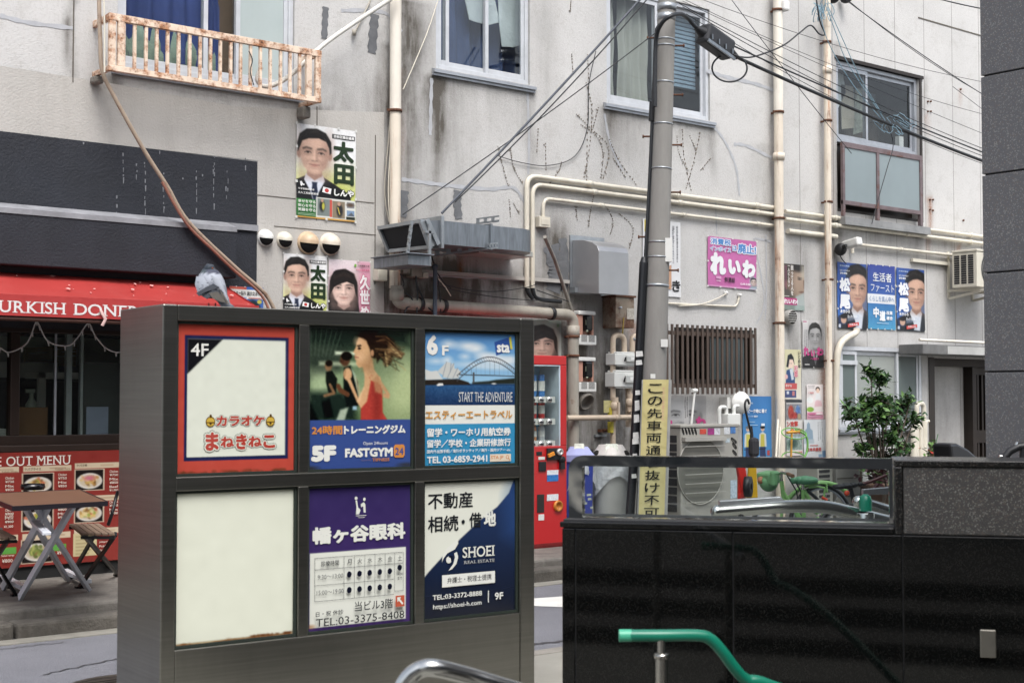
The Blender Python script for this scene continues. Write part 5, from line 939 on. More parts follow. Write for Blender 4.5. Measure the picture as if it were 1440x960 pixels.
# white conduits
def conduit(label, pts, r, Y=WY-.04, m=PVC, fr=.12): 
    t = thing('conduit', label, 'conduit', P(*pts[0], Y), 'ivory cable conduits across the facade'); q = [P(x, y, Y) for x, y in pts]
    for i in range(1, len(q)): # keep runs level and upright
        if abs(q[i].z-q[i-1].z) < abs(q[i].x-q[i-1].x): q[i].z = q[i-1].z
        else: q[i].x = q[i-1].x
    b = MB(); path = fillet(q, fr, 7); b.tube(path, r, 10); b.build('pipe', m, t)
    L = 0
    for i in range(1, len(q)):
        a, c = q[i-1], q[i]; n = int((c-a).length/1.1)
        for k in range(1, n+1): e = a.lerp(c, (k-.35)/n); b = MB(); b.lathe([(r, -.03), (r*1.25, -.03), (r*1.25, .03), (r, .03)], e, 12, 0, c-a); b.build('coupling', m, t)
    return t
conduit('outermost ivory conduit rising beside the duct and running right below the windows', [(741, 405), (741, 247), (1100, 296)], .025); conduit('second ivory conduit nested just inside the outermost one', [(749, 405), (749, 259), (1100, 305)], .023)
conduit('innermost thin ivory conduit rising from the small grey switch box', [(764, 306), (764, 279), (1100, 317)], .018, WY-.035)
conduit('upper ivory conduit on the panelled building under the balcony screen', [(1104, 297), (1395, 333)], .023); conduit('middle ivory conduit on the panelled building just below the upper one', [(1104, 308), (1395, 345)], .024, WY-.05, PVC); conduit('lower ivory conduit ending in a bend left of the security camera', [(1108, 325), (1176, 332)], .03)
conduit('lowest ivory conduit bent down beside the security camera and feeding the wall unit', [(1199, 356), (1199, 343), (1395, 362)], .02, WY-.05)
for x_, y_, lab in ((741, 398, 'black flexible tail below the outermost conduit'), (749, 398, 'black flexible tail below the second conduit curling right')):
    hose('cable', lab, 'cable', [(x_, y_), (x_+1, y_+12), (x_+8, y_+22)]+([(x_+40, y_+26)] if x_ > 745 else []), .02, CABLE, WY-.04)
a, c = P(759, 304, WY-.07), P(774, 320, WY-.07); b = MB(); b.box((a.x, WY-.07, c.z), (c.x, WY-.003, a.z)); b.box((a.x+.02, WY-.075, c.z+.02), (c.x-.02, WY-.07, a.z-.02)); tag(b.build('switch_box', PVC, bevel=.006), 'small grey switch box at the foot of the innermost conduit', 'box')
# stainless hood vent
hx0, hx1 = P(842, 380, WY-.4).x, P(884, 380, WY-.4).x; hz0 = P(860, 414, WY-.4).z; hzf = P(860, 354, WY-.4).z; hzb = P(806, 338, WY).z
HV = thing('hood_vent', 'stainless steel hood vent with a curved top over the rusty box', 'vent', ((hx0+hx1)/2, WY-.2, hz0))
pr = [(WY-.02, hzb)]+[(WY-.02-.38*math.sin(t), hzf+(hzb-hzf)*math.cos(t)) for t in (R(25), R(50), R(70), R(90))]+[(WY-.4, hz0), (WY-.02, hz0+.03)]
b = MB(); b.prism([(hx0, y, z) for y, z in pr], (hx1-hx0, 0, 0)); b.build('hood', mat('stainless_hood', 'a7a8aa', .36, .6, .08, 3), HV, bevel=.004)
b = MB(); b.box((hx0-.03, WY-.019, hz0+.02), (hx1+.03, WY-.003, hzb+.05)); b.box((hx0-.04, WY-.1, hz0+.03), (hx0-.003, WY-.02, hz0+.08)); b.build('flange', GALVL, HV)
# rusty breaker box
rx0, rx1 = P(866, 440, WY-.2).x, P(892, 440, WY-.2).x; rz1, rz0 = P(880, 418, WY-.2).z, P(880, 461, WY-.2).z
RB = thing('breaker_box', 'rust stained brown steel box below the stainless hood vent', 'box', ((rx0+rx1)/2, WY-.1, rz0))
b = MB(); b.box((rx0, WY-.2, rz0), (rx1, WY-.003, rz1)); b.build('body', mat('rust_stained_box', '8d8172', .6, .2, .2, 5, 0, 60, .002, .75, 4, '5f3c26'), RB, bevel=.006)
b = MB(); b.box((rx0-.01, WY-.215, rz1+.001), (rx1+.015, WY-.003, rz1+.02)); b.build('lid', RUST, RB); b = MB(); x = (rx0+rx1)/2
b.box((x+.02, WY-.206, rz0+.09), (x+.12, WY-.202, rz0+.2)); b.build('label_plate', mat('pale_sticker', 'a9a49a', .7, 0, .3, 60), RB); b = MB(); b.lathe([(0, .03), (.012, .03), (.012, 0)], (rx0+.05, WY-.2, rz0+.2), 8, 0, (0, -1, 0)); b.build('knob', ALU, RB)
b = MB(); p = P(878, 452, WY-.22); b.tube([(p.x, WY-.21, p.z+.04), (p.x-.005, WY-.2, p.z-.12)], .006, 6); tag(b.build('cord', mat('yellow_cord', 'a08a3c', .7)), 'short yellow cord hanging below the rusty box', 'cord')
# electricity meters
def emeter(y0, y1, y2, lab):
    Yf = WY-.11; x0_, x1_ = P(814, y0, Yf).x, P(838, y0, Yf).x; z1, zm, z0 = P(826, y0, Yf).z, P(826, y1, Yf).z, P(826, y2, Yf).z
    t = thing('electricity_meter', lab, 'meter', ((x0_+x1_)/2, WY-.08, z0), 'electricity meters on the wall')
    b = MB(); b.box((x0_, WY-.03, zm), (x1_, WY-.003, z1)); b.build('back_board', mat('faded_pink_board', 'b98a78', .6, 0, .1, 4), t)
    b = MB(); b.box((x0_, Yf, z1-.04), (x1_, WY-.031, z1)); b.box((x0_, Yf+.02, zm+.002), (x0_+.075, WY-.031, z1-.041), 1); b.box((x1_-.03, Yf+.03, zm+.002), (x1_, WY-.031, z1-.041), 1); b.build('case', [WHITEP, MATS['faded_pink_board']], t, bevel=.008)
    b = MB(); b.box((x0_+.09, Yf+.0, zm+.04), (x1_-.035, WY-.031, z1-.042)); b.build('meter', mat('black_meter_glass', '131416', .12, 0, .05, 3), t, bevel=.02)
    b = MB(); w_ = x1_-x0_; x = x0_+.42*w_; b.box((x, Yf+.004, z1-.14), (x+.3*w_, Yf+.009, z1-.09)); b.lathe([(0, .006), (.014, .006), (.014, 0)], (x+.02, Yf+.009, z1-.2), 10, 0, (0, -1, 0)); b.build('display', mat('meter_display', '9aa08a', .5), t)
    b = MB(); b.box((x0_-.005, Yf-.005, z0), (x1_+.005, WY-.003, zm-.002)); b.build('terminal_cover', WHITEP, t, bevel=.01)
    b = MB(); b.box((x0_+.12*w_, Yf-.0065, z0+.03), (x0_+.45*w_, Yf-.0055, z0+.1)); b.box((x0_+.55*w_, Yf-.0065, z0+.03), (x0_+.9*w_, Yf-.0055, z0+.1)); b.build('seal_plate', mat('grey_seal', '8f8f8c', .7, 0, .3, 80), t)
emeter(437, 471, 485, 'upper black faced electricity meter in a pink and white case beside the waste pipe'); emeter(502, 537, 551, 'lower black faced electricity meter directly above the small round wall vent')
b = MB(); p = P(823, 560, WY-.05); b.lathe([(.1, 0), (.1, .02), (.085, .09), (.075, .09), (.075, .03), (0, .03)], (p.x, WY-.003, p.z), 20, 0, (0, -.9, -.45)); tag(b.build('wall_vent', mat('grimy_vent', '77726a', .6)), 'small grimy round vent below the lower electricity meter', 'vent')
# gas meters with their pipes
GASP = mat('cream_gas_pipe', 'c0b09c', .5, 0, .1, 4, 0, 60, .002, .1, 4, '8a6a4a', .2)
GM = mat('off_white_gas_meter', 'd0d1cd', .4, 0, .05, 4)
def gmeter(x0, y0, x1, y1, lab):
    Yf = WY-.22; a, c = P(x0, y0, Yf), P(x1, y1, Yf); t = thing('gas_meter', lab, 'meter', ((a.x+c.x)/2, WY-.14, c.z), 'gas meters beside the pole'); h = a.z-c.z; w_ = c.x-a.x
    b = MB(); b.box((a.x, WY-.2, c.z+h*.08), (c.x, WY-.06, a.z-h*.12)); b.box((a.x+w_*.08, WY-.19, a.z-h*.119), (c.x-w_*.08, WY-.07, a.z)); b.box((a.x+w_*.1, WY-.19, c.z), (c.x-w_*.1, WY-.07, c.z+h*.079)); b.build('case', GM, t, bevel=.02)
    b = MB(); b.box((a.x+w_*.45, WY-.225, c.z+h*.3), (c.x-w_*.08, WY-.201, c.z+h*.72)); b.build('counter', mat('meter_face', 'b4b6b2', .4), t, bevel=.006)
    b = MB(); b.box((a.x+w_*.62, WY-.228, c.z+h*.42), (c.x-w_*.12, WY-.2255, c.z+h*.62)); b.build('label_plate', mat('meter_label', 'e0e0dc', .5, 0, .2, 60), t)
    b = MB(); b.tube([(a.x+w_*.4, WY-.21, c.z+h*.35), (a.x+w_*.4, WY-.225, c.z+h*.6)], .008, 8); b.build('seal', BLACKC, t); return t
gmeter(867, 494, 898, 515, 'upper off-white gas meter under the two bent pipes'); gmeter(866, 520, 897, 546, 'lower off-white gas meter standing just under the other one')
def gpipe(label, pts, r, Y=WY-.13): b = MB(); b.tube(fillet([P(x, y, Y) for x, y in pts], .09, 6), r, 12); return tag(b.build('gas_pipe', GASP), label, 'pipe', 'cream gas pipes around the meters')
gpipe('cream gas pipe running from the upper meter down behind the bins', [(878, 495), (878, 472), (862, 470), (862, 660)], .028); gpipe('short cream gas pipe hooked over the right side of the upper meter', [(889, 494), (889, 473), (899, 472), (899, 500)], .028); gpipe('cream gas pipe hanging below the lower meter', [(884, 546), (884, 600)], .032)
hp = P(845, 587, WY-.2); b = MB(); b.tube([(P(797, 587, WY-.2).x, WY-.2, hp.z), (P(900, 587, WY-.2).x, WY-.2, hp.z)], .026, 12); b.lathe([(.026, -.03), (.032, -.03), (.032, .03), (.026, .03)], (P(867, 586, WY-.2).x, WY-.2, hp.z), 12, 0, (1, 0, 0)); tag(b.build('gas_pipe', GASP), 'level cream pipe crossing from the vending machine to the pole', 'pipe', 'cream gas pipes around the meters')
for (x, y, lab) in ((865, 571, 'round cream gas valve with lever on the left gas pipe'), (886, 566, 'round cream gas valve under the lower gas meter')): b = MB(); p = P(x, y, WY-.17); b.ball(p, .05, .05, .06, 12); b.box((p.x-.012, p.y-.06, p.z-.1), (p.x+.012, p.y-.03, p.z+.04)); b.lathe([(.034, -.09), (.034, .09)], p, 12); tag(b.build('gas_valve', GASP), lab, 'valve')
YEL = mat('yellow_tag', 'b9ac3c', .6, 0, .15, 20); b = MB(); p = P(862, 580, WY-.165); b.lathe([(.031, -.05), (.032, .05)], (p.x, WY-.13, p.z), 12); b.lathe([(.031, -.2), (.032, -.09)], (p.x, WY-.13, p.z), 12); tag(b.build('pipe_tag', YEL), 'yellow marking sleeve round the left gas pipe', 'tag')
b = MB(); a, c = P(849, 563, WY-.14), P(860, 580, WY-.14); b.box((a.x, WY-.141, c.z), (c.x, WY-.139, a.z)); tag(b.build('paper_tag', mat('pale_yellow_paper', 'b0aa78', .8, 0, .25, 30)), 'pale yellow paper tag tied beside the left gas valve', 'tag')
b = MB(); p = P(856, 605, WY-.06); b.tube([(p.x-.08, WY-.06, p.z), (p.x+.06, WY-.06, p.z)], .018, 8); b.box((p.x-.1, WY-.05, p.z-.015), (p.x-.06, WY-.003, p.z+.015)); tag(b.build('pipe_clamp', RUST), 'rusty clamp holding the left gas pipe to the wall', 'clamp'); b = MB(); p = P(846, 612, WY-.02); b.box((p.x-.09, WY-.03, p.z-.012), (p.x+.06, WY-.003, p.z+.012)); tag(b.build('wall_hook', GALVL), 'little grey metal hook bar on the wall left of the gas pipe', 'hook')
# slat grille over the kitchen window
gY = WY-.16; gx0, gx1 = P(937, 500, gY).x, P(1064, 500, gY).x; z1, z0 = P(1000, 458, gY).z, P(1000, 554, gY).z
GR = thing('slat_grille', 'dark brown vertical slat grille over the small kitchen window', 'grille', ((gx0+gx1)/2, gY, z0)); n = 19
for k in range(n): x = gx0+(gx1-gx0-.03)*k/(n-1); b = MB(); b.box((x, gY-.002, z0), (x+.03, gY+.01, z1)); b.build('slat', BROWN, GR)
for z in (z0+.09, z1-.09): b = MB(); b.box((gx0-.01, gY+.011, z-.02), (gx1+.01, gY+.035, z+.02)); b.box((gx0+.1, gY+.0355, z-.015), (gx0+.13, WY-.003, z+.015)); b.box((gx1-.13, gY+.0355, z-.015), (gx1-.1, WY-.003, z+.015)); b.build('rail', BROWN, GR)
# thin pipes below the pink poster and louvred vent
b = MB(); b.tube(fillet([P(930, 426, WY-.02), P(1036, 431, WY-.02), P(1040, 416, WY-.02)], .06), .011, 8); tag(b.build('conduit', PVC), 'thin pale pipe above the slat grille ending in an upturned tip', 'conduit'); hose('cable', 'slack pale wire plugged into the wall under the pink poster', 'cable', [(955, 430), (985, 428), (1008, 420), (1021, 413)], .007, PVC, WY-.03)
for x, y, lab in ((1021, 412, 'left of two small white wall sockets under the pink poster'), (1040, 415, 'right of two small white wall sockets under the pink poster')): b = MB(); b.ball(P(x, y, WY-.02), .022, .03, .022, 10); tag(b.build('wall_socket', WHITEP), lab, 'socket')
p = P(1112, 446, WY-.05); t = thing('wall_vent', 'round grey louvred vent between the drainpipe and the monochrome poster', 'vent', (p.x, WY, p.z-.08)); b = MB(); b.lathe([(.085, 0), (.085, .06), (.075, .075)], (p.x, WY-.003, p.z), 22, 0, (0, -1, 0)); b.build('ring', mat('grey_vent_ring', '9b9a96', .5), t); b = MB(); b.lathe([(0, .03), (.08, .03)], (p.x, WY-.003, p.z), 22, 0, (0, -1, 0)); b.build('back', DARK, t)
for k in range(5): z = p.z-.05+.025*k; h = math.sqrt(max(.074**2-(z-p.z)**2, 0)); b = MB(); b.box((p.x-h, WY-.075, z-.005), (p.x+h, WY-.045, z+.005)); b.build('louvre', MATS['grey_vent_ring'], t)
# security camera
p = P(1184, 350, WY-.08); t = thing('security_camera', 'white and black security camera above the blue posters', 'camera', (p.x, WY-.1, p.z-.1))
b = MB(); b.ball((p.x-.04, WY-.09, p.z-.01), .06, .08, .075, 14); b.build('base', BLACKC, t); q = P(1193, 341, WY-.25); b = MB(); b.bar((p.x+.02, WY-.1, q.z-.02), (q.x+.1, WY-.34, q.z+.02), .1, .1); b.build('body', WHITEP, t, bevel=.02); b = MB(); b.bar((p.x-.02, WY-.05, p.z-.0), (q.x, WY-.22, q.z-.03), .03, .03); b.build('arm', BLACKC, t)
hose('cable', 'thin black lead hanging from the security camera behind the poster', 'cable', [(1180, 356), (1184, 364), (1190, 371)], .006, CABLE, WY-.04)
# air conditioner on wall brackets, far right
a = P(1351, 380, WY-.12); Yf = WY-.5; x0_, x1_ = P(1374, 380, Yf).x, P(1374, 380, Yf).x+.8; z1, z0 = P(1374, 351, Yf).z, P(1374, 403, Yf).z
def ac_unit(name, label, x0_, x1_, z0, z1, Yf, Yb, m, group=None):
    t = thing(name, label, 'air conditioner', ((x0_+x1_)/2, (Yf+Yb)/2, z0), group)
    b = MB(); b.box((x0_, Yf, z0), (x1_, Yb, z1-.02)); b.build('case', m, t, bevel=.012); b = MB(); b.box((x0_-.008, Yf-.008, z1-.019), (x1_+.008, Yb+.004, z1+.012)); b.build('lid', m, t, bevel=.008)
    return t
t = ac_unit('wall_air_conditioner', 'small cream air conditioner unit on brackets high by the granite corner', x0_, x1_, z0, z1, Yf, WY-.14, IVORYP)
b = MB()
for j in range(13):
    for k in range(3): z = z0+.05+j*(z1-z0-.1)/13; y = Yf+.05+k*.1; b.box((x0_-.004, y, z), (x0_-.001, y+.075, z+.022))
b.build('side_slots', mat('slot_shadow', '2a2a2c', .8), t)
b = MB(); cx_, cz_ = (x0_+x1_)/2-.08, (z0+z1)/2
for r in np.linspace(.06, .23, 8): b.tube([(cx_+r*math.cos(k*math.pi/16), Yf-.03+.03*(r/.23)**2, cz_+r*math.sin(k*math.pi/16)) for k in range(33)], .004, 5, 0, False)
b.build('fan_guard', mat('guard_wire', '9f9f9a', .5), t); b = MB(); b.lathe([(0, .003), (.225, .003)], (cx_, Yf, cz_), 26, 0, (0, -1, 0)); b.build('fan_opening', mat('slot_shadow', '2a2a2c'), t)
b = MB(); x = x0_+.12
for xx in (x, x+.55): b = MB(); b.bar((xx, WY-.001, z1+.02), (xx, WY-.001, z0-.12), .04, .03, 0, (0, 1, 0)); b.bar((xx, WY-.01, z0-.02), (xx, Yf-.04, z0-.03), .04, .03); b.bar((xx, WY-.02, z0-.12), (xx, Yf, z0-.04), .03, .03); b.build('bracket', IVORYP, t)
b = MB(); b.box((x0_-.7, WY-.05, z1-.16), (x0_+.1, WY-.01, z1-.12)); b.build('bracket', IVORYP, t)
# pale flexible hose, pipes at the door
hose('hose', 'thick pale flexible hose curling out under the blue posters down past the window', 'hose', [(1205, 462), (1203, 468), (1192, 474), (1182, 484), (1177, 505), (1175, 560), (1173, 650)], .04, PVC, WY-.07, 12)
for k, (pts, r, lab) in enumerate((([(1289, 650), (1289, 567), (1299, 567), (1299, 640)], .03, 'pale pipe bent like a hook left of the entrance'), ([(1285, 650), (1285, 600), (1294, 598), (1294, 650)], .04, 'low pale pipe loop in front of the hooked pipe by the entrance'), ([(1302, 650), (1302, 592), (1306, 592)], .02, 'thin pale stub pipe nearest the entrance post'))): b = MB(); b.tube(fillet([P(x, y, WY-.12) for x, y in pts], .07), r, 12); tag(b.build('wrapped_pipe', PVC), lab, 'pipe', 'pale pipes beside the entrance')
# ------------------------------------------------------------------ posters
def face(p, cx, cy, s, skin='d9b096', hair='1c1917', style='short', look=0, grey=False, tone=1.):
    """a photographed head: s is head height as a share of the sheet height"""
    def T(h): c = p.c(h)*tone; c = np.clip(c, 0, 1); return [c.mean()]*3 if grey else c.tolist()
    e = lambda x, y, rx, ry, c, so=.012, rot=0, op=1: p.ell(cx+x*s/p.asp, cy+y*s, rx*s, ry*s, T(c), max(so*s, .002), rot, op)
    pl = lambda pts, c, so=.02, op=1: p.poly([(cx+x*s/p.asp, cy+y*s) for x, y in pts], T(c), so*s, op)
    ln = lambda pts, w, c, so=.015, op=1: p.line([(cx+x*s/p.asp, cy+y*s) for x, y in pts], w*s, T(c), so*s, op)
    dk = np.clip(p.c(skin)*.72, 0, 1).tolist(); lt = np.clip(p.c(skin)*1.1, 0, 1).tolist(); dk = [dk[0]*1.05, dk[1], dk[2]]
    if style == 'long': pl([(-.4, -.3), (-.25, -.52), (.05, -.58), (.32, -.45), (.42, -.1), (.44, .4), (.5, .8), (.2, .85), (-.3, .85), (-.46, .75), (-.44, .2)], hair, .04)
    pl([(-.16, .25), (.16, .25), (.18, .52), (0, .64), (-.18, .52)], dk, .03)
    if style != 'long': e(-.37, .03, .055, .11, dk, .03); e(.37, .03, .055, .11, dk, .03)
    e(0, -.09, .35, .4, skin, .03); pl([(-.35, -.1), (.35, -.1), (.325, .12), (.26, .33), (.13, .47), (0, .505), (-.13, .47), (-.26, .33), (-.325, .12)], skin, .05)
    d2 = np.clip(p.c(skin)*.5, 0, 1).tolist(); br = np.clip(p.c(hair)*1.1+.03, 0, 1).tolist()
    e(.3, .05, .13, .42, dk, .22, .08, .75); e(-.34, .05, .06, .36, dk, .14, -.06, .6); e(.0, .52, .26, .1, dk, .16, 0, .55)
    e(-.06, -.25, .2, .1, lt, .2, 0, .8); e(-.17, .13, .1, .08, lt, .14, 0, .75); e(.13, .13, .08, .07, lt, .14, 0, .5); e(0, .41, .09, .05, lt, .1, 0, .5)
    e(-.2, .2, .09, .1, dk, .16, 0, .35); e(.2, .22, .09, .1, dk, .16, 0, .5)
    for sx in (-1, 1):
        e(sx*.165, -.045, .1, .05, dk, .1, 0, .75); ln([(sx*.27, -.088), (sx*.2, -.118), (sx*.08, -.098)], .032, br, .045, .8)
        e(sx*.165, -.004, .06, .016, 'd9ccc2', .03, 0, .6); e(sx*.162+look*.012, -.008, .03, .022, '251b17', .025); ln([(sx*.24, .002), (sx*.19, -.028), (sx*.11, -.026), (sx*.085, -.0)], .015, '2c1f1b', .025, .9); e(sx*.17, .05, .085, .02, dk, .05, 0, .6)
        e(sx*.048, .178, .026, .012, d2, .025, 0, .75)
    ln([(.05, -.06), (.06, .1), (.07, .16)], .05, dk, .06, .7); ln([(0, -.06), (-.005, .13)], .035, lt, .05, .8); e(0, .2, .06, .018, dk, .05, 0, .7)
    ln([(-.12, .268), (-.05, .28), (.05, .28), (.12, .268)], .014, d2, .02, .9); e(0, .26, .09, .014, 'a8655a', .025, 0, .7); e(0, .303, .08, .018, 'bd786c', .03, 0, .75); e(0, .35, .08, .02, dk, .06, 0, .6)
    ln([(-.1, .15), (-.17, .21), (-.19, .27)], .014, dk, .05, .5); ln([(.1, .15), (.17, .21), (.19, .27)], .014, dk, .05, .6)
    if style == 'short': pl([(-.4, .0), (-.42, -.2), (-.36, -.42), (-.2, -.55), (.05, -.58), (.27, -.5), (.4, -.3), (.41, -.05), (.37, .0), (.35, -.16), (.28, -.3), (.1, -.36), (-.15, -.33), (-.3, -.26), (-.35, -.12)], hair, .03); ln([(-.25, -.45), (0, -.5), (.2, -.44)], .05, np.clip(p.c(hair)*2, 0, 1).tolist(), .08, .4)
    if style == 'swept': pl([(-.4, .05), (-.43, -.2), (-.4, -.45), (-.25, -.62), (.05, -.68), (.3, -.58), (.43, -.35), (.42, -.02), (.37, .05), (.355, -.12), (.33, -.28), (.22, -.36), (.05, -.4), (-.12, -.37), (-.24, -.31), (-.32, -.24), (-.36, -.08)], hair, .05); ln([(-.3, -.45), (-.05, -.57), (.2, -.5)], .06, np.clip(p.c(hair)*2.2, 0, 1).tolist(), .08, .45)
    y0_, y1_ = max(int((cy-.6*s)*p.h), 0), max(int((cy+.9*s)*p.h), 1); sv = p.a.copy(); p.blur(1); p.a[:y0_] = sv[:y0_]
    if style == 'long': pl([(-.4, .2), (-.41, -.2), (-.3, -.48), (0, -.57), (.28, -.46), (.4, -.2), (.4, .25), (.34, .1), (.3, -.12), (.1, -.2), (-.12, -.12), (-.28, -.02), (-.34, .1)], hair, .03); ln([(-.25, -.3), (0, -.42), (.2, -.35)], .06, '4a3a32', .1, .5)
def suit(p, cx, cy, s, col='1b1d22', shirt='e3e6ee', tie='2b3c5c', grey=False):
    e = lambda pts, c, so=.02: p.poly([(cx+x*s/p.asp, cy+y*s) for x, y in pts], c, so*s)
    e([(-.95, 1.5), (-.85, .85), (-.5, .66), (-.2, .5), (.2, .5), (.5, .66), (.85, .85), (.95, 1.5)], col); e([(-.2, .46), (.2, .46), (.24, .6), (.1, .86), (0, 1.15), (-.1, .86), (-.24, .6)], shirt)
    if tie: e([(-.05, .7), (.05, .7), (.075, .85), (.0, 1.15), (-.075, .85)], tie); e([(-.065, .64), (.065, .64), (.045, .73), (-.045, .73)], tie)
def strands(p, cx, cy, s, n=26):                          # broken highlights in the hair
    for _ in range(n):
        a = random.uniform(-2.6, -.5); r = random.uniform(.42, .55); q = [(cx+r*.78*math.cos(a+d)*s/p.asp, cy+(-.1+r*.85*math.sin(a+d))*s) for d in (-.12, 0, .12)]; p.line(q, .012*s, random.choice(['4a4644', '0c0b0b', '38322e']), .01*s, .5)
    return p.noise(.014, 2)
def wall_sheet(x0, y0, x1, y1, paint, Y=WY-.012, wrinkle=.004, tilt=0):
    """poster hung on the wall by its top left and bottom right photo points"""
    a, c = P(x0, y0, Y), P(x1, y1, Y); r = Vector((math.cos(R(tilt)), 0, math.sin(R(tilt)))); d = Vector((math.sin(R(tilt)), 0, -math.cos(R(tilt))))
    return Sheet(a, r, d, c.x-a.x, a.z-c.z, paint, wrinkle)
def poster(S, label, group=None): return tag(S.build('poster'), label, 'poster', group)
def tape(S, pts):
    for x, y in pts: S.shape([(x-.02, y-.012), (x+.015, y-.016), (x+.02, y+.012), (x-.016, y+.014)], 'dcdcd8', .0009)
EDGE = [(0, 0), (.3, 0), (.7, 0), (1, 0), (0, .25), (0, .62), (0, 1), (.5, 1), (1, 1), (1, .4), (1, .75)]
def ota(big):
    A = .66; p = Paint(190 if big else 130, A, 'f1f2f2'); p.vgrad(.3, 1, 'f1f2f2', 'c4cc57'); p.ell(.6, .75, .3, .2, 'b9c63c', .25, 0, .7); p.ell(.1, .62, .15, .12, 'dfe08a', .2, 0, .6); p.noise(.01, 3)
    suit(p, .3, .31, .47, '191a1d', 'dfe3ee', '232c44'); face(p, .3, .3, .46, 'd9b29b'); strands(p, .3, .3, .46); p.poly([(0, .8), (.32, .8), (.34, 1), (0, 1)], '2f7a36', .01); p.vgrad(.8, 1, '3c8a3c', '2a6c34', 0, .32)
    p.rect(.595, .065, .985, .115, '1b1b1b')
    if big:
        p.rect(.33, .77, 1, .985, 'dfe0d8'); p.rect(.35, .78, .575, .965, '7f8a86'); p.ell(.43, .86, .03, .06, '2a2c30', .02); p.ell(.43, .8, .015, .02, 'c49a80', .01); p.ell(.45, .86, .015, .04, 'c7c23c', .01); p.rect(.56, .78, .6, .97, 'd0452f'); p.rect(.605, .79, .82, .975, '8d7f68'); p.ell(.73, .89, .035, .07, '25262a', .02); p.ell(.72, .82, .018, .022, 'c49a80', .01); p.line([(.7, .86), (.73, .93)], .012, 'c9b53c'); p.rect(.85, .79, .98, .855, '8a8c90'); p.ell(.91, .82, .04, .02, '5d4a3a', .02); p.rect(.85, .88, .98, .945, '7a98b8'); p.poly([(.86, .94), (.93, .9), (.98, .94)], '5a6068', .01); p.rect(-.1, .985, 1.1, 1.1, 'd9a13c'); p.rect(.84, .95, .99, .98, '222a1e')
    S = wall_sheet(*((417, 173, 499.5, 312.5) if big else (398.5, 356, 459, 461)), p)
    S.text('渋谷区議会議員', .61, .073, .97, .107, 'f0f0ee', .03, res=1)
    S.text('太', .605, .135, .965, .36, '22381d', .05); S.text('田', .62, .385, .965, .605, '22381d', .05)
    S.text('しんや', .625, .66, .965, .735, 'f4f4f0', .045, edge='26301f', ew=.09); S.shape([(.44, .65), (.58, .665), (.565, .725), (.42, .71)], 'f4f4f2'); S.disc(.5, .688, .035, .022, 'c8231e', 16)
    S.text('元学習塾経営者', .02, .685, .29, .705, 'eeeeea', .02, res=1); S.text('元人工知能技術者', .02, .725, .36, .75, 'eeeeea', .02, res=1); S.shape([(.05, .62), (.08, .615), (.1, .64), (.13, .645), (.12, .66), (.09, .655), (.08, .672), (.06, .66)], 'f0f0f0')
    if big:
        for y, s_ in ((.81, '幸せを守る'), (.855, '安心を守る'), (.9, '笑顔を守る')): S.text(s_, .02, y, .31, y+.035, 'f0f2ea', .02)
        p_ = .955; S.box(.02, .955, .3, .959, 'b9d0b0'); S.box(.02, .97, .31, .974, 'b9d0b0')
    tape(S, EDGE); return S
poster(ota(True), 'large campaign poster of a suited man, alone on the wall below the window guard', 'election posters')
poster(ota(False), 'smaller campaign poster of a suited man, under the vent hoods beside a pink poster', 'election posters')
p = Paint(130, .62, 'f2dfe4'); p.vgrad(0, 1, 'f3e6ea', 'e0a3b9'); p.rect(.72, 0, 1.1, 1, 'd88aa5', .1, .8); p.poly([(-.05, 1.05), (0, .85), (.25, .74), (.5, .78), (.62, 1.05)], '1b191b', .02); face(p, .36, .42, .5, 'ebcabb', '1f1a19', 'long'); strands(p, .36, .42, .5); p.dashes(.5, .76, .72, .99, 3, 'f4f0ee', .8, True)
S = wall_sheet(462, 364, 520, 462, p); S.text('久世', .735, .2, .985, .64, 'f6f2f2', .05, vert=True, edge='c2476f', ew=.05); S.text('め', .75, .67, .975, .83, 'f6f2f2', .05, edge='c2476f', ew=.05); S.text('ぐみ', .77, .86, .97, .99, 'f6f2f2', .05, vert=True); S.disc(.63, .07, .03, .022, '7ab83c', 12); S.text('日本維新の会', .68, .055, .97, .085, '4a4a44', .02, res=1); S.text('渋谷区議会議員', .64, .12, .97, .145, 'c2476f', .01, res=1); tape(S, EDGE); poster(S, 'pink poster of a woman with long black hair under the vent hoods', 'election posters')
# poster strip behind the awning
p = Paint(70, 1.0, '2d62b4'); p.rect(0, 0, .5, 1, 'c9533a'); p.rect(-.1, .1, 1.1, .42, 'e6e6e2'); p.ell(.68, .95, .28, .5, '27363c', .06); p.ell(.64, 1.0, .18, .25, 'd9c3b0', .08); p.ell(.88, .5, .07, .07, 'cfc04a', .03)
S = wall_sheet(322, 402, 370, 445, p); S.text('ポスター貼り 掲示交渉代行', .03, .15, .97, .3, '2a2a2e', .02); S.box(.1, .36, .5, .4, '7f8fc0'); S.box(.55, .36, .95, .4, 'c98a8a'); tape(S, [(.2, 0), (.45, 0), (.75, 0), (1, .5)]); poster(S, 'small orange and blue bill pasted on the black wall behind the pigeon')
# face poster over the vending machine
p = Paint(110, .7, 'a9b3ae'); p.vgrad(0, 1, '8f9d96', 'c5cbc6'); p.poly([(.0, 1.1), (.1, .9), (.9, .9), (1, 1.1)], '33383c', .02); face(p, .42, .55, .78, 'cfab98', '2a211e', 'long'); S = wall_sheet(742, 449, 789, 512, p); S.text('区', .86, .08, .93, .14, '4a8a4a', .03); poster(S, 'poster of a woman with dark fringe showing above the red vending machine', 'election posters')
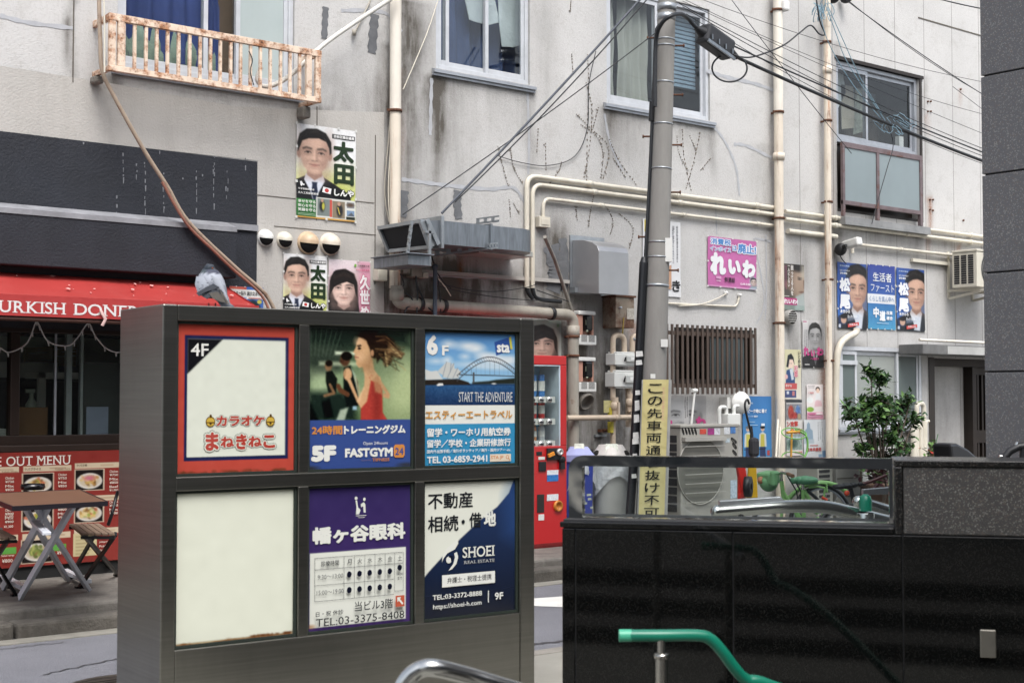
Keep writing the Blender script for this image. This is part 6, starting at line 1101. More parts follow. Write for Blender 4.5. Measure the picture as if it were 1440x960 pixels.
# white notice behind the pole
p = Paint(120, .52, 'e4e5e6'); p.rect(.04, .015, .36, .17, 'd9c228', .008); p.dashes(.76, .06, .98, .56, 2, '6a6c72', .8, True, .3)
S = wall_sheet(903.5, 307, 957, 418, p); S.text('今日も未来のために', .88, .05, .93, .5, '5a5c62', .0, vert=True, res=1); S.text('届けます', .78, .06, .83, .3, '5a5c62', .0, vert=True, res=1); S.text('き', .76, .78, .98, .93, '17181a', .03); S.shape([(.55, .62), (.74, .58), (.74, .9), (.55, .9)], 'c99a78'); poster(S, 'white notice with a yellow corner stuck on the wall behind the concrete pole')
# pink square poster
p = Paint(130, .95, 'c560a4'); p.noise(.008, 5); p.ell(.93, .83, .07, .1, 'a9b4bc', .02); p.poly([(.82, 1.02), (.88, .93), (1.02, .9), (1.02, 1.02)], '8fa3b0', .02); face(p, .94, .84, .15, 'c9b8b0', '23252a'); p.rect(-.1, .97, 1.1, 1.02, 'e0c3d8', .02, .5)
S = wall_sheet(995, 331.5, 1064, 407, p, tilt=-.6)
BL = '3f86c9'
S.text('消費税', .05, .03, .46, .155, BL, .03, edge='f3eff4', ew=.09); S.text('インボイス', .04, .195, .46, .285, BL, .015, edge='f3eff4', ew=.09); S.text('は', .49, .13, .58, .245, BL, .03, edge='f3eff4', ew=.09); S.text('廃止!', .6, .08, .98, .28, BL, .04, edge='f3eff4', ew=.09)
S.text('れ', .04, .31, .36, .77, 'eef0f2', .09); S.text('い', .4, .42, .66, .73, 'eef0f2', .09); S.text('わ', .69, .4, .965, .77, 'eef0f2', .09)
S.box(.155, .79, .26, .84, 'd89ac4'); S.box(.16, .87, .25, .885, 'e3c3d9'); S.text('新選組', .33, .79, .54, .89, '33202c', .02); S.text('山本太郎', .65, .875, .86, .925, 'f0e6ee', .03); tape(S, [(0, 0), (.5, 0), (1, 0), (.25, 1), (.55, 1), (0, .5), (1, .45), (1, 1), (0, 1)]); poster(S, 'bright pink square poster with big white brush lettering above the slat grille', 'election posters')
# posters between the two right-hand drainpipes
p = Paint(120, .66, '3a3430'); p.vgrad(0, 1, '474039', '5a564e'); p.ell(.75, .35, .3, .42, '8f7a68', .12); p.ell(.82, .4, .18, .3, 'a58e7a', .1); p.ell(.75, .06, .25, .1, '2a2624', .08); p.ell(.3, .45, .12, .1, '7d6655', .08); p.ell(.78, .32, .05, .015, '2b211c', .02); p.line([(.7, .28), (.88, .29)], .015, '2b211c', .02); p.line([(.98, .35), (1, .5)], .03, '6a5446', .03); p.ell(.9, .6, .08, .02, '6a463c', .03); p.rect(.85, 0, 1.1, .3, 'b9b5a6', .1, .7); p.poly([(.6, .7), (1, .6), (1.05, 1), (.55, 1)], 'a9b3b0', .06); p.rect(0, .74, .66, .89, 'c2307f', .008); p.rect(0, .89, 1, 1, '8fa39c', .02, .7); p.dashes(.02, .04, .2, .6, 3, 'b0487f', .7, True)
S = wall_sheet(1100, 370, 1131, 437, p); S.text('れいわ!', .03, .765, .68, .865, 'f4eef2', .05); S.text('困ってる人を', .36, .03, .48, .68, 'eeeae4', .03, vert=True); S.text('一人にしない', .22, .04, .32, .5, 'eeeae4', .03, vert=True); S.box(.02, .695, .28, .71, 'cfc9c0'); poster(S, 'dark poster with a man in close-up and a pink name strip beside the thick drainpipe', 'election posters')
p = Paint(140, .68, 'c9c7c6'); p.vgrad(0, 1, 'd5d3d2', 'a9a7a6'); suit(p, .6, .37, .5, '2b2b2d', 'b9b9ba', '55565a'); face(p, .6, .34, .52, 'b0aeac', '2a2a2b', 'short', grey=True); p.ell(.45, .4, .1, .3, '6a6a6a', .2, 0, .3); p.dashes(.08, .2, .3, .62, 3, '55565a', .7, True); p.rect(.03, .02, .2, .04, 'b3306f')
S = wall_sheet(1128, 450, 1158, 517, p, tilt=.4); PK = 'c2307f'; S.text('れ', .02, .56, .3, .76, PK, .07); S.text('い', .36, .62, .56, .77, PK, .07); S.text('わ', .64, .56, .98, .75, PK, .07); S.text('へ届け', .34, .79, .74, .84, PK, .03); S.box(.06, .93, .3, .945, 'd9d9d6'); tape(S, [(0, 0), (1, 0), (1, .3), (0, .5), (1, .99), (.5, 1)]); poster(S, 'monochrome poster of a stern man with pink brush lettering across his chest', 'election posters')
p = Paint(120, .62, 'e0dcc3'); p.vgrad(0, 1, 'd6d0a6', 'e3ddd0'); p.ell(.35, .27, .13, .11, 'ecd0bd', .01); p.poly([(.1, .35), (.18, .12), (.4, .08), (.55, .16), (.6, .3), (.5, .2), (.3, .2), (.22, .36)], '20242c', .02); p.poly([(.05, .68), (.12, .42), (.4, .38), (.6, .5), (.62, .68)], '2c4a7d', .02); p.poly([(.3, .4), (.5, .38), (.55, .6), (.4, .62)], 'c9d3dc', .02); p.ell(.1, .55, .06, .05, 'e8b5b0', .03); p.rect(0, .68, .75, .8, 'c94a4a', .01); p.rect(0, .82, .7, .97, '44507f', .01); p.rect(.1, .84, .25, .9, 'd9dde6', .01); p.rect(.45, .84, .6, .93, 'c97a7a', .01); p.ell(.32, .28, .012, .008, '20242c', .008); p.ell(.42, .28, .012, .008, '20242c', .008)
S = wall_sheet(1103, 491, 1126.5, 561, p); S.text('いじめは', .8, .03, .96, .36, '25282e', .03, vert=True); S.text('犯罪', .55, .32, .78, .56, 'd0506f', .03, vert=True, edge='f0e9e4', ew=.06); S.text('許すな', .03, .7, .4, .76, 'f2eae4', .02); poster(S, 'comic style poster of a dark haired girl in blue beside the thick drainpipe')
p = Paint(130, .66, 'dcdad6'); p.rect(-.1, .0, 1.1, .05, '3b3f44', .02); p.rect(0, .07, 1, .36, '8f8f94', .02); p.ell(.3, .22, .12, .12, 'b3402f', .04); p.ell(.75, .2, .1, .1, '5078b0', .04); p.ell(.5, .28, .15, .06, 'a8332c', .04); p.ell(.82, .3, .07, .06, 'a99a7a', .02); p.rect(0, .62, 1, .92, '8fa39a', .02); p.ell(.4, .78, .2, .08, '3f5a52', .06); p.rect(.1, .66, .9, .7, 'b9c6d6', .02); p.rect(0, .9, 1, 1, 'e6e0dc', .01); p.noise(.05, 3, (0, .07, 1, .36)); p.noise(.05, 3, (0, .62, 1, .9))
S = wall_sheet(1105, 562, 1128, 640, p); S.text('ン攻撃', .03, .38, .72, .48, 'c2352b', .04); S.text('中止を!', .25, .5, .97, .61, 'c2352b', .05); S.text('日本共産党', .5, .92, .97, .96, 'b8302c', .02); poster(S, 'red lettered protest poster low on the wall right of the thick drainpipe')
p = Paint(110, .66, 'ece4e2'); p.ell(.68, .14, .09, .07, '2a2422', .01); p.ell(.68, .18, .07, .07, 'e9c9b6', .015); p.poly([(.5, .5), (.56, .28), (.7, .25), (.84, .3), (.9, .5)], 'e6e8ea', .02); p.poly([(.5, .5), (.6, .45), (.85, .47), (.95, .62), (.45, .65)], 'e3bcc4', .04); p.ell(.2, .45, .13, .09, 'eef2f0', .01); p.ell(.2, .72, .14, .07, '86b53c', .02); p.rect(0, .8, 1, 1, 'e9a9c0', .01); p.dashes(.06, .03, .5, .12, 2, '8f8f8f', .8)
S = wall_sheet(1134, 540, 1157.5, 589, p); S.text('ご相談', .08, .22, .42, .27, 'd96a6a', .01); S.box(.04, .82, .5, .87, 'd0709a'); S.box(.55, .82, .95, .87, 'f2e3e8'); S.box(.04, .91, .94, .94, 'c98aa8'); poster(S, 'small pale pink leaflet with a white coated woman below the monochrome poster')
p = Paint(120, .72, 'd9dfe3'); p.poly([(.02, .5), (.04, .25), (.12, .2), (.13, .1), (.2, .05), (.27, .1), (.28, .2), (.4, .25), (.42, .5)], '8fa9bd', .015); p.rect(0, .45, .45, .55, 'b3c3cc', .03); p.rect(.65, .8, .8, 1, '8fb0cc', .02); p.rect(.82, .72, 1, 1, '6f98bf', .02); p.ell(.3, 1, .25, .06, '4f7a5a', .03); p.dashes(.6, .05, .86, .55, 3, '8a9096', .8, True)
S = wall_sheet(1130, 590, 1162, 650, p); S.text('日本共産党', .12, .64, .76, .73, 'b8302c', .04); S.box(.25, .58, .62, .605, 'c98a86'); poster(S, 'pale blue poster of a parliament dome with red party lettering at the wall foot', 'election posters')
# three blue posters in a row
def matsuo(x0, y0, x1, y1, sw, lab):
    p = Paint(150, .6, '1f56a8'); p.vgrad(0, 1, '1b4a9c', '2a6fc0'); suit(p, .68, .4, .54, '23262f', 'd9dde4', None); p.poly([(.62, .95), (.75, .8), (.95, .74), (1.02, 1.02), (.6, 1.02)], '20242c', .02); p.poly([(.6, .98), (.72, .78), (.9, .7), (.82, .99)], 'cfd6e0', .02); face(p, .68+.02*sw, .38, .56, 'cda48c', '1b1818', 'swept', look=sw); strands(p, .68+.02*sw, .36, .56); p.rect(.02, .8, .28, .99, '1b2f57', .01); p.ell(.2, .86, .06, .06, 'caa28c', .02); p.ell(.2, .81, .07, .035, '1d1a1a', .02); p.poly([(.1, 1), (.14, .93), (.26, .93), (.3, 1)], '23262c', .01); p.rect(.03, .93, .1, .98, 'c9d0da')
    p.poly([(.32, .82), (.72, .78), (.7, .84), (.34, .88)], 'a9bcd9', .03, .5); p.poly([(.05, .05), (.4, .18), (.38, .3)], '4a86d0', .1, .3)  # soft paler patches brushed over the print
    S = wall_sheet(x0, y0, x1, y1, p); W_ = 'f2f4f6'; S.text('松', .06, .23, .42, .44, W_, .06, edge='1b4a9c', ew=.05); S.text('尾', .06, .48, .42, .7, W_, .06, edge='1b4a9c', ew=.05); S.text('あきひろ', .08, .71, .4, .76, W_, .04); S.text('衆議院議員', .07, .04, .4, .065, 'b9cbe6', .01, res=1); S.text('東京から日本を変える', .07, .11, .4, .135, W_, .01, res=1); S.text('挑戦', .07, .15, .32, .18, W_, .02, res=1)
    S.text('まっすぐ未来へ', .32, .785, .68, .835, W_, .03, res=1); S.shape([(.32, .925), (.7, .885), (.705, .935), (.325, .975)], 'cf3b34'); S.text('元気な街', .37, .913, .66, .945, W_, .01, res=1); tape(S, [(0, .3), (1, .99), (0, .7)]); return poster(S, lab, 'blue campaign posters side by side')
matsuo(1177, 368, 1219, 464, 0, 'blue campaign poster of a man, leftmost of three, with creases and paler patches across it'); matsuo(1260, 376, 1300.5, 466.5, 1, 'blue campaign poster of a man, rightmost of the three beside the entrance')
p = Paint(110, .62, '2c4a9c'); p.vgrad(0, .45, '2b3f98', '2358a8'); p.vgrad(.6, 1, '1f6fb0', '3a9ac6'); p.rect(-.1, .455, 1.1, .6, 'e6e9ec', .008); p.noise(.012, 6)
S = wall_sheet(1219.5, 371, 1259, 464, p); W_ = 'f0f3f6'; S.text('生活者', .18, .12, .86, .26, W_, .01); S.text('ファースト', .1, .3, .95, .42, W_, .0); S.text('くらしを真ん中へ', .05, .485, .95, .57, '4f7fb5', .0); S.text('中', .18, .66, .38, .82, W_, .06); S.text('道', .4, .71, .62, .87, W_, .06); S.text('改革', .65, .71, .88, .77, W_, .04); S.text('連合', .65, .79, .88, .85, W_, .04); S.box(.3, .9, .74, .908, 'c9dcea'); tape(S, [(.05, 0), (.3, 0), (.55, 0), (.8, 0), (1, .3), (1, .6), (.1, 1), (.35, 1), (.6, 1), (.85, 1)]); poster(S, 'blue slogan poster without a face in the middle of the three', 'blue campaign posters side by side')
# posters behind the air conditioner
p = Paint(110, 1.1, 'b4b2b0'); p.vgrad(0, 1, 'a9a7a6', 'c0bebc'); face(p, .42, .62, 1.25, 'b5b3b1', '3a3938', 'none', grey=True); p.rect(.44, 0, .56, .9, 'cfcdcb', .02, .85); p.dashes(.45, .02, .55, .85, 2, '4a4a4c', .8, True)
S = wall_sheet(936, 556, 993, 600, p); S.text('れ', -.02, .72, .18, 1.02, PK, .08); S.text('わ', .72, .66, .98, 1.02, PK, .08); poster(S, 'grey close-up poster of two eyes with pink brush marks above the air conditioner')
p = Paint(150, .56, '2f7fc0'); p.vgrad(0, 1, '2a78bb', '3a8fcc'); 
for cx_, hl in ((.18, 0), (.68, 1)):
    p.ell(cx_, .52, .035, .035, 'd9b49c', .01); p.ell(cx_, .49, .045, .025, '6a6e74' if not hl else '1d1c20', .01); p.poly([(cx_-.14, .8), (cx_-.11, .6), (cx_, .56), (cx_+.12, .6), (cx_+.15, .8)], 'd6d9d2', .012); p.poly([(cx_-.07, .8), (cx_-.06, .6), (cx_+.06, .6), (cx_+.08, .8)], 'c9bf4a', .012); p.poly([(cx_-.1, 1), (cx_-.09, .8), (cx_+.1, .8), (cx_+.12, 1)], '2c3d66', .012); p.line([(cx_-.14, .84), (cx_+.12, .83)], .012, '25282c')
p.rect(.84, .86, .93, .94, 'b9433c', .01); p.poly([(.3, .7), (.42, .66), (.45, .8), (.36, .84)], '22252a', .02)
S = wall_sheet(1044, 557, 1085, 645, p); S.text('Uber Eats', .1, .085, .34, .12, 'e6eef4', .01); S.text('ピーク時に', .16, .2, .62, .265, 'f0f4f6', .04); S.text('稼ぐ', .64, .2, .82, .265, 'f0f4f6', .04); S.text('パートナー募集中', .16, .3, .5, .335, 'e6eef4', .02); S.box(.16, .4, .4, .41, 'a9cbe3'); S.box(.16, .45, .5, .46, 'a9cbe3'); S.box(.62, .43, .74, .47, 'e6eef4'); poster(S, 'tall blue recruiting poster of two delivery riders right of the air conditioner')
# ------------------------------------------------------------------ utility pole
PY = 9.35; pb_, pt_ = P(914, 700, PY), P(938, 0, PY); base = pb_+(pb_-pt_)*((pb_.z-.16)/(pt_.z-pb_.z)); topp = base+(pt_-base)*2.1
UPL = thing('utility_pole', 'leaning grey concrete utility pole with a black cable guard and yellow banner', 'pole', base)
def pole_at(y, dy=0): return base+(topp-base)*((P(925, y, PY).z-base.z)/(topp.z-base.z))
def pr_(z): return .128-.0042*z*2
b = MB(); n = 12; pts = [base.lerp(topp, i/n) for i in range(n+1)]; b.tube(pts, [pr_(p.z) for p in pts], 24); b.build('shaft', POLEM, UPL)
def band(y, h=.012, m=GALVL, w=.004, nm='band'): c = pole_at(y); b = MB(); r = pr_(c.z)+w; b.lathe([(r-.004, -h), (r, -h), (r, h), (r-.004, h)], c, 24, 0, (topp-base)); b.build(nm, m, UPL)
for y in (54, 63, 115, 174, 237, 341, 362): band(y, .006)
band(402, .012); band(22, .03); band(8, .03, GALVL, .008)
for x, y, dx in ((916, 51, -1), (957, 62, 1), (915, 191, -1), (953, 132, 1), (952, 203, 1), (914, 333, -1), (951, 270, 1), (946, 380, 1), (912, 477, -1)):
    c = pole_at(y); r = pr_(c.z); d = Vector((RT.x*dx, RT.y*dx, 0)); b = MB(); b.tube([c+d*(r-.01), c+d*(r+.085)], .009, 8); b.lathe([(0, 0), (.017, 0), (.017, .012), (0, .012)], c+d*(r+.08), 8, 0, d); b.build('step_bolt', RUST if y != 477 else GALVL, UPL)
lean = (topp-base).normalized()
def beside(y, dx, dy=.0): c = pole_at(y); r = pr_(c.z); return c+Vector((RT.x, RT.y, 0))*(dx*(r+dy))+Vector((-RT.y, RT.x, 0))*-.03
b = MB(); b.tube([beside(370, -1, .03), beside(480, -1, .035), beside(640, -1, .045), beside(740, -1, .06)], .042, 14); b.tube([beside(362, -1, .03), beside(371, -1, .03)], [.025, .042], 14); b.build('cable_guard', mat('black_guard_tube', '15171b', .4, 0, .2, 5), UPL)
b = MB(); random.seed(8)
for y in (498, 510, 552, 570, 588, 612, 620, 640, 668):
    c = beside(y, -1, .042)-Vector((0, 1, 0))*.0; n_ = Vector((-.55, -.83, 0)); t_ = Vector((.83, -.55, 0)); h = random.uniform(.02, .05); w_ = random.uniform(.02, .035); c2 = c+n_*.0435
    b.prism([c2-t_*w_-UP*h, c2+t_*w_-UP*h*.8, c2+t_*w_*.8+UP*h, c2-t_*w_+UP*h*.9], n_*.001)
b.build('torn_sticker', mat('torn_white_paper', 'c9c9c6', .8, 0, .2, 30), UPL)
b = MB(); b.tube([beside(362, -1, .02), beside(250, -1, .012), beside(150, -1, .012), beside(60, -1, .012), beside(40, -.9, .02), beside(26, -.3, .05)], .014, 8); b.tube([beside(362, -1, .005), beside(250, -.95, .002), beside(80, -.9, .004)], .005, 6, 0); b.build('riser_cable', CABLE, UPL)
b = MB(); b.tube([beside(170, -1, .018), beside(143, -1, .018)], .026, 10); b.build('cable_joint', BLACKC, UPL)
b = MB(); c = beside(351, .78, .01); t_ = Vector((RT.x, RT.y, 0)); n_ = Vector((RT.y, -RT.x, 0)); b.hexa([c+t_*a+n_*e+UP*z for z in (-.12, .1) for a, e in ((-.035, .0), (.03, .0), (.03, .06), (-.035, .06))]); b.build('number_plate', WHITEP, UPL)
b = MB(); c = pole_at(483)+n_*(pr_(2)+.001)+t_*.075; b.prism([c-t_*.035-UP*.035, c+t_*.03-UP*.035, c+t_*.03+UP*.035, c-t_*.035+UP*.035], n_*.002); c = pole_at(529)+n_*(pr_(2)+.001)-t_*.02; b.prism([c-t_*.025-UP*.02, c+t_*.02-UP*.02, c+t_*.02+UP*.02, c-t_*.025+UP*.02], n_*.002); b.build('paper_scrap', WHITEP, UPL)
# grey backing board and yellow banner tied to the pole
c0 = pole_at(534)+n_*(pr_(1.7)+.03); c1 = pole_at(728)+n_*(pr_(.5)+.03); H_ = c0.z-c1.z
b = MB(); b.prism([c0-t_*.125+n_*-.02, c0+t_*.15+n_*-.02, c1+t_*.15+n_*-.02, c1-t_*.125+n_*-.02], n_*.008); b.build('grey_backing', mat('grey_mesh_board', '9a9a98', .8, 0, .15, 9), UPL)
p = Paint(260, .155, 'd9cc8e'); p.vgrad(0, 1, 'd6c988', 'd9cf96'); p.rect(0, 0, .1, 1, 'c9ba72', .05, .5); p.rect(.88, 0, 1, 1, 'c4b670', .05, .6); p.noise(.012, 7)
for k in range(8): p.ell(random.random(), random.random(), .03, .006, 'b0a162', .02, random.random(), .5)
p.dashes(.76, .055, .86, .28, 1, 'cf8f86', .6, True, .8)
ad = (c1-c0).normalized(); S = Sheet(c0-t_*.115, t_, ad, .235, H_, p, .006); TX = '22241f'
for k, ch in enumerate('この先車両通り抜け不可'):
    S.text(ch, .2, .03+k*.0885, .78, .03+k*.0885+.068, TX, .012)
t = tag(S.build('banner', printmat('vinyl_banner', .35, .3)), 'tall yellow vinyl banner with black vertical lettering tied to the concrete pole', 'banner')
# ------------------------------------------------------------------ overhead lines
CY = 9.3
def wire(label, x0, y0, x1, y1, r=.006, s=.05, Y0=CY, Y1=CY, m=CABLE, ext=0, nm='cable'):
    a, c = P(x0, y0, Y0), P(x1, y1, Y1); 
    if ext: c = c+(c-a)*ext
    b = MB(); b.tube(sag(a, c, s), r, 6); return tag(b.build(nm, m), label, 'cable', 'overhead lines around the pole')
wire('thick black main cable running from the splice closure to the right edge', 1028, 77, 1400, 228, .019, .06, ext=.3)
wire('twisted messenger wire just above the thick black cable', 1010, 55, 1400, 217, .009, .05, ext=.3)
hose('cable', 'thick black cable arching round the pole top into the splice closure', 'cable', [(921, 150, CY), (922, 62, CY), (930, 34, CY-.1), (945, 22, CY-.18), (958, 20, CY-.1), (968, 27, CY), (978, 38, CY), (990, 47, CY)], .02, CABLE)
a, c = P(981, 41, CY), P(1031, 77, CY); d = (c-a).normalized(); SPC = thing('splice_closure', 'black cable splice closure hanging on the main cable right of the pole', 'splice closure', (a+c)/2)
b = MB(); u = d.cross(Vector((0, 1, 0))).normalized(); e0, e1 = a+d*.07, c-d*.06; b.bar(e0, e1, .15, .2, 0, (0, 0, 1)); b.build('body', mat('weathered_black_plastic', '26272b', .55, 0, .3, 9), SPC, bevel=.03)
b = MB(); b.tube([a-d*.02, a+d*.08], [.025, .06], 12); b.tube([c+d*.06, c-d*.07], [.025, .055], 12); b.build('end_cone', BLACKC, SPC)
b = MB(); sidev = Vector((0, 1, 0)).cross(d).normalized()
for k in range(4): q = e0.lerp(e1, (k+.5)/4)-Vector((0, .08, 0))-sidev*.0; b.bar(q-Vector((0, .006, .06)), q-Vector((0, .006, .01)), .012, .012)
b.bar(e0-Vector((0, .072, .085)), e1-Vector((0, .072, .085)), .02, .03); b.build('clasp', GALV, SPC)
b = MB(); cc = P(1026, 96, CY-.05); b.tube([cc+Vector((RT.x*.17*math.sin(t), RT.y*.17*math.sin(t), .135*math.cos(t))) for t in np.linspace(.25, 6.0, 40)], .009, 8); tag(b.build('cable_loop', CABLE), 'round slack loop of black cable hanging below the splice closure', 'cable')
for k, (x0, y0, x1, y1, r, s, lab) in enumerate(((955, 5, 1400, 206, .006, .12, 'thin wire from the pole top to the tangle and the right edge'), (960, 10, 1400, 213, .006, .16, 'second thin wire just below the thin pole top wire'), (960, 2, 1400, 191, .004, .05, 'fine wire highest of the bundle leaving the pole to the right'), (955, -4, 1400, 150, .004, .18, 'fine wire crossing the slim drainpipe bracket'), (975, -5, 1400, 107, .004, .14, 'fine wire passing over the top of the balcony window'), (965, 20, 1400, 220, .005, .2, 'ribbed wire sagging under the bundle'), (1185, -3, 1400, 140, .007, .05, 'black line falling from the wall knob to the right edge'), (1182, -8, 1400, 132, .005, .12, 'thinner line twisted near the wall knob line'), (1025, -5, 1160, 168, .005, .02, 'thin line slanting from the frame top to the slim drainpipe'), (1340, 122, 1400, 168, .004, .0, 'short fine line splitting off near the right edge'), (1310, -4, 1400, 14, .01, .02, 'cable crossing the top right corner of the wall'))):
    wire(lab, x0, y0, x1, y1, r*.75, s, ext=.3)
wire('double twisted line from the pole down to the top of the kitchen duct', 905, -6, 621, 300, .011, .02, CY, WY-.6, mat('dark_grey_line', '4b5058', .6)); wire('companion strand hugging the double twisted line', 912, -3, 640, 284, .006, .05, CY, WY-.55); wire('fine line from the pole past the third window to the drainpipe', 925, 44, 566, 302, .005, .03, CY, WY-.2)
hose('cable', 'slack dark wire looping from the twisted line across the wall by the third window', 'cable', [(838, 72), (828, 120), (826, 180), (808, 220), (770, 233), (730, 228), (700, 219)], .004, CABLE, WY-.02)
BLUEW = mat('pale_blue_wire', '7f9dac', .5)
for k, (pts, lab) in enumerate((([(1160, 5), (1175, 45), (1190, 85), (1225, 140), (1245, 170)], 'pale blue wire from the drainpipe top down to the tangle'), ([(1163, 6), (1185, 55), (1210, 110), (1240, 160)], 'second pale blue wire beside the first one'), ([(1150, 6), (1165, 60), (1200, 120), (1238, 166)], 'thin white wire left of the pale blue ones'))): b = MB(); b.tube(bez([P(x, y, CY+.3) for x, y in pts], 6), .0045, 6); tag(b.build('cable', BLUEW), lab, 'cable')
b = MB(); random.seed(12)
for k in range(6):
    c = P(random.uniform(1240, 1276), random.uniform(166, 190), CY); ph = random.random()*6; pts = [c+Vector((RT.x*.12*math.sin(t+ph), RT.y*.12*math.sin(t+ph), .07*math.cos(t*1.3+ph)))*random.uniform(.7, 1.1) for t in np.linspace(0, 5, 14)]; b.tube(pts, .0035, 5)
tag(b.build('cable_tangle', BLUEW), 'tangle of pale blue wire ties round the main cable before the balcony window', 'cable'); b = MB()
for k in range(10): c = P(random.uniform(1145, 1166), random.uniform(2, 24), WY-.2); ph = random.random()*6; b.tube([c+Vector((.05*math.sin(t+ph), .05*math.cos(t), .07*math.cos(t*1.2+ph))) for t in np.linspace(0, 5, 12)], .005, 5)
tag(b.build('cable_tangle', BLUEW), 'knot of pale wires at the top of the slim drainpipe', 'cable')
hose('cable', 'short black cable tail hanging at the top of the slim drainpipe', 'cable', [(1148, 0), (1153, 30), (1160, 48), (1152, 48), (1140, 36), (1125, 46), (1100, 65), (1060, 80), (1040, 80)], .009, CABLE, WY-.25)
hose('cable', 'thin wire dropping from the tangle in front of the frosted screen', 'cable', [(1250, 178), (1256, 205), (1248, 235), (1235, 280), (1226, 315)], .005, CABLE, WY-.4)
for x_, lab in ((1172, 'left of two dark insulators at the top of the panelled wall'), (1190, 'right of two dark insulators at the top of the panelled wall')): b = MB(); b.ball(P(x_, -2, WY-.1), .06, .08, .06); tag(b.build('insulator', BLACKC), lab, 'insulator')
b = MB(); b.box((P(1100, 8, WY-.15).x-.02, WY-.2, P(1100, 8, WY-.15).z-.06), (P(1100, 8, WY-.15).x+.08, WY-.08, P(1100, 8, WY-.15).z+.06)); tag(b.build('cable_clamp', WHITEP, bevel=.02), 'small white clamp beside the top of the thick drainpipe', 'clamp')
# dried creeper marks on the wall
def creeper(label, runs, seed):
    random.seed(seed); b = MB()
    for pts in runs:
        q = bez([P(x, y, WY-.006) for x, y in pts], 8); i = 0
        while i < len(q)-1:
            a, c = q[i], q[i+1]; a = a+(c-a)*random.uniform(0, .3); c = a+(c-a)*random.uniform(.3, .65); b.bar(a, c, .008, random.uniform(.003, .009), 0, (0, 1, 0)); i += 1
            if random.random() < .3: e = a+Vector((random.uniform(-.05, .05), 0, random.uniform(-.04, .05))); b.bar(a, a.lerp(e, .5), .005, .004, 0, (0, 1, 0))
    return tag(b.build('dried_creeper', mat('dead_tendril', '786f64', .95, 0, .2, 20)), label, 'creeper', 'dried creeper traces on the wall')
creeper('dried creeper traces rising on the wall between the second and third windows', [[(825, 255), (826, 190), (828, 120), (826, 75)], [(822, 250), (830, 200), (832, 150), (824, 115)], [(845, 250), (848, 215), (838, 190), (816, 175)], [(848, 252), (856, 208), (830, 180), (810, 160)], [(755, 215), (757, 180)], [(768, 240), (767, 200)], [(806, 105), (804, 75)], [(834, 180), (842, 150)], [(803, 0), (802, 18)], [(895, 260), (870, 225), (857, 195)], [(880, 250), (862, 222)]], 1)
creeper('dried creeper traces low on the wall around the duct and conduits', [[(715, 262), (706, 230), (700, 205)], [(735, 258), (722, 235), (718, 208)], [(718, 305), (716, 280)], [(730, 300), (722, 285)], [(770, 262), (785, 242), (790, 228)], [(835, 275), (830, 300), (828, 320)], [(850, 285), (862, 310), (858, 330)], [(870, 300), (890, 320), (885, 350)], [(810, 290), (812, 310)]], 2)
creeper('dried creeper traces under the right end of the third window', [[(965, 265), (975, 230), (985, 185)], [(972, 268), (962, 220), (960, 180)], [(980, 215), (970, 190)], [(985, 240), (1000, 222)], [(968, 240), (955, 215), (952, 190)]], 3)
# ------------------------------------------------------------------ red vending machine
VY = 9.72; vx1 = P(797, 640, VY).x; vx0 = vx1-1.05; vz1 = P(776, 500, VY).z; vz0 = P(776, 776, VY).z; VB = VY+.72
VM = thing('vending_machine', 'red drinks vending machine partly hidden behind the directory sign', 'vending machine', ((vx0+vx1)/2, VY+.35, .16))
RED = mat('vending_red', 'b51f22', .3, 0, .05, 2, 0, 60, .002, 0, 5, '7a4a2a', 0, coat=.3); wx0, wx1 = vx0+.06, P(788.5, 560, VY).x; wz1, wz0 = P(775, 513, VY).z, P(775, 627, VY).z
b = MB(); b.box((vx0, VY, vz0), (vx1, VB, wz0)); b.box((vx0, VY, wz1), (vx1, VB, vz1)); b.box((vx0, VY, wz0), (wx0, VB, wz1)); b.box((wx1, VY, wz0), (vx1, VB, wz1)); b.build('body', RED, VM, bevel=.006)
b = MB(); xi = P(784, 560, VY+.1).x; b.box((wx0, VY+.28, wz0), (wx1, VY+.3, wz1)); b.build('display_back', mat('sky_blue_print', '4fa3d0', .5, 0, .25, 3), VM); b = MB(); b.box((wx1-.001, VY+.004, wz0), (wx1-.012, VY+.28, wz1)); b.box((wx0, VY+.004, wz1-.01), (wx1-.02, VY+.28, wz1-.001)); b.build('display_side', mat('pale_lining', 'b9c6cf', .5), VM)
b = MB(); b.box((wx0, VY+.012, wz0), (wx1, VY+.016, wz1)); b.build('pane', GLASSC, VM)
sh = [P(760, y, VY+.05).z for y in (562, 593, 624)]
CH = mat('chrome_button', 'c9c9c6', .25, .6, .1, 20)
for z in sh:
    b = MB(); b.box((wx0, VY+.03, z-.025), (wx1-.04, VY+.25, z+.03)); s_ = b.build('shelf', WHITEP, VM)
    b = MB()
    for k in range(8): x = wx1-.12-k*.1; b.lathe([(.0, .02), (.028, .02), (.03, 0)], (x, VY+.03, z), 12, 0, (0, -1, 0)); b.box((x-.02, VY+.006, z-.008), (x+.02, VY+.01, z+.008), 1)
    b.build('button', [CH, BLACKC], s_)
random.seed(6); first = None
cans = [[('d9b23c', 0), ('3f7fc4', 1), ('3f7fc4', 1)], [('9fb43c', 0), ('b3262a', 2), ('b3262a', 2)], [('3f4a44', 0), ('a9682c', 0), ('b9bcc0', 0)]]
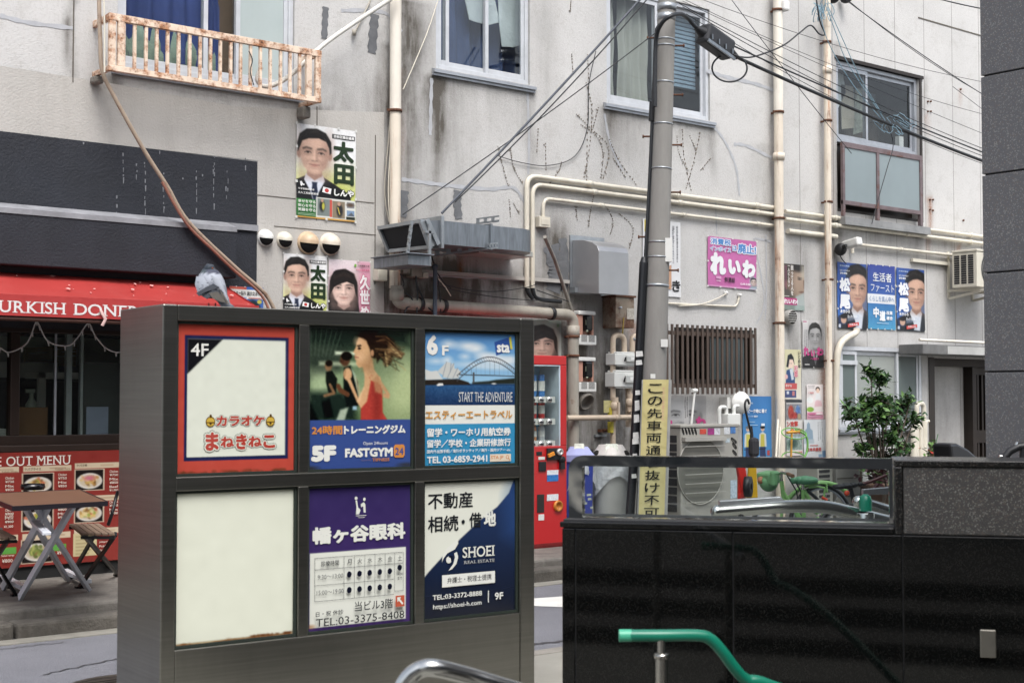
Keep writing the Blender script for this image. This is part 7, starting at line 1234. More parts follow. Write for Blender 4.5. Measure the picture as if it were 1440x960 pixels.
for r_, z in enumerate(sh):
    for k in range(8):
        x = wx1-.13-k*.098; c_, kind = cans[r_][2-k] if k < 3 else cans[r_][(k*5) % 3]; h = .2 if r_ == 0 else .17; rr_ = .033
        m = mat('drink_'+c_, c_, .3, .2, .1, 30); b = MB()
        if kind == 0: b.lathe([(rr_, 0), (rr_, h*.62), (rr_*.45, h*.85), (rr_*.45, h), (0, h)], (x, VY+.12, z+.031), 14); b.lathe([(rr_+.001, h*.2), (rr_+.001, h*.5)], (x, VY+.12, z+.031), 14, 1)
        else: b.lathe([(rr_*.8, 0), (rr_, .012), (rr_, h*.92), (rr_*.8, h), (0, h)], (x, VY+.12, z+.031), 14); b.lathe([(rr_+.001, h*.25), (rr_+.001, h*.7)], (x, VY+.12, z+.031), 14, 1)
        name_ = {'d9b23c': 'yellow', '3f7fc4': 'blue and white', '9fb43c': 'green', 'b3262a': 'dark red', '3f4a44': 'black', 'a9682c': 'amber', 'b9bcc0': 'clear'}[c_]
        o = tag(b.build('drink_bottle' if kind == 0 else 'drink_can', [m, WHITEP]), '%s %s on the %s shelf inside the vending machine' % (name_, 'bottle' if kind == 0 else 'can', ('top', 'middle', 'bottom')[r_]), 'bottle' if kind == 0 else 'can', 'drinks in the vending machine')
def vbox(nm, x0, y0, x1, y1, m, dp=.01, inset=False):
    a, c = P(x0, y0, VY), P(x1, y1, VY); b = MB(); b.box((a.x, VY-dp, c.z), (c.x, VY-.0005, a.z)); return b.build(nm, m, VM, bevel=.003)
vbox('coin_panel', 768, 630, 788, 646, BLACKC, .02); b = MB(); p = P(775, 639, VY-.03); b.bar((p.x-.035, VY-.035, p.z-.01), (p.x+.03, VY-.035, p.z+.012), .02, .03); b.build('lever', mat('orange_lever', 'd98a2c', .4), VM); b = MB(); p = P(784, 635, VY); b.lathe([(.03, 0), (.03, .03), (.015, .03), (.015, .012), (0, .012)], (p.x, VY-.02, p.z), 16, 0, (0, -1, 0)); b.build('coin_slot', CH, VM)
vbox('display', 754, 635, 762, 640, BLACKC, .004); vbox('note_slot', 757, 649, 767, 662, BLACKC, .012); vbox('price_plate', 757, 642, 766, 646, WHITEP, .004); vbox('white_sticker', 769, 661, 785, 667, mat('sticker_white', 'd6dade', .5, 0, .2, 50), .003); vbox('blue_sticker', 769, 667.5, 785, 676, mat('sticker_blue', '2c6fb0', .5, 0, .3, 50), .003); vbox('small_notice', 769, 695, 785, 703, mat('sticker_white', 'd6dade'), .003); vbox('hatch', 755, 695, 765, 720, mat('dark_hatch', '2a2624', .3), .004)
b = MB(); p = P(784, 711, VY); b.lathe([(.05, 0), (.05, .02), (.036, .025), (.03, .004), (0, .004)], (p.x, VY-.0005, p.z), 18, 0, (0, -1, 0)); b.build('change_cup', mat('orange_cup', 'b9752c', .4, 0, .2, 20), VM); vbox('small_plate', 757, 723, 765, 731, WHITEP, .003)
b = MB(); b.lathe([(0, .03), (.03, .03), (.035, 0)], (P(789, 646, VY).x, VY, P(789, 646, VY).z), 14, 0, (0, -1, 0)); b.box((P(789, 646, VY).x-.025, VY-.03, P(789, 653, VY).z-.04), (P(789, 646, VY).x+.025, VY-.001, P(789, 653, VY).z+.02)); b.build('lock', BLACKC, VM)
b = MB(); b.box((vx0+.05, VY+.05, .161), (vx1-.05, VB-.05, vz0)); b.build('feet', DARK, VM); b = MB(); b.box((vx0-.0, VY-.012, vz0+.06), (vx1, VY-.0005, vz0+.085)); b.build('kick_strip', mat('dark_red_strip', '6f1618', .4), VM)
# ------------------------------------------------------------------ bins seen through the glass
def binobj(name, label, px, wpx, ytop, ylid, D, m, lidm, rnd, g): 
    c = PD(px, 690, D); top_ = PD(px, ytop, D).z; lid_ = PD(px, ylid, D).z; w_ = wpx/2000*D/2; t = thing(name, label, 'bin', (c.x, c.y, .16), g); n = 24
    def ring(r, z): return [Vector((c.x, c.y, z))+Vector((RT.x, RT.y, 0))*(r*(1 if rnd else .94)*math.cos(k/n*2*math.pi)*(1 if rnd else 1/max(abs(math.cos(k/n*2*math.pi)), abs(math.sin(k/n*2*math.pi)))**.8))+Vector((-RT.y, RT.x, 0))*(r*math.sin(k/n*2*math.pi)*(1 if rnd else 1/max(abs(math.cos(k/n*2*math.pi)), abs(math.sin(k/n*2*math.pi)))**.8)) for k in range(n)]
    b = MB(); R_ = [ring(w_*.86, .17), ring(w_*.98, lid_)]; b.add(R_[0]+R_[1], [(k, (k+1) % n, n+(k+1) % n, n+k) for k in range(n)], 0, rnd); b.add(R_[0], [tuple(range(n))]); b.build('body', m, t)
    b = MB(); R_ = [ring(w_*1.06, lid_-.02), ring(w_*1.06, lid_+.04), ring(w_*.62, top_)]; b.add(sum(R_, []), [(j*n+k, j*n+(k+1) % n, (j+1)*n+(k+1) % n, (j+1)*n+k) for j in range(2) for k in range(n)], 0, False); b.add(R_[2], [tuple(range(n))]); b.build('lid', lidm, t)
    b = MB(); f = Vector((RT.y, -RT.x, 0)); tt_ = Vector((RT.x, RT.y, 0))
    for s_ in (-.75, .75): q = Vector((c.x, c.y, lid_+.06))+tt_*(w_*s_)+f*w_*.45; b.ball(q, w_*.2, w_*.2, (top_-lid_)*.3, 10)
    b.build('hole', DARK, t); b = MB(); q = Vector((c.x, c.y, (lid_+top_)/2+.03))+f*w_*.86; b.prism([q-tt_*w_*.35-UP*.05, q+tt_*w_*.35-UP*.05, q+tt_*w_*.3+UP*.06-f*.05, q-tt_*w_*.3+UP*.06-f*.05], f*.004); b.build('label_plate', mat('lid_label', 'c3c8bc', .6, 0, .3, 30), t)
    b = MB(); vs = []; N = 40; random.seed(px)                       # bag turned over the rim
    for j in range(6):
        for k in range(N): a_ = k/N*6.283; r = w_*(1.08+.008*j)+.007*math.sin(a_*7+j)+random.uniform(-.006, .006); zz = lid_-.02-j*.045*(1+.5*math.sin(a_*2+1)); vs.append(Vector((c.x, c.y, zz))+tt_*r*math.cos(a_)+Vector((-RT.y, RT.x, 0))*r*math.sin(a_))
    b.add(vs, [(j*N+k, j*N+(k+1) % N, (j+1)*N+(k+1) % N, (j+1)*N+k) for j in range(5) for k in range(N)], 0, True); b.build('bin_bag', BAG, t, fixn=False); return t
BAG = None
m_, t_n, b_, co_ = newmat('translucent_bag'); b_.inputs['Base Color'].default_value = (.75, .77, .8, 1); b_.inputs['Roughness'].default_value = .25
_tr = nn(t_n, 'ShaderNodeBsdfTransparent'); _mx = nn(t_n, 'ShaderNodeMixShader'); _mx.inputs[0].default_value = .62; t_n.links.new(_tr.outputs[0], _mx.inputs[1]); t_n.links.new(b_.outputs[0], _mx.inputs[2]); t_n.links.new(_mx.outputs[0], t_n.nodes['Material Output'].inputs[0]); bump(t_n, b_, noise(t_n, co_, 14, 5, .7), .9, .03); BAG = m_
binobj('recycling_bin', 'square blue recycling bin with a white bag over its rim beside the vending machine', 814, 44, 628, 645, 13.3, mat('blue_bin', '2c3a8c', .5, 0, .15, 5), mat('lavender_lid', '8f96c4', .5, 0, .1, 5), False, 'bins beside the vending machine'); binobj('recycling_bin', 'round grey bin with a clear bag slipping down its side, left of the pole', 859, 54, 625, 648, 13.4, mat('grey_bin', '9b9b98', .5, 0, .1, 4), mat('pale_lid', 'bdb9b4', .5, 0, .1, 6), True, 'bins beside the vending machine')
b = MB(); random.seed(14); c = PD(820, 712, 12.2)
for k in range(9):
    q = PD(812+random.random()*20, 694+k*3, 12.15); b.box((q.x, q.y-.004, q.z), (q.x+random.uniform(.02, .05), q.y, q.z+.018))
tag(b.build('bin_sticker', mat('scribbled_sticker', 'a9ad9c', .7, 0, .5, 60)), 'scribbled pale stickers stuck over the front of the blue bin', 'sticker')
# ------------------------------------------------------------------ large air conditioner
AY = 9.9; ax0, ax1 = P(957, 640, AY).x, P(1039, 640, AY).x; az1, az0 = P(1000, 598, AY).z, P(1000, 728, AY).z
AC = ac_unit('air_conditioner', 'large grey-beige air conditioner unit with stickers and scrawls behind the pole', ax0, ax1, az0, az1, AY, AY+.38, mat('grey_beige_unit', '96948d', .45, 0, .08, 4, 0, 60, .002, 0, 5, '8a5f40', .25, '86827a')); fx, fz = P(985, 660, AY).x, P(985, 662, AY).z
b = MB()
for j in range(9): z = az0+.08+j*(az1-az0-.16)/9; b.box((ax0-.004, AY+.05, z), (ax0-.001, AY+.33, z+(az1-az0)/9*.68))
b.build('side_slots', MATS['slot_shadow'], AC)
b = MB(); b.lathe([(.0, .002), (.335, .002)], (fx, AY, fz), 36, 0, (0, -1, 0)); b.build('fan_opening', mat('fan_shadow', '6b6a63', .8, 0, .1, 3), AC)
b = MB(); rg0, rg1 = P(960, 660, AY).x, P(1017, 660, AY).x; GMc = mat('grey_guard', '9b9992', .5)
for k in range(7): z = P(985, 627+k*13, AY).z; b.bar((rg0, AY-.035, z), (rg1, AY-.035, z), .008, .008)
b.box((rg0-.01, AY-.05, P(985, 617, AY).z-.02), (rg1, AY-.001, P(985, 617, AY).z+.02)); b.build('fan_guard', GMc, AC)
b = MB(); b.tube([(fx+.335*math.cos(k*math.pi/20), AY-.004, fz+.335*math.sin(k*math.pi/20)) for k in range(41)], .007, 6, 0, False); b.build('fan_ring', GMc, AC)
b = MB(); b.box((ax0+.05, AY+.02, .16), (ax0+.2, AY+.36, az0)); b.box((ax1-.2, AY+.02, .16), (ax1-.05, AY+.36, az0)); b.build('foot', CONC, AC)
for x0_, y0_, x1_, y1_, c_, nm in ((984, 603, 993, 610, 'b3402f', 'red'), (995, 602, 1004, 611, '8c2c6f', 'magenta'), (1004.5, 602, 1012.5, 611, 'b9bac0', 'white'), (1018, 600, 1026, 610, 'c0c3c6', 'pale'), (1027, 600, 1034, 609, '3f6fa8', 'blue'), (1020, 616, 1026, 622, 'a9b6bc', 'grey blue'), (1027, 675, 1036, 700, 'a3b0bc', 'tall pale')):
    a, c = P(x0_, y0_, AY), P(x1_, y1_, AY); b = MB(); b.box((a.x, AY-.003, c.z), (c.x, AY-.0005, a.z)); b.build('sticker', mat('sticker_'+c_, c_, .5, 0, .35, 45), AC)
random.seed(3)
def scrawl(x, y, w_, h_):
    b = MB(); q = [P(x+w_*(.5+.5*math.sin(t*2.1+.5)), y+h_*(.5+.5*math.cos(t*1.7)), AY-.002) for t in np.linspace(0, 5, 14)]; b.tube(q, .004, 4); b.build('scrawl', BLACKC, AC)
for k in range(5): scrawl(959+k*4.4, 601, 3.2, 10)
for q_ in ((1028, 615, 8, 8), (1030, 622, 6, 9), (1030, 632, 6, 8)): scrawl(*q_)
# little gas valve set on the unit, round white fan hood, white and black umbrellas, stick
b = MB(); c = P(1026, 588, WY-.25); b.box((c.x-.08, WY-.3, c.z-.08), (c.x+.12, WY-.17, c.z+.05)); b.tube(fillet([(c.x-.04, WY-.24, c.z+.03), (c.x-.04, WY-.24, c.z+.12), (c.x-.15, WY-.24, c.z+.12), (c.x-.15, WY-.24, c.z-.2)], .04), .021, 10); b.tube(fillet([(c.x+.08, WY-.24, c.z+.03), (c.x+.08, WY-.24, c.z+.13), (c.x+.15, WY-.24, c.z+.13)], .03), .021, 10); tag(b.build('gas_meter', GM, bevel=.01), 'small white gas meter with bent pipes above the right end of the large air conditioner', 'meter', 'gas meters beside the pole')
b = MB(); c = P(1047, 566, WY-.1); b.lathe([(.08, 0), (.09, .1), (.125, .15), (.11, .18), (0, .19)], (c.x-.1, WY-.02, c.z), 20, 0, (-.25, -1, 0)); b.box((c.x-.3, WY-.12, c.z-.06), (c.x-.08, WY-.003, c.z+.06)); tag(b.build('fan_hood', WHITEP), 'white round fan hood on the wall above the blue recruiting poster', 'vent')
b = MB(); q = [P(972, 597, WY-.4), P(977, 549, WY-.4)]; b.tube(q, .012, 8); b.tube([q[1]-Vector((.04, 0, 0)), q[1]+Vector((.03, 0, .0))], .02, 8); tag(b.build('cane', WHITEP), 'white crook handled stick leaning above the large air conditioner', 'stick')
t = thing('umbrella', 'folded black umbrella hanging beside the blue recruiting poster', 'umbrella', P(1057, 640, WY-.3)); b = MB(); a, c = P(1051, 568, WY-.3), P(1057, 612, WY-.3); b.tube(bez([a+Vector((.03, 0, 0)), a+Vector((0, 0, .05)), a-Vector((.04, 0, 0)), a-Vector((.02, 0, .1)), c], 5), .012, 8); b.build('handle', BLACKC, t); b = MB(); b.tube([c+Vector((0, 0, .1)), c, P(1058, 640, WY-.3), P(1058, 670, WY-.3)], [.01, .02, .018, .012], 10); b.build('canopy', mat('black_umbrella_cloth', '1c1d20', .8, 0, .3, 8), t)
b = MB(); c = P(1053, 628, WY-.36); b.box((c.x-.03, WY-.44, c.z-.11), (c.x+.1, WY-.36, c.z+.1)); tag(b.build('bag', mat('dark_grey_bag', '26262b', .8, 0, .2, 8), bevel=.04), 'dark grey bag hanging in front of the blue recruiting poster', 'bag')
b = MB(); b.tube([P(1091, 650, WY-.4), P(1094, 590, WY-.2)], .014, 8); b.tube([P(1095, 650, WY-.4), P(1097, 600, WY-.2)], .01, 8); tag(b.build('pole_stick', PVC), 'pair of pale rods leaning by the foot of the thick drainpipe', 'rod')
b = MB(); c = P(1117, 626, WY-.5); g = mat('lime_green_wire', '6aa050', .5)
for (r, sx, sz, oy) in ((.2, 1, .35, -.14), (.2, 1, .3, .13)): b.tube([(c.x+r*math.cos(t), WY-.5+.05*math.sin(t), c.z+oy+r*sz*math.sin(t)) for t in np.linspace(0, 6.283, 24)], .007, 6, 0, False)
b.tube(bez([(c.x+.02, WY-.5, c.z+.17), (c.x+.2, WY-.5, c.z+.1), (c.x+.22, WY-.5, c.z-.05), (c.x+.15, WY-.5, c.z-.16)]), .012, 6); b.tube([(c.x-.04, WY-.5, c.z+.18), (c.x-.06, WY-.5, c.z-.2)], .012, 6, 1); b.tube([(c.x-.12, WY-.5, c.z+.14), (c.x+.08, WY-.5, c.z+.15)], .016, 6, 1); tag(b.build('pot_stand', [g, mat('orange_wire', 'c08f38', .5)]), 'lime green and orange wire plant stand against the protest poster', 'plant stand')
# red toy cart, yellow sheet, green toy scooter
t = thing('hand_cart', 'red hand cart with a black wheel behind the balustrade glass', 'cart', PD(1050, 735, 13.2)); b = MB(); c = PD(1052, 684, 13.2); b.lathe([(.03, -.03), (.095, -.03), (.1, 0), (.095, .03), (.03, .03)], c, 22, 0, (.5, -.86, 0)); b.build('wheel', BLACKC, t); b = MB(); b.bar(PD(1041, 655, 13.3), PD(1047, 690, 13.3), .06, .08); b.bar(PD(1041, 700, 13.3), PD(1052, 690, 13.25), .06, .05); b.bar(PD(1041, 655, 13.3), PD(1041, 705, 13.3), .05, .05); b.build('frame', mat('cart_red', 'c22a22', .4), t, bevel=.01)
b = MB(); q = [PD(1049, 700, 13.7), PD(1053, 656, 13.7), PD(1064, 656, 13.7), PD(1066, 700, 13.7)]; b.prism(q, (.02, .03, 0)); tag(b.build('yellow_board', mat('yellow_plastic_sheet', 'c99f1e', .5, 0, .15, 3), bevel=.008), 'yellow plastic board standing between the red cart and the green watering can', 'board')
WCN = thing('watering_can', 'pale green plastic watering can hanging from the bicycle behind the glass', 'watering can', PD(1080, 692, 12.0)); GRP_ = mat('mint_green_plastic', '6a9a6c', .4, 0, .08, 4); b = MB(); c = PD(1081, 677, 12.0); b.ball(c, .085, .08, .085, 18); b.bar(c+Vector((-.01, 0, .085)), c+Vector((.005, 0, -.02)), .15, .14); b.build('tank', GRP_, WCN, bevel=.02); b = MB(); q = PD(1070, 676, 12.0); b.lathe([(.02, 0), (.03, .03), (.03, .05), (0, .05)], q, 12, 0, (-.6, -.5, .2)); b.build('spout', mat('brown_cap', 'a06a4a', .5), WCN); b = MB(); q = PD(1088, 672, 11.9); b.bar(q+Vector((0, 0, .06)), q-Vector((0, 0, .07)), .06, .05); b.build('side_tank', GRP_, WCN, bevel=.02)
# ------------------------------------------------------------------ bicycles behind the balustrade
LG = mat('light_green_paint', '7ba865', .35, 0, .06, 3)
BK1 = thing('bicycle', 'light green city bicycle with green saddle parked behind the balustrade', 'bicycle', PD(1125, 780, 11.9)); D_ = 11.9
def bt(nm, m, segs, r, par, n=10, D=D_):
    b = MB()
    for s_ in segs: b.tube([PD(*q, D) if len(q) == 2 else PD(*q) for q in s_], r, n)
    return b.build(nm, m, par)
hd0, hd1, bb, st0, st1 = (1099, 676), (1104, 718), (1128, 735), (1129, 688), (1131, 735)
bt('frame', LG, [[hd0, hd1], [(1100, 690), (1112, 708), (1130, 735)], [(1101, 700), (1130, 738)], [(1129, 688), (1131, 738)], [(1131, 690), (1150, 722)], [(1131, 738), (1152, 728)]], .018, BK1)
bt('fork', LG, [[(1101, 700), (1096, 760)]], .014, BK1); bt('seat_post', MATS['satin_stainless'], [[(1129, 690), (1129, 680)]], .013, BK1); bt('stem', MATS['satin_stainless'], [[(1099, 680), (1099, 663)]], .012, BK1)
bt('handlebar', MATS['satin_stainless'], [[(1093, 668, 12.1), (1099, 664), (1108, 666, 11.7)]], .011, BK1); bt('grip', mat('brown_grip', '6b4f3c', .6), [[(1108, 666, 11.7), (1115, 669, 11.5)]], .016, BK1)
b = MB(); c = PD(1129, 675, D_); ax = Vector((RT.x, RT.y, 0)); 
for i, (u, w_, h) in enumerate(((-.075, .04, .03), (-.03, .05, .035), (.02, .08, .04), (.055, .09, .035))): b.ball(c+ax*u, w_*.75, w_*.9, h, 12)
b.build('saddle', mat('green_saddle', '4f8462', .45), BK1)
def wheel(px, py, D, r, par, m=BLACKC):
    b = MB(); c = PD(px, py, D); dx_ = Vector((RT.x, RT.y, 0)).lerp(Vector((1, 0, 0)), .6).normalized(); b.tube([c+dx_*r*math.cos(t)+UP*r*math.sin(t) for t in np.linspace(0, 6.283, 40)], .018, 8, 0, False); w_ = b.build('tyre', m, par); b = MB(); 
    for k in range(14): b.tube([c, c+dx_*r*.95*math.cos(k*.449)+UP*r*.95*math.sin(k*.449)], .002, 4)
    b.tube([c+dx_*r*.93*math.cos(t)+UP*r*.93*math.sin(t) for t in np.linspace(0, 6.283, 40)], .01, 6, 0, False); b.ball(c, .03); b.build('rim', ALU, w_)
wheel(1093, 758, D_, .3, BK1); wheel(1155, 735, D_+.1, .31, BK1)
b = MB(); c = PD(1155, 735, D_+.1); dx_ = Vector((RT.x, RT.y, 0)); b.tube([c+dx_*.34*math.cos(t)+UP*.34*math.sin(t) for t in np.linspace(.9, 2.7, 12)], .02, 8); b.build('mudguard', LG, BK1); bt('rack', LG, [[(1137, 682), (1155, 679), (1162, 680), (1163, 692)], [(1137, 685), (1150, 684), (1160, 686)], [(1160, 686), (1156, 728)]], .009, BK1); bt('brake_cable', CABLE, [[(1107, 668), (1120, 690), (1122, 705), (1118, 715)], [(1107, 667), (1116, 672), (1126, 690), (1128, 706)]], .006, BK1, 6); bt('lock_cable', CABLE, [[(1136, 690), (1148, 700), (1158, 712), (1164, 724)]], .014, BK1, 8)
bt('chain_case', mat('pale_green_case', 'a3c490', .4), [[(1136, 704), (1150, 716)]], .03, BK1); bt('reflector', mat('red_orange_reflector', 'c2442a', .3), [[(1156, 699), (1163, 703)]], .014, BK1)
BK2 = thing('bicycle', 'dark bicycle with a black saddle and red reflector in front of the grey meter boxes', 'bicycle', PD(1200, 790, 10.2)); D2_ = 10.2
b = MB(); c = PD(1196, 684, D2_)
for u, w_, h, dz in ((-.08, .055, .02, -.0), (-.03, .05, .022, .005), (.02, .035, .02, .012), (.07, .02, .015, .018), (.1, .015, .012, .018)): b.ball(c+ax*u+UP*dz, w_*.9, w_, h, 12)
b.build('saddle', BLACKC, BK2); bt('seat_post', BLACKC, [[(1196, 686), (1205, 720)]], .016, BK2, 10, D2_); bt('handlebar', mat('dark_red_paint', '4a1f22', .3), [[(1214, 680), (1232, 674), (1246, 668)]], .012, BK2, 8, D2_); bt('frame', MATS['dark_red_paint'], [[(1205, 720), (1200, 745)], [(1205, 715), (1235, 680)]], .016, BK2, 8, D2_); b = MB(); b.ball(PD(1191, 693, D2_-.05), .02); b.build('reflector', MATS['red_orange_reflector'], BK2); wheel(1190, 770, D2_, .3, BK2)
# second outdoor unit, meter boxes and pot plants at the back
ab = (P(1150, 662, 10.0), P(1172, 735, 10.0)); t = ac_unit('air_conditioner', 'narrow grey outdoor unit with dark louvres behind the green bicycle', ab[0].x, ab[1].x, .16, ab[0].z+.06, 10.0, 10.3, MATS['grey_beige_unit']); b = MB()
for j in range(12): z = ab[0].z-.02-j*.055; b.box((ab[0].x+.02, 9.992, z), (ab[0].x+.2, 9.999, z+.03))
b.build('louvre', MATS['slot_shadow'], t)
a, c = P(1176, 660, 10.05), P(1214, 712, 10.05); t = thing('meter_cabinet', 'low grey sheet metal cabinet with three panel lines behind the dark bicycle', 'cabinet', (a.x, 10.2, .16)); b = MB(); b.box((a.x, 10.05, .16), (c.x, 10.4, a.z+.12)); b.build('body', mat('grey_sheet_metal', '8f8d88', .6, 0, .1, 4), t, bevel=.008); b = MB()
for y in (672, 684, 697): z = P(1190, y, 10.05).z; b.box((a.x+.01, 10.044, z-.006), (c.x-.01, 10.0495, z+.006))
b.build('panel_line', MATS['dark_crack'], t)
# ------------------------------------------------------------------ plants
def leafmat(name, a, c_, gl=.35):
    m, t, b, co = newmat(name); oi = noise(t, co, 9, 2); t.links.new(mixc(t, ramp(t, oi, .3, .7), lin(a), lin(c_)), b.inputs['Base Color']); b.inputs['Roughness'].default_value = gl; return m
def leaf(b, p, d, L, w, up, mi=0):
    d = d.normalized(); s_ = d.cross(up); s_ = s_.normalized() if s_.length > 1e-3 else Vector((1, 0, 0)); n = s_.cross(d); q = p+d*L
    b.add([p, p+d*L*.4+s_*w-n*w*.25, q-n*L*.12, p+d*L*.4-s_*w-n*w*.25, p+d*L*.45], [(0, 1, 4), (1, 2, 4), (2, 3, 4), (3, 0, 4)], mi, True)
def bush(name, label, base, lobes, nb, L, w, m, trunk, seed, tips=None):
    random.seed(seed); t = thing(name, label, 'shrub', base); b = MB(); tb_ = MB(); B0 = Vector(base)
    for (c, r, n) in lobes:
        c = Vector(c); j = B0.lerp(c, .55)+Vector((random.uniform(-.05, .05), random.uniform(-.05, .05), 0)); tb_.tube(bez([B0+Vector((random.uniform(-.04, .04), random.uniform(-.04, .04), 0)), j, c], 5), [.016-.0011*i for i in range(11)], 7)
        for _ in range(n):
            e = c+Vector((random.gauss(0, .45)*r[0], random.gauss(0, .45)*r[1], random.gauss(0, .45)*r[2])); tb_.tube([c.lerp(e, .2), e], [.006, .003], 5)
            for k in range(nb):
                p = c.lerp(e, random.uniform(.35, 1.05))+Vector((random.gauss(0, .025), random.gauss(0, .025), random.gauss(0, .025))); d = Vector((random.gauss(0, 1), random.gauss(0, 1), random.gauss(.1, .7))); leaf(b, p, d, L*random.uniform(.7, 1.25), w*random.uniform(.8, 1.2), Vector((random.gauss(0, .3), random.gauss(0, .3), 1)), 0 if random.random() < .75 else 1)
    tb_.build('trunk', trunk, t); b.build('crown', m, t, fixn=False); return t
BARK = mat('shrub_bark', '4a4036', .9, 0, .2, 20); LEAF = [leafmat('dark_glossy_leaf', '263f24', '3f5c36', .25), leafmat('young_leaf', '4a6a34', '66884a', .35)]
SY = 9.7
def L_(x, y, dy=0): return tuple(P(x, y, SY+dy))
lob = []
for (x, y, rx, rz, n) in ((1226, 522, .1, .1, 7), (1236, 535, .16, .14, 12), (1230, 560, .2, .14, 15), (1212, 572, .22, .14, 14), (1250, 570, .2, .14, 14), (1200, 582, .18, .1, 9), (1235, 585, .3, .16, 22), (1265, 572, .2, .12, 12), (1280, 562, .14, .08, 7), (1215, 598, .2, .12, 12), (1260, 598, .22, .14, 14), (1285, 590, .14, .08, 8), (1225, 622, .15, .1, 8), (1250, 620, .25, .12, 15), (1270, 628, .14, .1, 8), (1212, 634, .1, .1, 6), (1240, 642, .3, .1, 12)): lob.append((L_(x, y, random.uniform(-.12, .18)), (rx, rx, rz), n))
bush('potted_shrub', 'dark glossy evergreen shrub in front of the sliding window by the entrance', (P(1238, 640, SY).x, SY, .35), lob, 9, .09, .028, LEAF, BARK, 21)
b = MB(); c = P(1238, 640, SY); b.lathe([(.16, 0), (.22, .35), (.24, .35), (.24, .4), (.2, .4), (.19, .36), (0, .36)], (c.x, SY, .16), 22); tag(b.build('plant_pot', mat('dark_clay', '5a4438', .8, 0, .2, 9)), 'clay pot under the glossy evergreen shrub', 'pot')
bush('potted_plant', 'small potted plant with a red flower beside the entrance pipes', (P(1306, 650, 9.9).x, 9.9, .3), [(tuple(P(1306, 636, 9.9)), (.1, .1, .12), 7), (tuple(P(1311, 628, 9.9)), (.06, .06, .08), 4)], 6, .07, .02, [LEAF[1], leafmat('red_petal', '8c2222', 'b03a36')], BARK, 5)
b = MB(); b.tube([P(1312, 642, 9.9), P(1319, 610, 9.9)], .006, 6); tag(b.build('plant_stake', mat('green_stake', '4a6a4a', .6)), 'thin green plant stake leaning before the entrance panel', 'stake')
bush('potted_plant', 'reddish leaved plant behind the dark bicycle at the glass end', (PD(1234, 720, 13)), [(tuple(PD(1230, 670, 13)), (.14, .1, .14), 9), (tuple(PD(1242, 664, 13)), (.1, .1, .1), 6)], 7, .07, .024, [leafmat('maroon_leaf', '3a1418', '5a2028'), LEAF[1]], BARK, 15)
bush('ground_weed', 'dry thin weed at the foot of the evergreen shrub', (P(1212, 650, 9.8).x, 9.8, .3), [(tuple(P(1212, 632, 9.8)), (.1, .06, .12), 6)], 4, .05, .009, [leafmat('dry_leaf', '5a5a38', '7a6f48'), LEAF[1]], BARK, 19)
# black child seat and handlebar near the granite corner
b = MB(); q = [P(1337, 624, 9.0), P(1347, 623, 9.0), P(1362, 631, 9.0), P(1378, 645, 9.0), P(1378, 700, 9.0), P(1345, 700, 9.0)]; b.prism(q, (.05, .28, 0)); tag(b.build('child_seat', mat('black_seat_shell', '1d1e22', .35, 0, .1, 4), bevel=.03), 'black moulded bicycle child seat showing above the granite block', 'child seat')
t = thing('bicycle', 'bicycle of which only a black handlebar and bell show above the granite block', 'bicycle', PD(1420, 760, 6.5)); bt('handlebar', BLACKC, [[(1411, 645), (1420, 634), (1432, 628), (1460, 624)]], .018, t, 10, 6.5); bt('brake_lever', MATS['satin_stainless'], [[(1405, 642), (1414, 643)], [(1428, 630), (1432, 622)]], .012, t, 8, 6.5); bt('stem', BLACKC, [[(1440, 626), (1436, 700)]], .018, t, 10, 6.5); wheel(1440, 750, 6.5, .3, t)
# ------------------------------------------------------------------ kebab shop: awning, menu board, table and chairs
AT = P(150, 391, WY-.06).z; FY = WY-.62; vz1, vz0 = P(80, 419, FY).z, P(80, 446, FY).z; aw1 = P(316, 400, WY-.06).x; aw0 = .8
AW = thing('awning', 'faded red shop awning with white lettering on its valance', 'awning', ((aw0+aw1)/2, WY-.3, vz0))
b = MB(); N = 60; M_ = 8; vs = []
for j in range(M_+1):
    for i in range(N+1): u = i/N; x = aw0+(aw1-aw0)*u; v = j/M_; vs.append((x, (WY-.05)+(FY-WY+.05)*v, AT+(vz1-AT)*v-.012*math.sin(v*math.pi)*(1+.5*math.sin(u*40))))
b.add(vs, [(j*(N+1)+i, (j+1)*(N+1)+i, (j+1)*(N+1)+i+1, j*(N+1)+i+1) for j in range(M_) for i in range(N)], 0, True); b.add([(aw1, WY-.05, AT), (aw1, FY, vz1), (aw1, FY, vz0), (aw1, WY-.05, vz0)], [(0, 1, 2, 3)])
random.seed(31); ny = Vector((0, -(AT-vz1), -(FY-WY+.05))).normalized()*-1
b.build('canopy', mat('sunfaded_red_vinyl', '9c3633', .42, 0, .06, 2, .15, 3, .02, 0, 5, '7a4a2a', .1, 'd98a84'), AW, fixn=False)
b = MB()
for k in range(22):
    u = random.random(); x = P(10, 400).x+(aw1-P(10, 400).x)*u; v = random.uniform(.05, .95); y = (WY-.05)+(FY-WY+.05)*v; z = AT+(vz1-AT)*v+.006; r = random.choice((.006, .01, .02)); b.prism([(x-r*random.uniform(.5, 1.6), y, z), (x, y-r, z-.4*r), (x+r*random.uniform(.5, 1.5), y+r*.3, z+.1*r), (x, y+r, z+.4*r)], (0, -.001, .002))
b.build('bird_dropping', mat('whitish_droppings', 'cf9a95', .8), AW)
p = Paint(24, 22, 'b52a28'); p.noise(.01, 3); L = aw1-aw0; S = Sheet((aw0, FY-.004, vz1+.012), (1, 0, 0), (0, 0, -1), L, vz1-vz0+.012, p, .0)
def ux(px): return (P(px, 432, FY-.005).x-aw0)/L
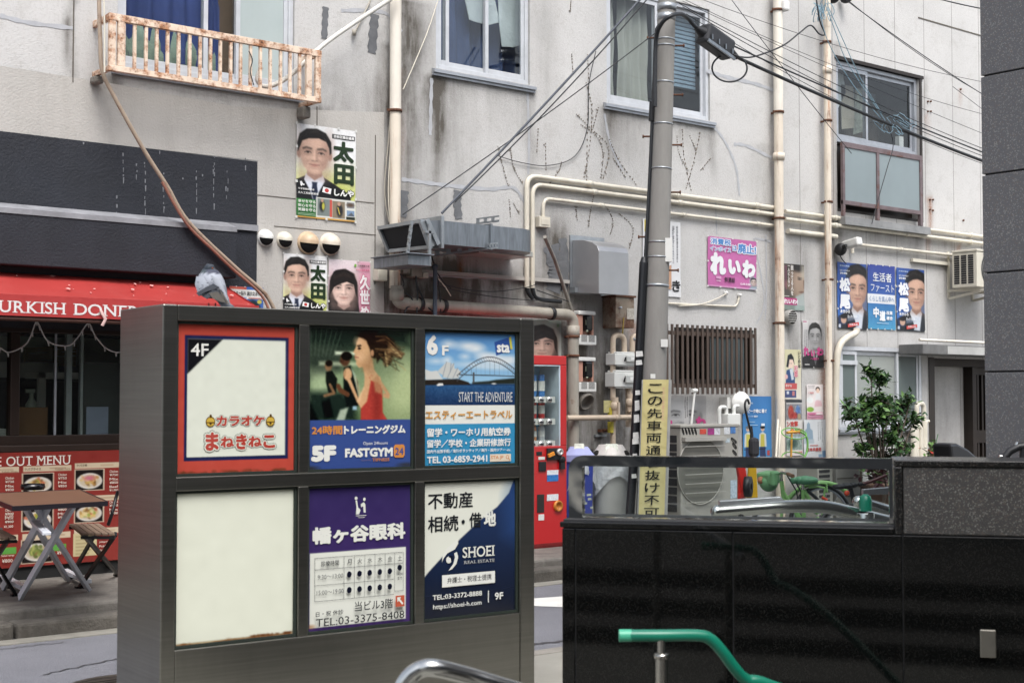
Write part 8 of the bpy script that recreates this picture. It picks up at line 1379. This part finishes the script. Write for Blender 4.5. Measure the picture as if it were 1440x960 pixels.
for word, x0, x1 in (('TURKISH', -12, 93), ('DONER', 103, 197)):
    S.text(word, ux(x0) if word != 'TURKISH' else ux(-19), .3, ux(x1), .86, 'e9e4e2', .012, ser=True)
S.build('valance', printmat('printed_vinyl', .4, .1), AW)
b = MB(); b.tube([(aw0, FY+.02, vz0-.02), (aw1, FY+.02, vz0-.02)], .016, 8); b.tube([(aw1-.04, FY+.02, vz0-.02), (aw1-.04, WY-.03, vz0+.02)], .014, 8); b.build('frame_bar', mat('brown_frame_bar', '4a2f28', .5, .3, .2, 6), AW)
b = MB(); q = P(142, 452, FY-.03); b.tube([(q.x, FY-.02, q.z+.08), (q.x+.03, FY-.04, q.z+.02), (q.x+.01, FY-.03, q.z-.03)], .012, 8); tag(b.build('hook', mat('pale_pink_hook', 'c9a9a4', .5)), 'pale hook hanging under the awning valance near the sign', 'hook')
# string lights across the window
t = thing('string_lights', 'white string of little lights looped across the kebab shop window', 'lights', P(80, 470, WY-.05)); pts = [(-40, 470), (-20, 482), (0, 489), (14, 495), (38, 482), (50, 454), (54, 455), (68, 480), (95, 486), (108, 476), (122, 456), (127, 457), (134, 472), (150, 490), (170, 495), (195, 485), (210, 455), (225, 480), (250, 492)]
q = bez([P(x, y, WY-.04) for x, y in pts], 6); b = MB(); b.tube(q, .005, 6); b.build('wire', mat('clear_white_wire', 'e2e4e5', .4), t)
for i in range(2, len(q), 5): b = MB(); b.tube([q[i], q[i]-Vector((.0, .01, .035))], [.009, .004], 6); b.build('bulb', mat('clear_bulb', 'd0d2d2', .2), t)
# menu board
mx0, mx1 = .9, P(330, 700).x; MY = WY-.05; mz1 = P(80, 634.5, MY).z; mz0 = P(80, 793, MY).z; Lm = mx1-mx0
MBD = thing('menu_board', 'large dark red take out menu board with pictures of dishes below the shop window', 'menu board', ((mx0+mx1)/2, MY, mz0)); b = MB(); b.box((mx0, MY+.002, mz0), (mx1, WY-.003, mz1)); b.build('board', mat('menu_frame', '2a1614', .5), MBD)
asp = Lm/(mz1-mz0); p = Paint(150, asp, '8c2317'); p.noise(.008, 8)
def mu(x): return (P(x, 700, MY).x-mx0)/Lm
def mv(y): return (mz1-P(80, y, MY).z)/(mz1-mz0)
def dish(x0, y0, x1, y1, kind):
    a, c, e, g = mu(x0), mv(y0), mu(x1), mv(y1); p.rect(a-.002, c-.008, e+.002, g+.008, 'c9b49a', .003); p.rect(a, c, e, g, '1d1512', .003); cx, cy = (a+e)/2, (c+g)/2+.01; ry = (g-c)*.4; rx = (e-a)*asp*.46
    p.ell(cx, cy, rx, ry, 'e3ded6', .01); p.ell(cx, cy, rx*.85, ry*.8, 'c9b9a0' if kind else 'd9cdbb', .02); random.seed(int(x0+y0))
    for k in range(40):
        c_ = random.choice((['b9852f', 'd9b05a', '7a5228', 'c2552c', '8fa33c', 'e0cf9a'] if kind != 2 else ['7f8f3c', '5a6b2c', 'b0b45a', '8a6a3a'])); p.ell(cx+random.gauss(0, .3)*rx/asp, cy+random.gauss(-.1, .3)*ry, random.uniform(.008, .03), random.uniform(.006, .02), c_, .012, random.random()*3, .8)
    if kind == 3: p.ell(cx, cy-ry*.35, rx*.4, ry*.3, 'c96a80', .03)
for x0, y0, x1, y1, k in ((32, 665, 74, 692, 1), (106, 662, 145, 690, 3), (32, 713, 74, 743, 0), (106, 709, 145, 736, 1), (32, 757, 74, 788, 2), (180, 660, 220, 688, 1), (-50, 668, -8, 694, 1), (180, 707, 220, 735, 0), (250, 660, 290, 688, 2)): dish(x0, y0, x1, y1, k)
for x0, x1 in ((-50, 26), (32, 100), (105, 170), (178, 245)):
    for y0 in (655, 702, 749):
        yy = y0+(0 if x0 < 30 else -.06*(x0-30)*.5); p.rect(mu(x0), mv(yy-1), mu(x1), mv(yy+7), 'd3bfa0', .004); p.dashes(mu(x0+(x1-x0)*.55), mv(yy+1), mu(x1-3), mv(yy+5), 1, 'a5876a', .7)
p.rect(mu(104), mv(752), mu(137), mv(784), 'cdbf8f', .004); p.dashes(mu(107), mv(754), mu(134), mv(783), 6, 'a08f62', .7)
for x0 in (10, 80): p.rect(mu(x0-9), mv(765), mu(x0+14), mv(774), '5aa33c', .004)
S = Sheet((mx0, MY, mz1), (1, 0, 0), (0, 0, -1), Lm, mz1-mz0, p)
S.text('TAKE OUT MENU', mu(-46), mv(640), mu(99), mv(653), 'e9e2d6', .004, ser=True, res=3)
def mt(s, x0, y0, x1, y1, c='e6dac9', ser=False, b=.01): S.text(s, mu(x0), mv(y0), mu(x1), mv(y1), c, b, ser=ser)
mt('ケバブライス', 34, 656, 57, 660, '4a3a2c'); mt('ケバブ丼', 107, 653, 122, 657, '4a3a2c'); mt('Kebab Wrap', 2, 659, 24, 662.5, 'a5876a'); mt('Kebab Rice', 77, 657, 98, 660.5, 'a5876a')
for cx, pr_s in ((13, ('¥730', '¥830')), (87, ('¥750', '¥850')), (159, ('¥750', '¥850', '¥1,000'))):
    for k, pr1 in enumerate(pr_s): yy = 668+k*11-(.03*cx); mt(('Chicken', 'Mix', 'Beef')[k], cx-6, yy, cx+6, yy+3.5); mt(pr1, cx-6, yy+5, cx+6, yy+8.5)
    for k, pr1 in enumerate(('¥800', '¥900')): yy = 712+k*11-.03*cx; mt(('Chicken', 'Mix')[k], cx-6, yy, cx+6, yy+3.5); mt(pr1, cx-6, yy+5, cx+6, yy+8.5)
mt('¥1,100', 6, 720, 18, 724); mt('¥1,300', 5, 734, 18, 738); mt('¥800', 3, 780, 18, 785); mt('¥900', 80, 774, 92, 779); mt('Salad wrap', 2, 774, 20, 777.5); mt('CHEESE', 139, 758, 152, 761); mt('Jalapeno', 139, 764, 154, 767); mt('Pickles', 139, 770, 152, 773); mt('Egg', 139, 776, 146, 779)
S.build('printed_menu', printmat('glossy_menu', .25, 0, .5), MBD)
# folding table
TZ = .86; TT = thing('folding_table', 'folding table with dark wood top and silver X shaped legs before the menu board', 'table', (PZ(80, 800, .16).x, PZ(80, 800, .16).y, .16))
q = [PZ(18, 712, TZ), PZ(151, 705, TZ), PZ(112, 688, TZ), PZ(-26, 694, TZ)]; b = MB(); b.prism(q, (0, 0, -.022)); b.build('tabletop', mat('walnut_laminate', '6b4e3d', .42, 0, .25, 4, 0, 60, .002, 0, 5, '7a4a2a', 0, stretch=(1, 12, 1)), TT, bevel=.003)
b = MB()
for i in range(4): a, c = q[i]-Vector((0, 0, .012)), q[(i+1) % 4]-Vector((0, 0, .012)); b.bar(a, c, .008, .03)
b.build('edge_band', mat('dark_edge_band', '1d1a20', .4), TT)
LEGM = mat('silver_painted_tube', 'c3c6cd', .4, .1, .08, 5); G = .161
def leg(x0, y0, x1, y1): a, c = PZ(x0, y0, TZ-.03), PZ(x1, y1, G+.015); b = MB(); b.bar(a, c, .026, .048, 0, (0, 1, 0)); return b.build('leg', LEGM, TT, bevel=.003)
leg(103, 710, 28, 840); leg(50, 711, 124, 828); leg(68, 711, 4, 826); leg(34, 711, 95, 815)
for u, v, w_ in ((PZ(4, 810, G+.05), PZ(34, 826, G+.05), .03), (PZ(91, 802, G+.05), PZ(124, 817, G+.05), .03), (PZ(48, 733, .72), PZ(66, 750, .7), .02)): b = MB(); b.bar(u, v, .05, w_); b.build('brace', LEGM, TT, bevel=.003)
b = MB(); p_ = PZ(46, 689, TZ); b.lathe([(.0, .004), (.075, .004), (.085, .02), (.08, .045), (.062, .045), (.06, .02), (0, .018)], p_, 22); tag(b.build('ashtray', mat('black_glazed', '0e0e10', .15)), 'round black ashtray on the back edge of the folding table', 'ashtray')
# slatted folding chairs
WOODS = mat('weathered_wood_slats', '7a6656', .7, 0, .25, 5, .2, 40, .003, stretch=(10, 1, 1)); BLK = mat('black_chair_frame', '131315', .4, .2, .1, 8)
def chair(label, sq, legs, back):
    SZ = .61; t = thing('folding_chair', label, 'chair', (PZ(*legs[0][1], .16).x, PZ(*legs[0][1], .16).y, .16), 'slatted folding chairs at the table')
    q = [PZ(x, y, SZ) for x, y in sq]                       # front left, front right, back right, back left
    n = 5
    for k in range(n):
        u0, u1 = (k+.06)/n, (k+.94)/n; a0, a1 = q[0].lerp(q[1], u0), q[0].lerp(q[1], u1); c0_, c1_ = q[3].lerp(q[2], u0), q[3].lerp(q[2], u1); b = MB(); b.prism([a0, a1, c1_, c0_], (0, 0, -.018)); b.build('seat_slat', WOODS, t, bevel=.003)
    b = MB(); b.bar(q[0]-UP*.03, q[1]-UP*.03, .02, .02); b.bar(q[3]-UP*.03, q[2]-UP*.03, .02, .02); b.build('seat_frame', BLK, t)
    for a, c in legs: b = MB(); b.bar(PZ(*a, SZ-.035), PZ(*c, G+.008), .018, .03, 0, (0, 1, 0)); c_ = PZ(*c, G+.006); b.box((c_.x-.03, c_.y-.02, G), (c_.x+.03, c_.y+.02, G+.014)); b.build('leg', BLK, t)
    if back: b = MB(); b.tube(bez([PD(x, y, d) for x, y, d in back], 5), .012, 8); b.build('back_post', BLK, t)
    return t
dC = (PZ(150, 745, .61)-C0).dot(FW)
chair('slatted folding chair with black frame right of the table, half behind the sign', [(114, 749), (162, 749), (140, 735), (97, 736)], [((118, 750), (166, 808)), ((163, 750), (112, 825)), ((105, 738), (158, 802)), ((140, 740), (98, 812))], [(152, 738, dC), (158, 720, dC), (163, 700, dC+.05), (166, 690, dC+.05)]); chair('slatted folding chair at the left edge of the photo beside the table', [(-36, 757), (24, 754), (0, 742), (-55, 745)], [((12, 757), (-30, 822)), ((-26, 758), (22, 836)), ((2, 744), (-40, 812)), ((-45, 748), (8, 826))], None)
# ------------------------------------------------------------------ pigeon on the sign
PG = SP(.285, ZT, -.13); UPp = UP
def pigeon():
    t = thing('pigeon', 'grey pigeon seen from behind, perched on the top of the directory sign', 'pigeon', PG)
    D0 = (PG-C0).dot(FW); cx0, cy0 = 285, 428
    fwd = Vector((-RT.y, RT.x, 0)); s = D0/2000
    def Q(x, y, d=0): return PG+RT*((x-cx0)*s)+UP*((cy0-y)*s)+fwd*d        # around the perch, x and y in the bird's own proportions
    # spine from tail to beak: position, half width, half depth (bird faces away and to the left, head turned right)
    sp = [(310, 427, -.05, .010, .006), (301, 417, -.035, .024, .013), (293, 406, -.015, .04, .032), (285, 396, .005, .052, .048), (279, 388, .025, .054, .052), (275.5, 381, .04, .047, .044), (274.5, 377, .045, .032, .033), (275.5, 373.5, .045, .024, .026), (277, 370, .042, .0225, .025), (278.5, 367.3, .04, .018, .02), (279, 366, .039, .008, .01)]
    N = 20; vs = []; col = []; pts = [Q(x, y, d) for x, y, d, a, b_ in sp]; n = len(sp); P_ = bez(pts, 4); rr_ = []
    for i in range(len(P_)):
        u = i/4; k = min(int(u), n-2); f = u-k; rr_.append((sp[k][3]*(1-f)+sp[k+1][3]*f, sp[k][4]*(1-f)+sp[k+1][4]*f))
    for i, p in enumerate(P_):
        d = (P_[min(i+1, len(P_)-1)]-P_[max(i-1, 0)]).normalized(); a = (RT-d*RT.dot(d)).normalized(); b_ = d.cross(a)
        for k in range(N): th = 2*math.pi*k/N; vs.append(p+a*math.cos(th)*rr_[i][0]+b_*math.sin(th)*rr_[i][1])
    b = MB(); b.add(vs, [(i*N+k, i*N+(k+1) % N, (i+1)*N+(k+1) % N, (i+1)*N+k) for i in range(len(P_)-1) for k in range(N)], 0, True); b.add(vs[:N], [tuple(range(N))]); b.add(vs[-N:], [tuple(range(N))])
    def colour(v):
        r_ = v-PG; y = cy0-r_.dot(UP)/s; x = cx0+r_.dot(RT)/s; 
        if y < 374: c = '363e48'
        elif y < 380: c = '474a5a' if (x > 275) else '3f4c50'
        elif y < 398: c = 'a6abb6'
        elif y < 412: c = '7d828c'
        else: c = '6f737b'
        return [*slin(Paint.c(None, c)), 1]
    cc = [colour(v) for v in b.v]; m = printmat('feathers', .6, 0, .25); o = b.build('body', m, t, col=cc, fixn=True)
    # wings folded along the back with dark bars, dark primaries crossing over the tail
    for sgn, pts in ((-1, [(264, 385), (262, 396), (266, 408), (276, 415), (290, 416), (284, 400), (274, 385)]), (1, [(284, 383), (296, 388), (302, 400), (308, 414), (310, 422), (298, 412), (290, 398)])):
        b = MB(); q = [Q(x, y, -.058+.0006*abs(x-284)) for x, y in pts]; c_ = sum(q, Vector())/len(q)-fwd*.012; ring = q; b.add(ring+[c_], [(i, (i+1) % len(ring), len(ring)) for i in range(len(ring))], 0, True); b.add([v+fwd*.02 for v in ring], [tuple(range(len(ring)))]); wb = b.build('wing', mat('wing_grey', '9da2ac', .65, 0, .1, 30), t)
    b = MB()
    for pts in ([(266, 409), (279, 401), (290, 396), (298, 401), (290, 404), (280, 407), (270, 413)], [(275, 414), (286, 407), (300, 404), (304, 409), (292, 411), (281, 417)]): b.prism([Q(x, y, -.076) for x, y in pts], fwd*.012)
    for x, y in ((268, 393), (274, 397), (281, 394), (270, 402), (278, 403), (290, 398), (296, 406), (287, 389)): b.prism([Q(x-2.2, y-.3, -.0705), Q(x, y+1.6, -.0715), Q(x+2.2, y-.2, -.0705), Q(x, y+.7, -.0715)], fwd*.004)
    b.build('wing_bar', mat('wing_bar_dark', '3c4048', .7, 0, .2, 30), t)
    b = MB()
    for pts in ([(284, 409), (296, 407), (306, 417), (310, 423), (300, 421), (290, 417)], [(298, 404), (304, 410), (312, 424), (308, 424)]): b.prism([Q(x, y, -.079) for x, y in pts], fwd*.008)
    b.build('flight_feathers', mat('flight_feather_brown', '5a5650', .7, 0, .2, 30), t)
    b = MB(); b.prism([Q(x, y, -.06) for x, y in [(292, 417), (304, 418), (318, 427), (314, 428.5), (300, 428)]], fwd*.012); b.build('tail', mat('tail_grey', '6d727c', .7, 0, .2, 30), t, bevel=.002)
    b = MB()
    for x in (278.5, 288): b.tube([Q(x, 421, .0), Q(x, 427.6, .0)], .0035, 6); [b.tube([Q(x, 427.5, .0), Q(x+dx, 427.7, dd)], .0022, 5) for dx, dd in ((-3, .015), (0, .025), (3, .015), (0, -.015))]
    b.build('legs', mat('pigeon_leg_red', '9a4a48', .6), t)
    b = MB(); q0 = Q(283.5, 373, .03); b.tube([q0, Q(288, 374.8, .025)], [.007, .0015], 8); b.build('beak', mat('dark_beak', '33343a', .5), t); b = MB(); b.ball(Q(282.5, 371.5, .018), .0035); b.ball(Q(284, 375.5, .024), .004, mi=1); b.build('eye', [mat('orange_eye', '9a4a1e', .2), mat('white_cere', 'c9ccce', .6)], t)
pigeon()
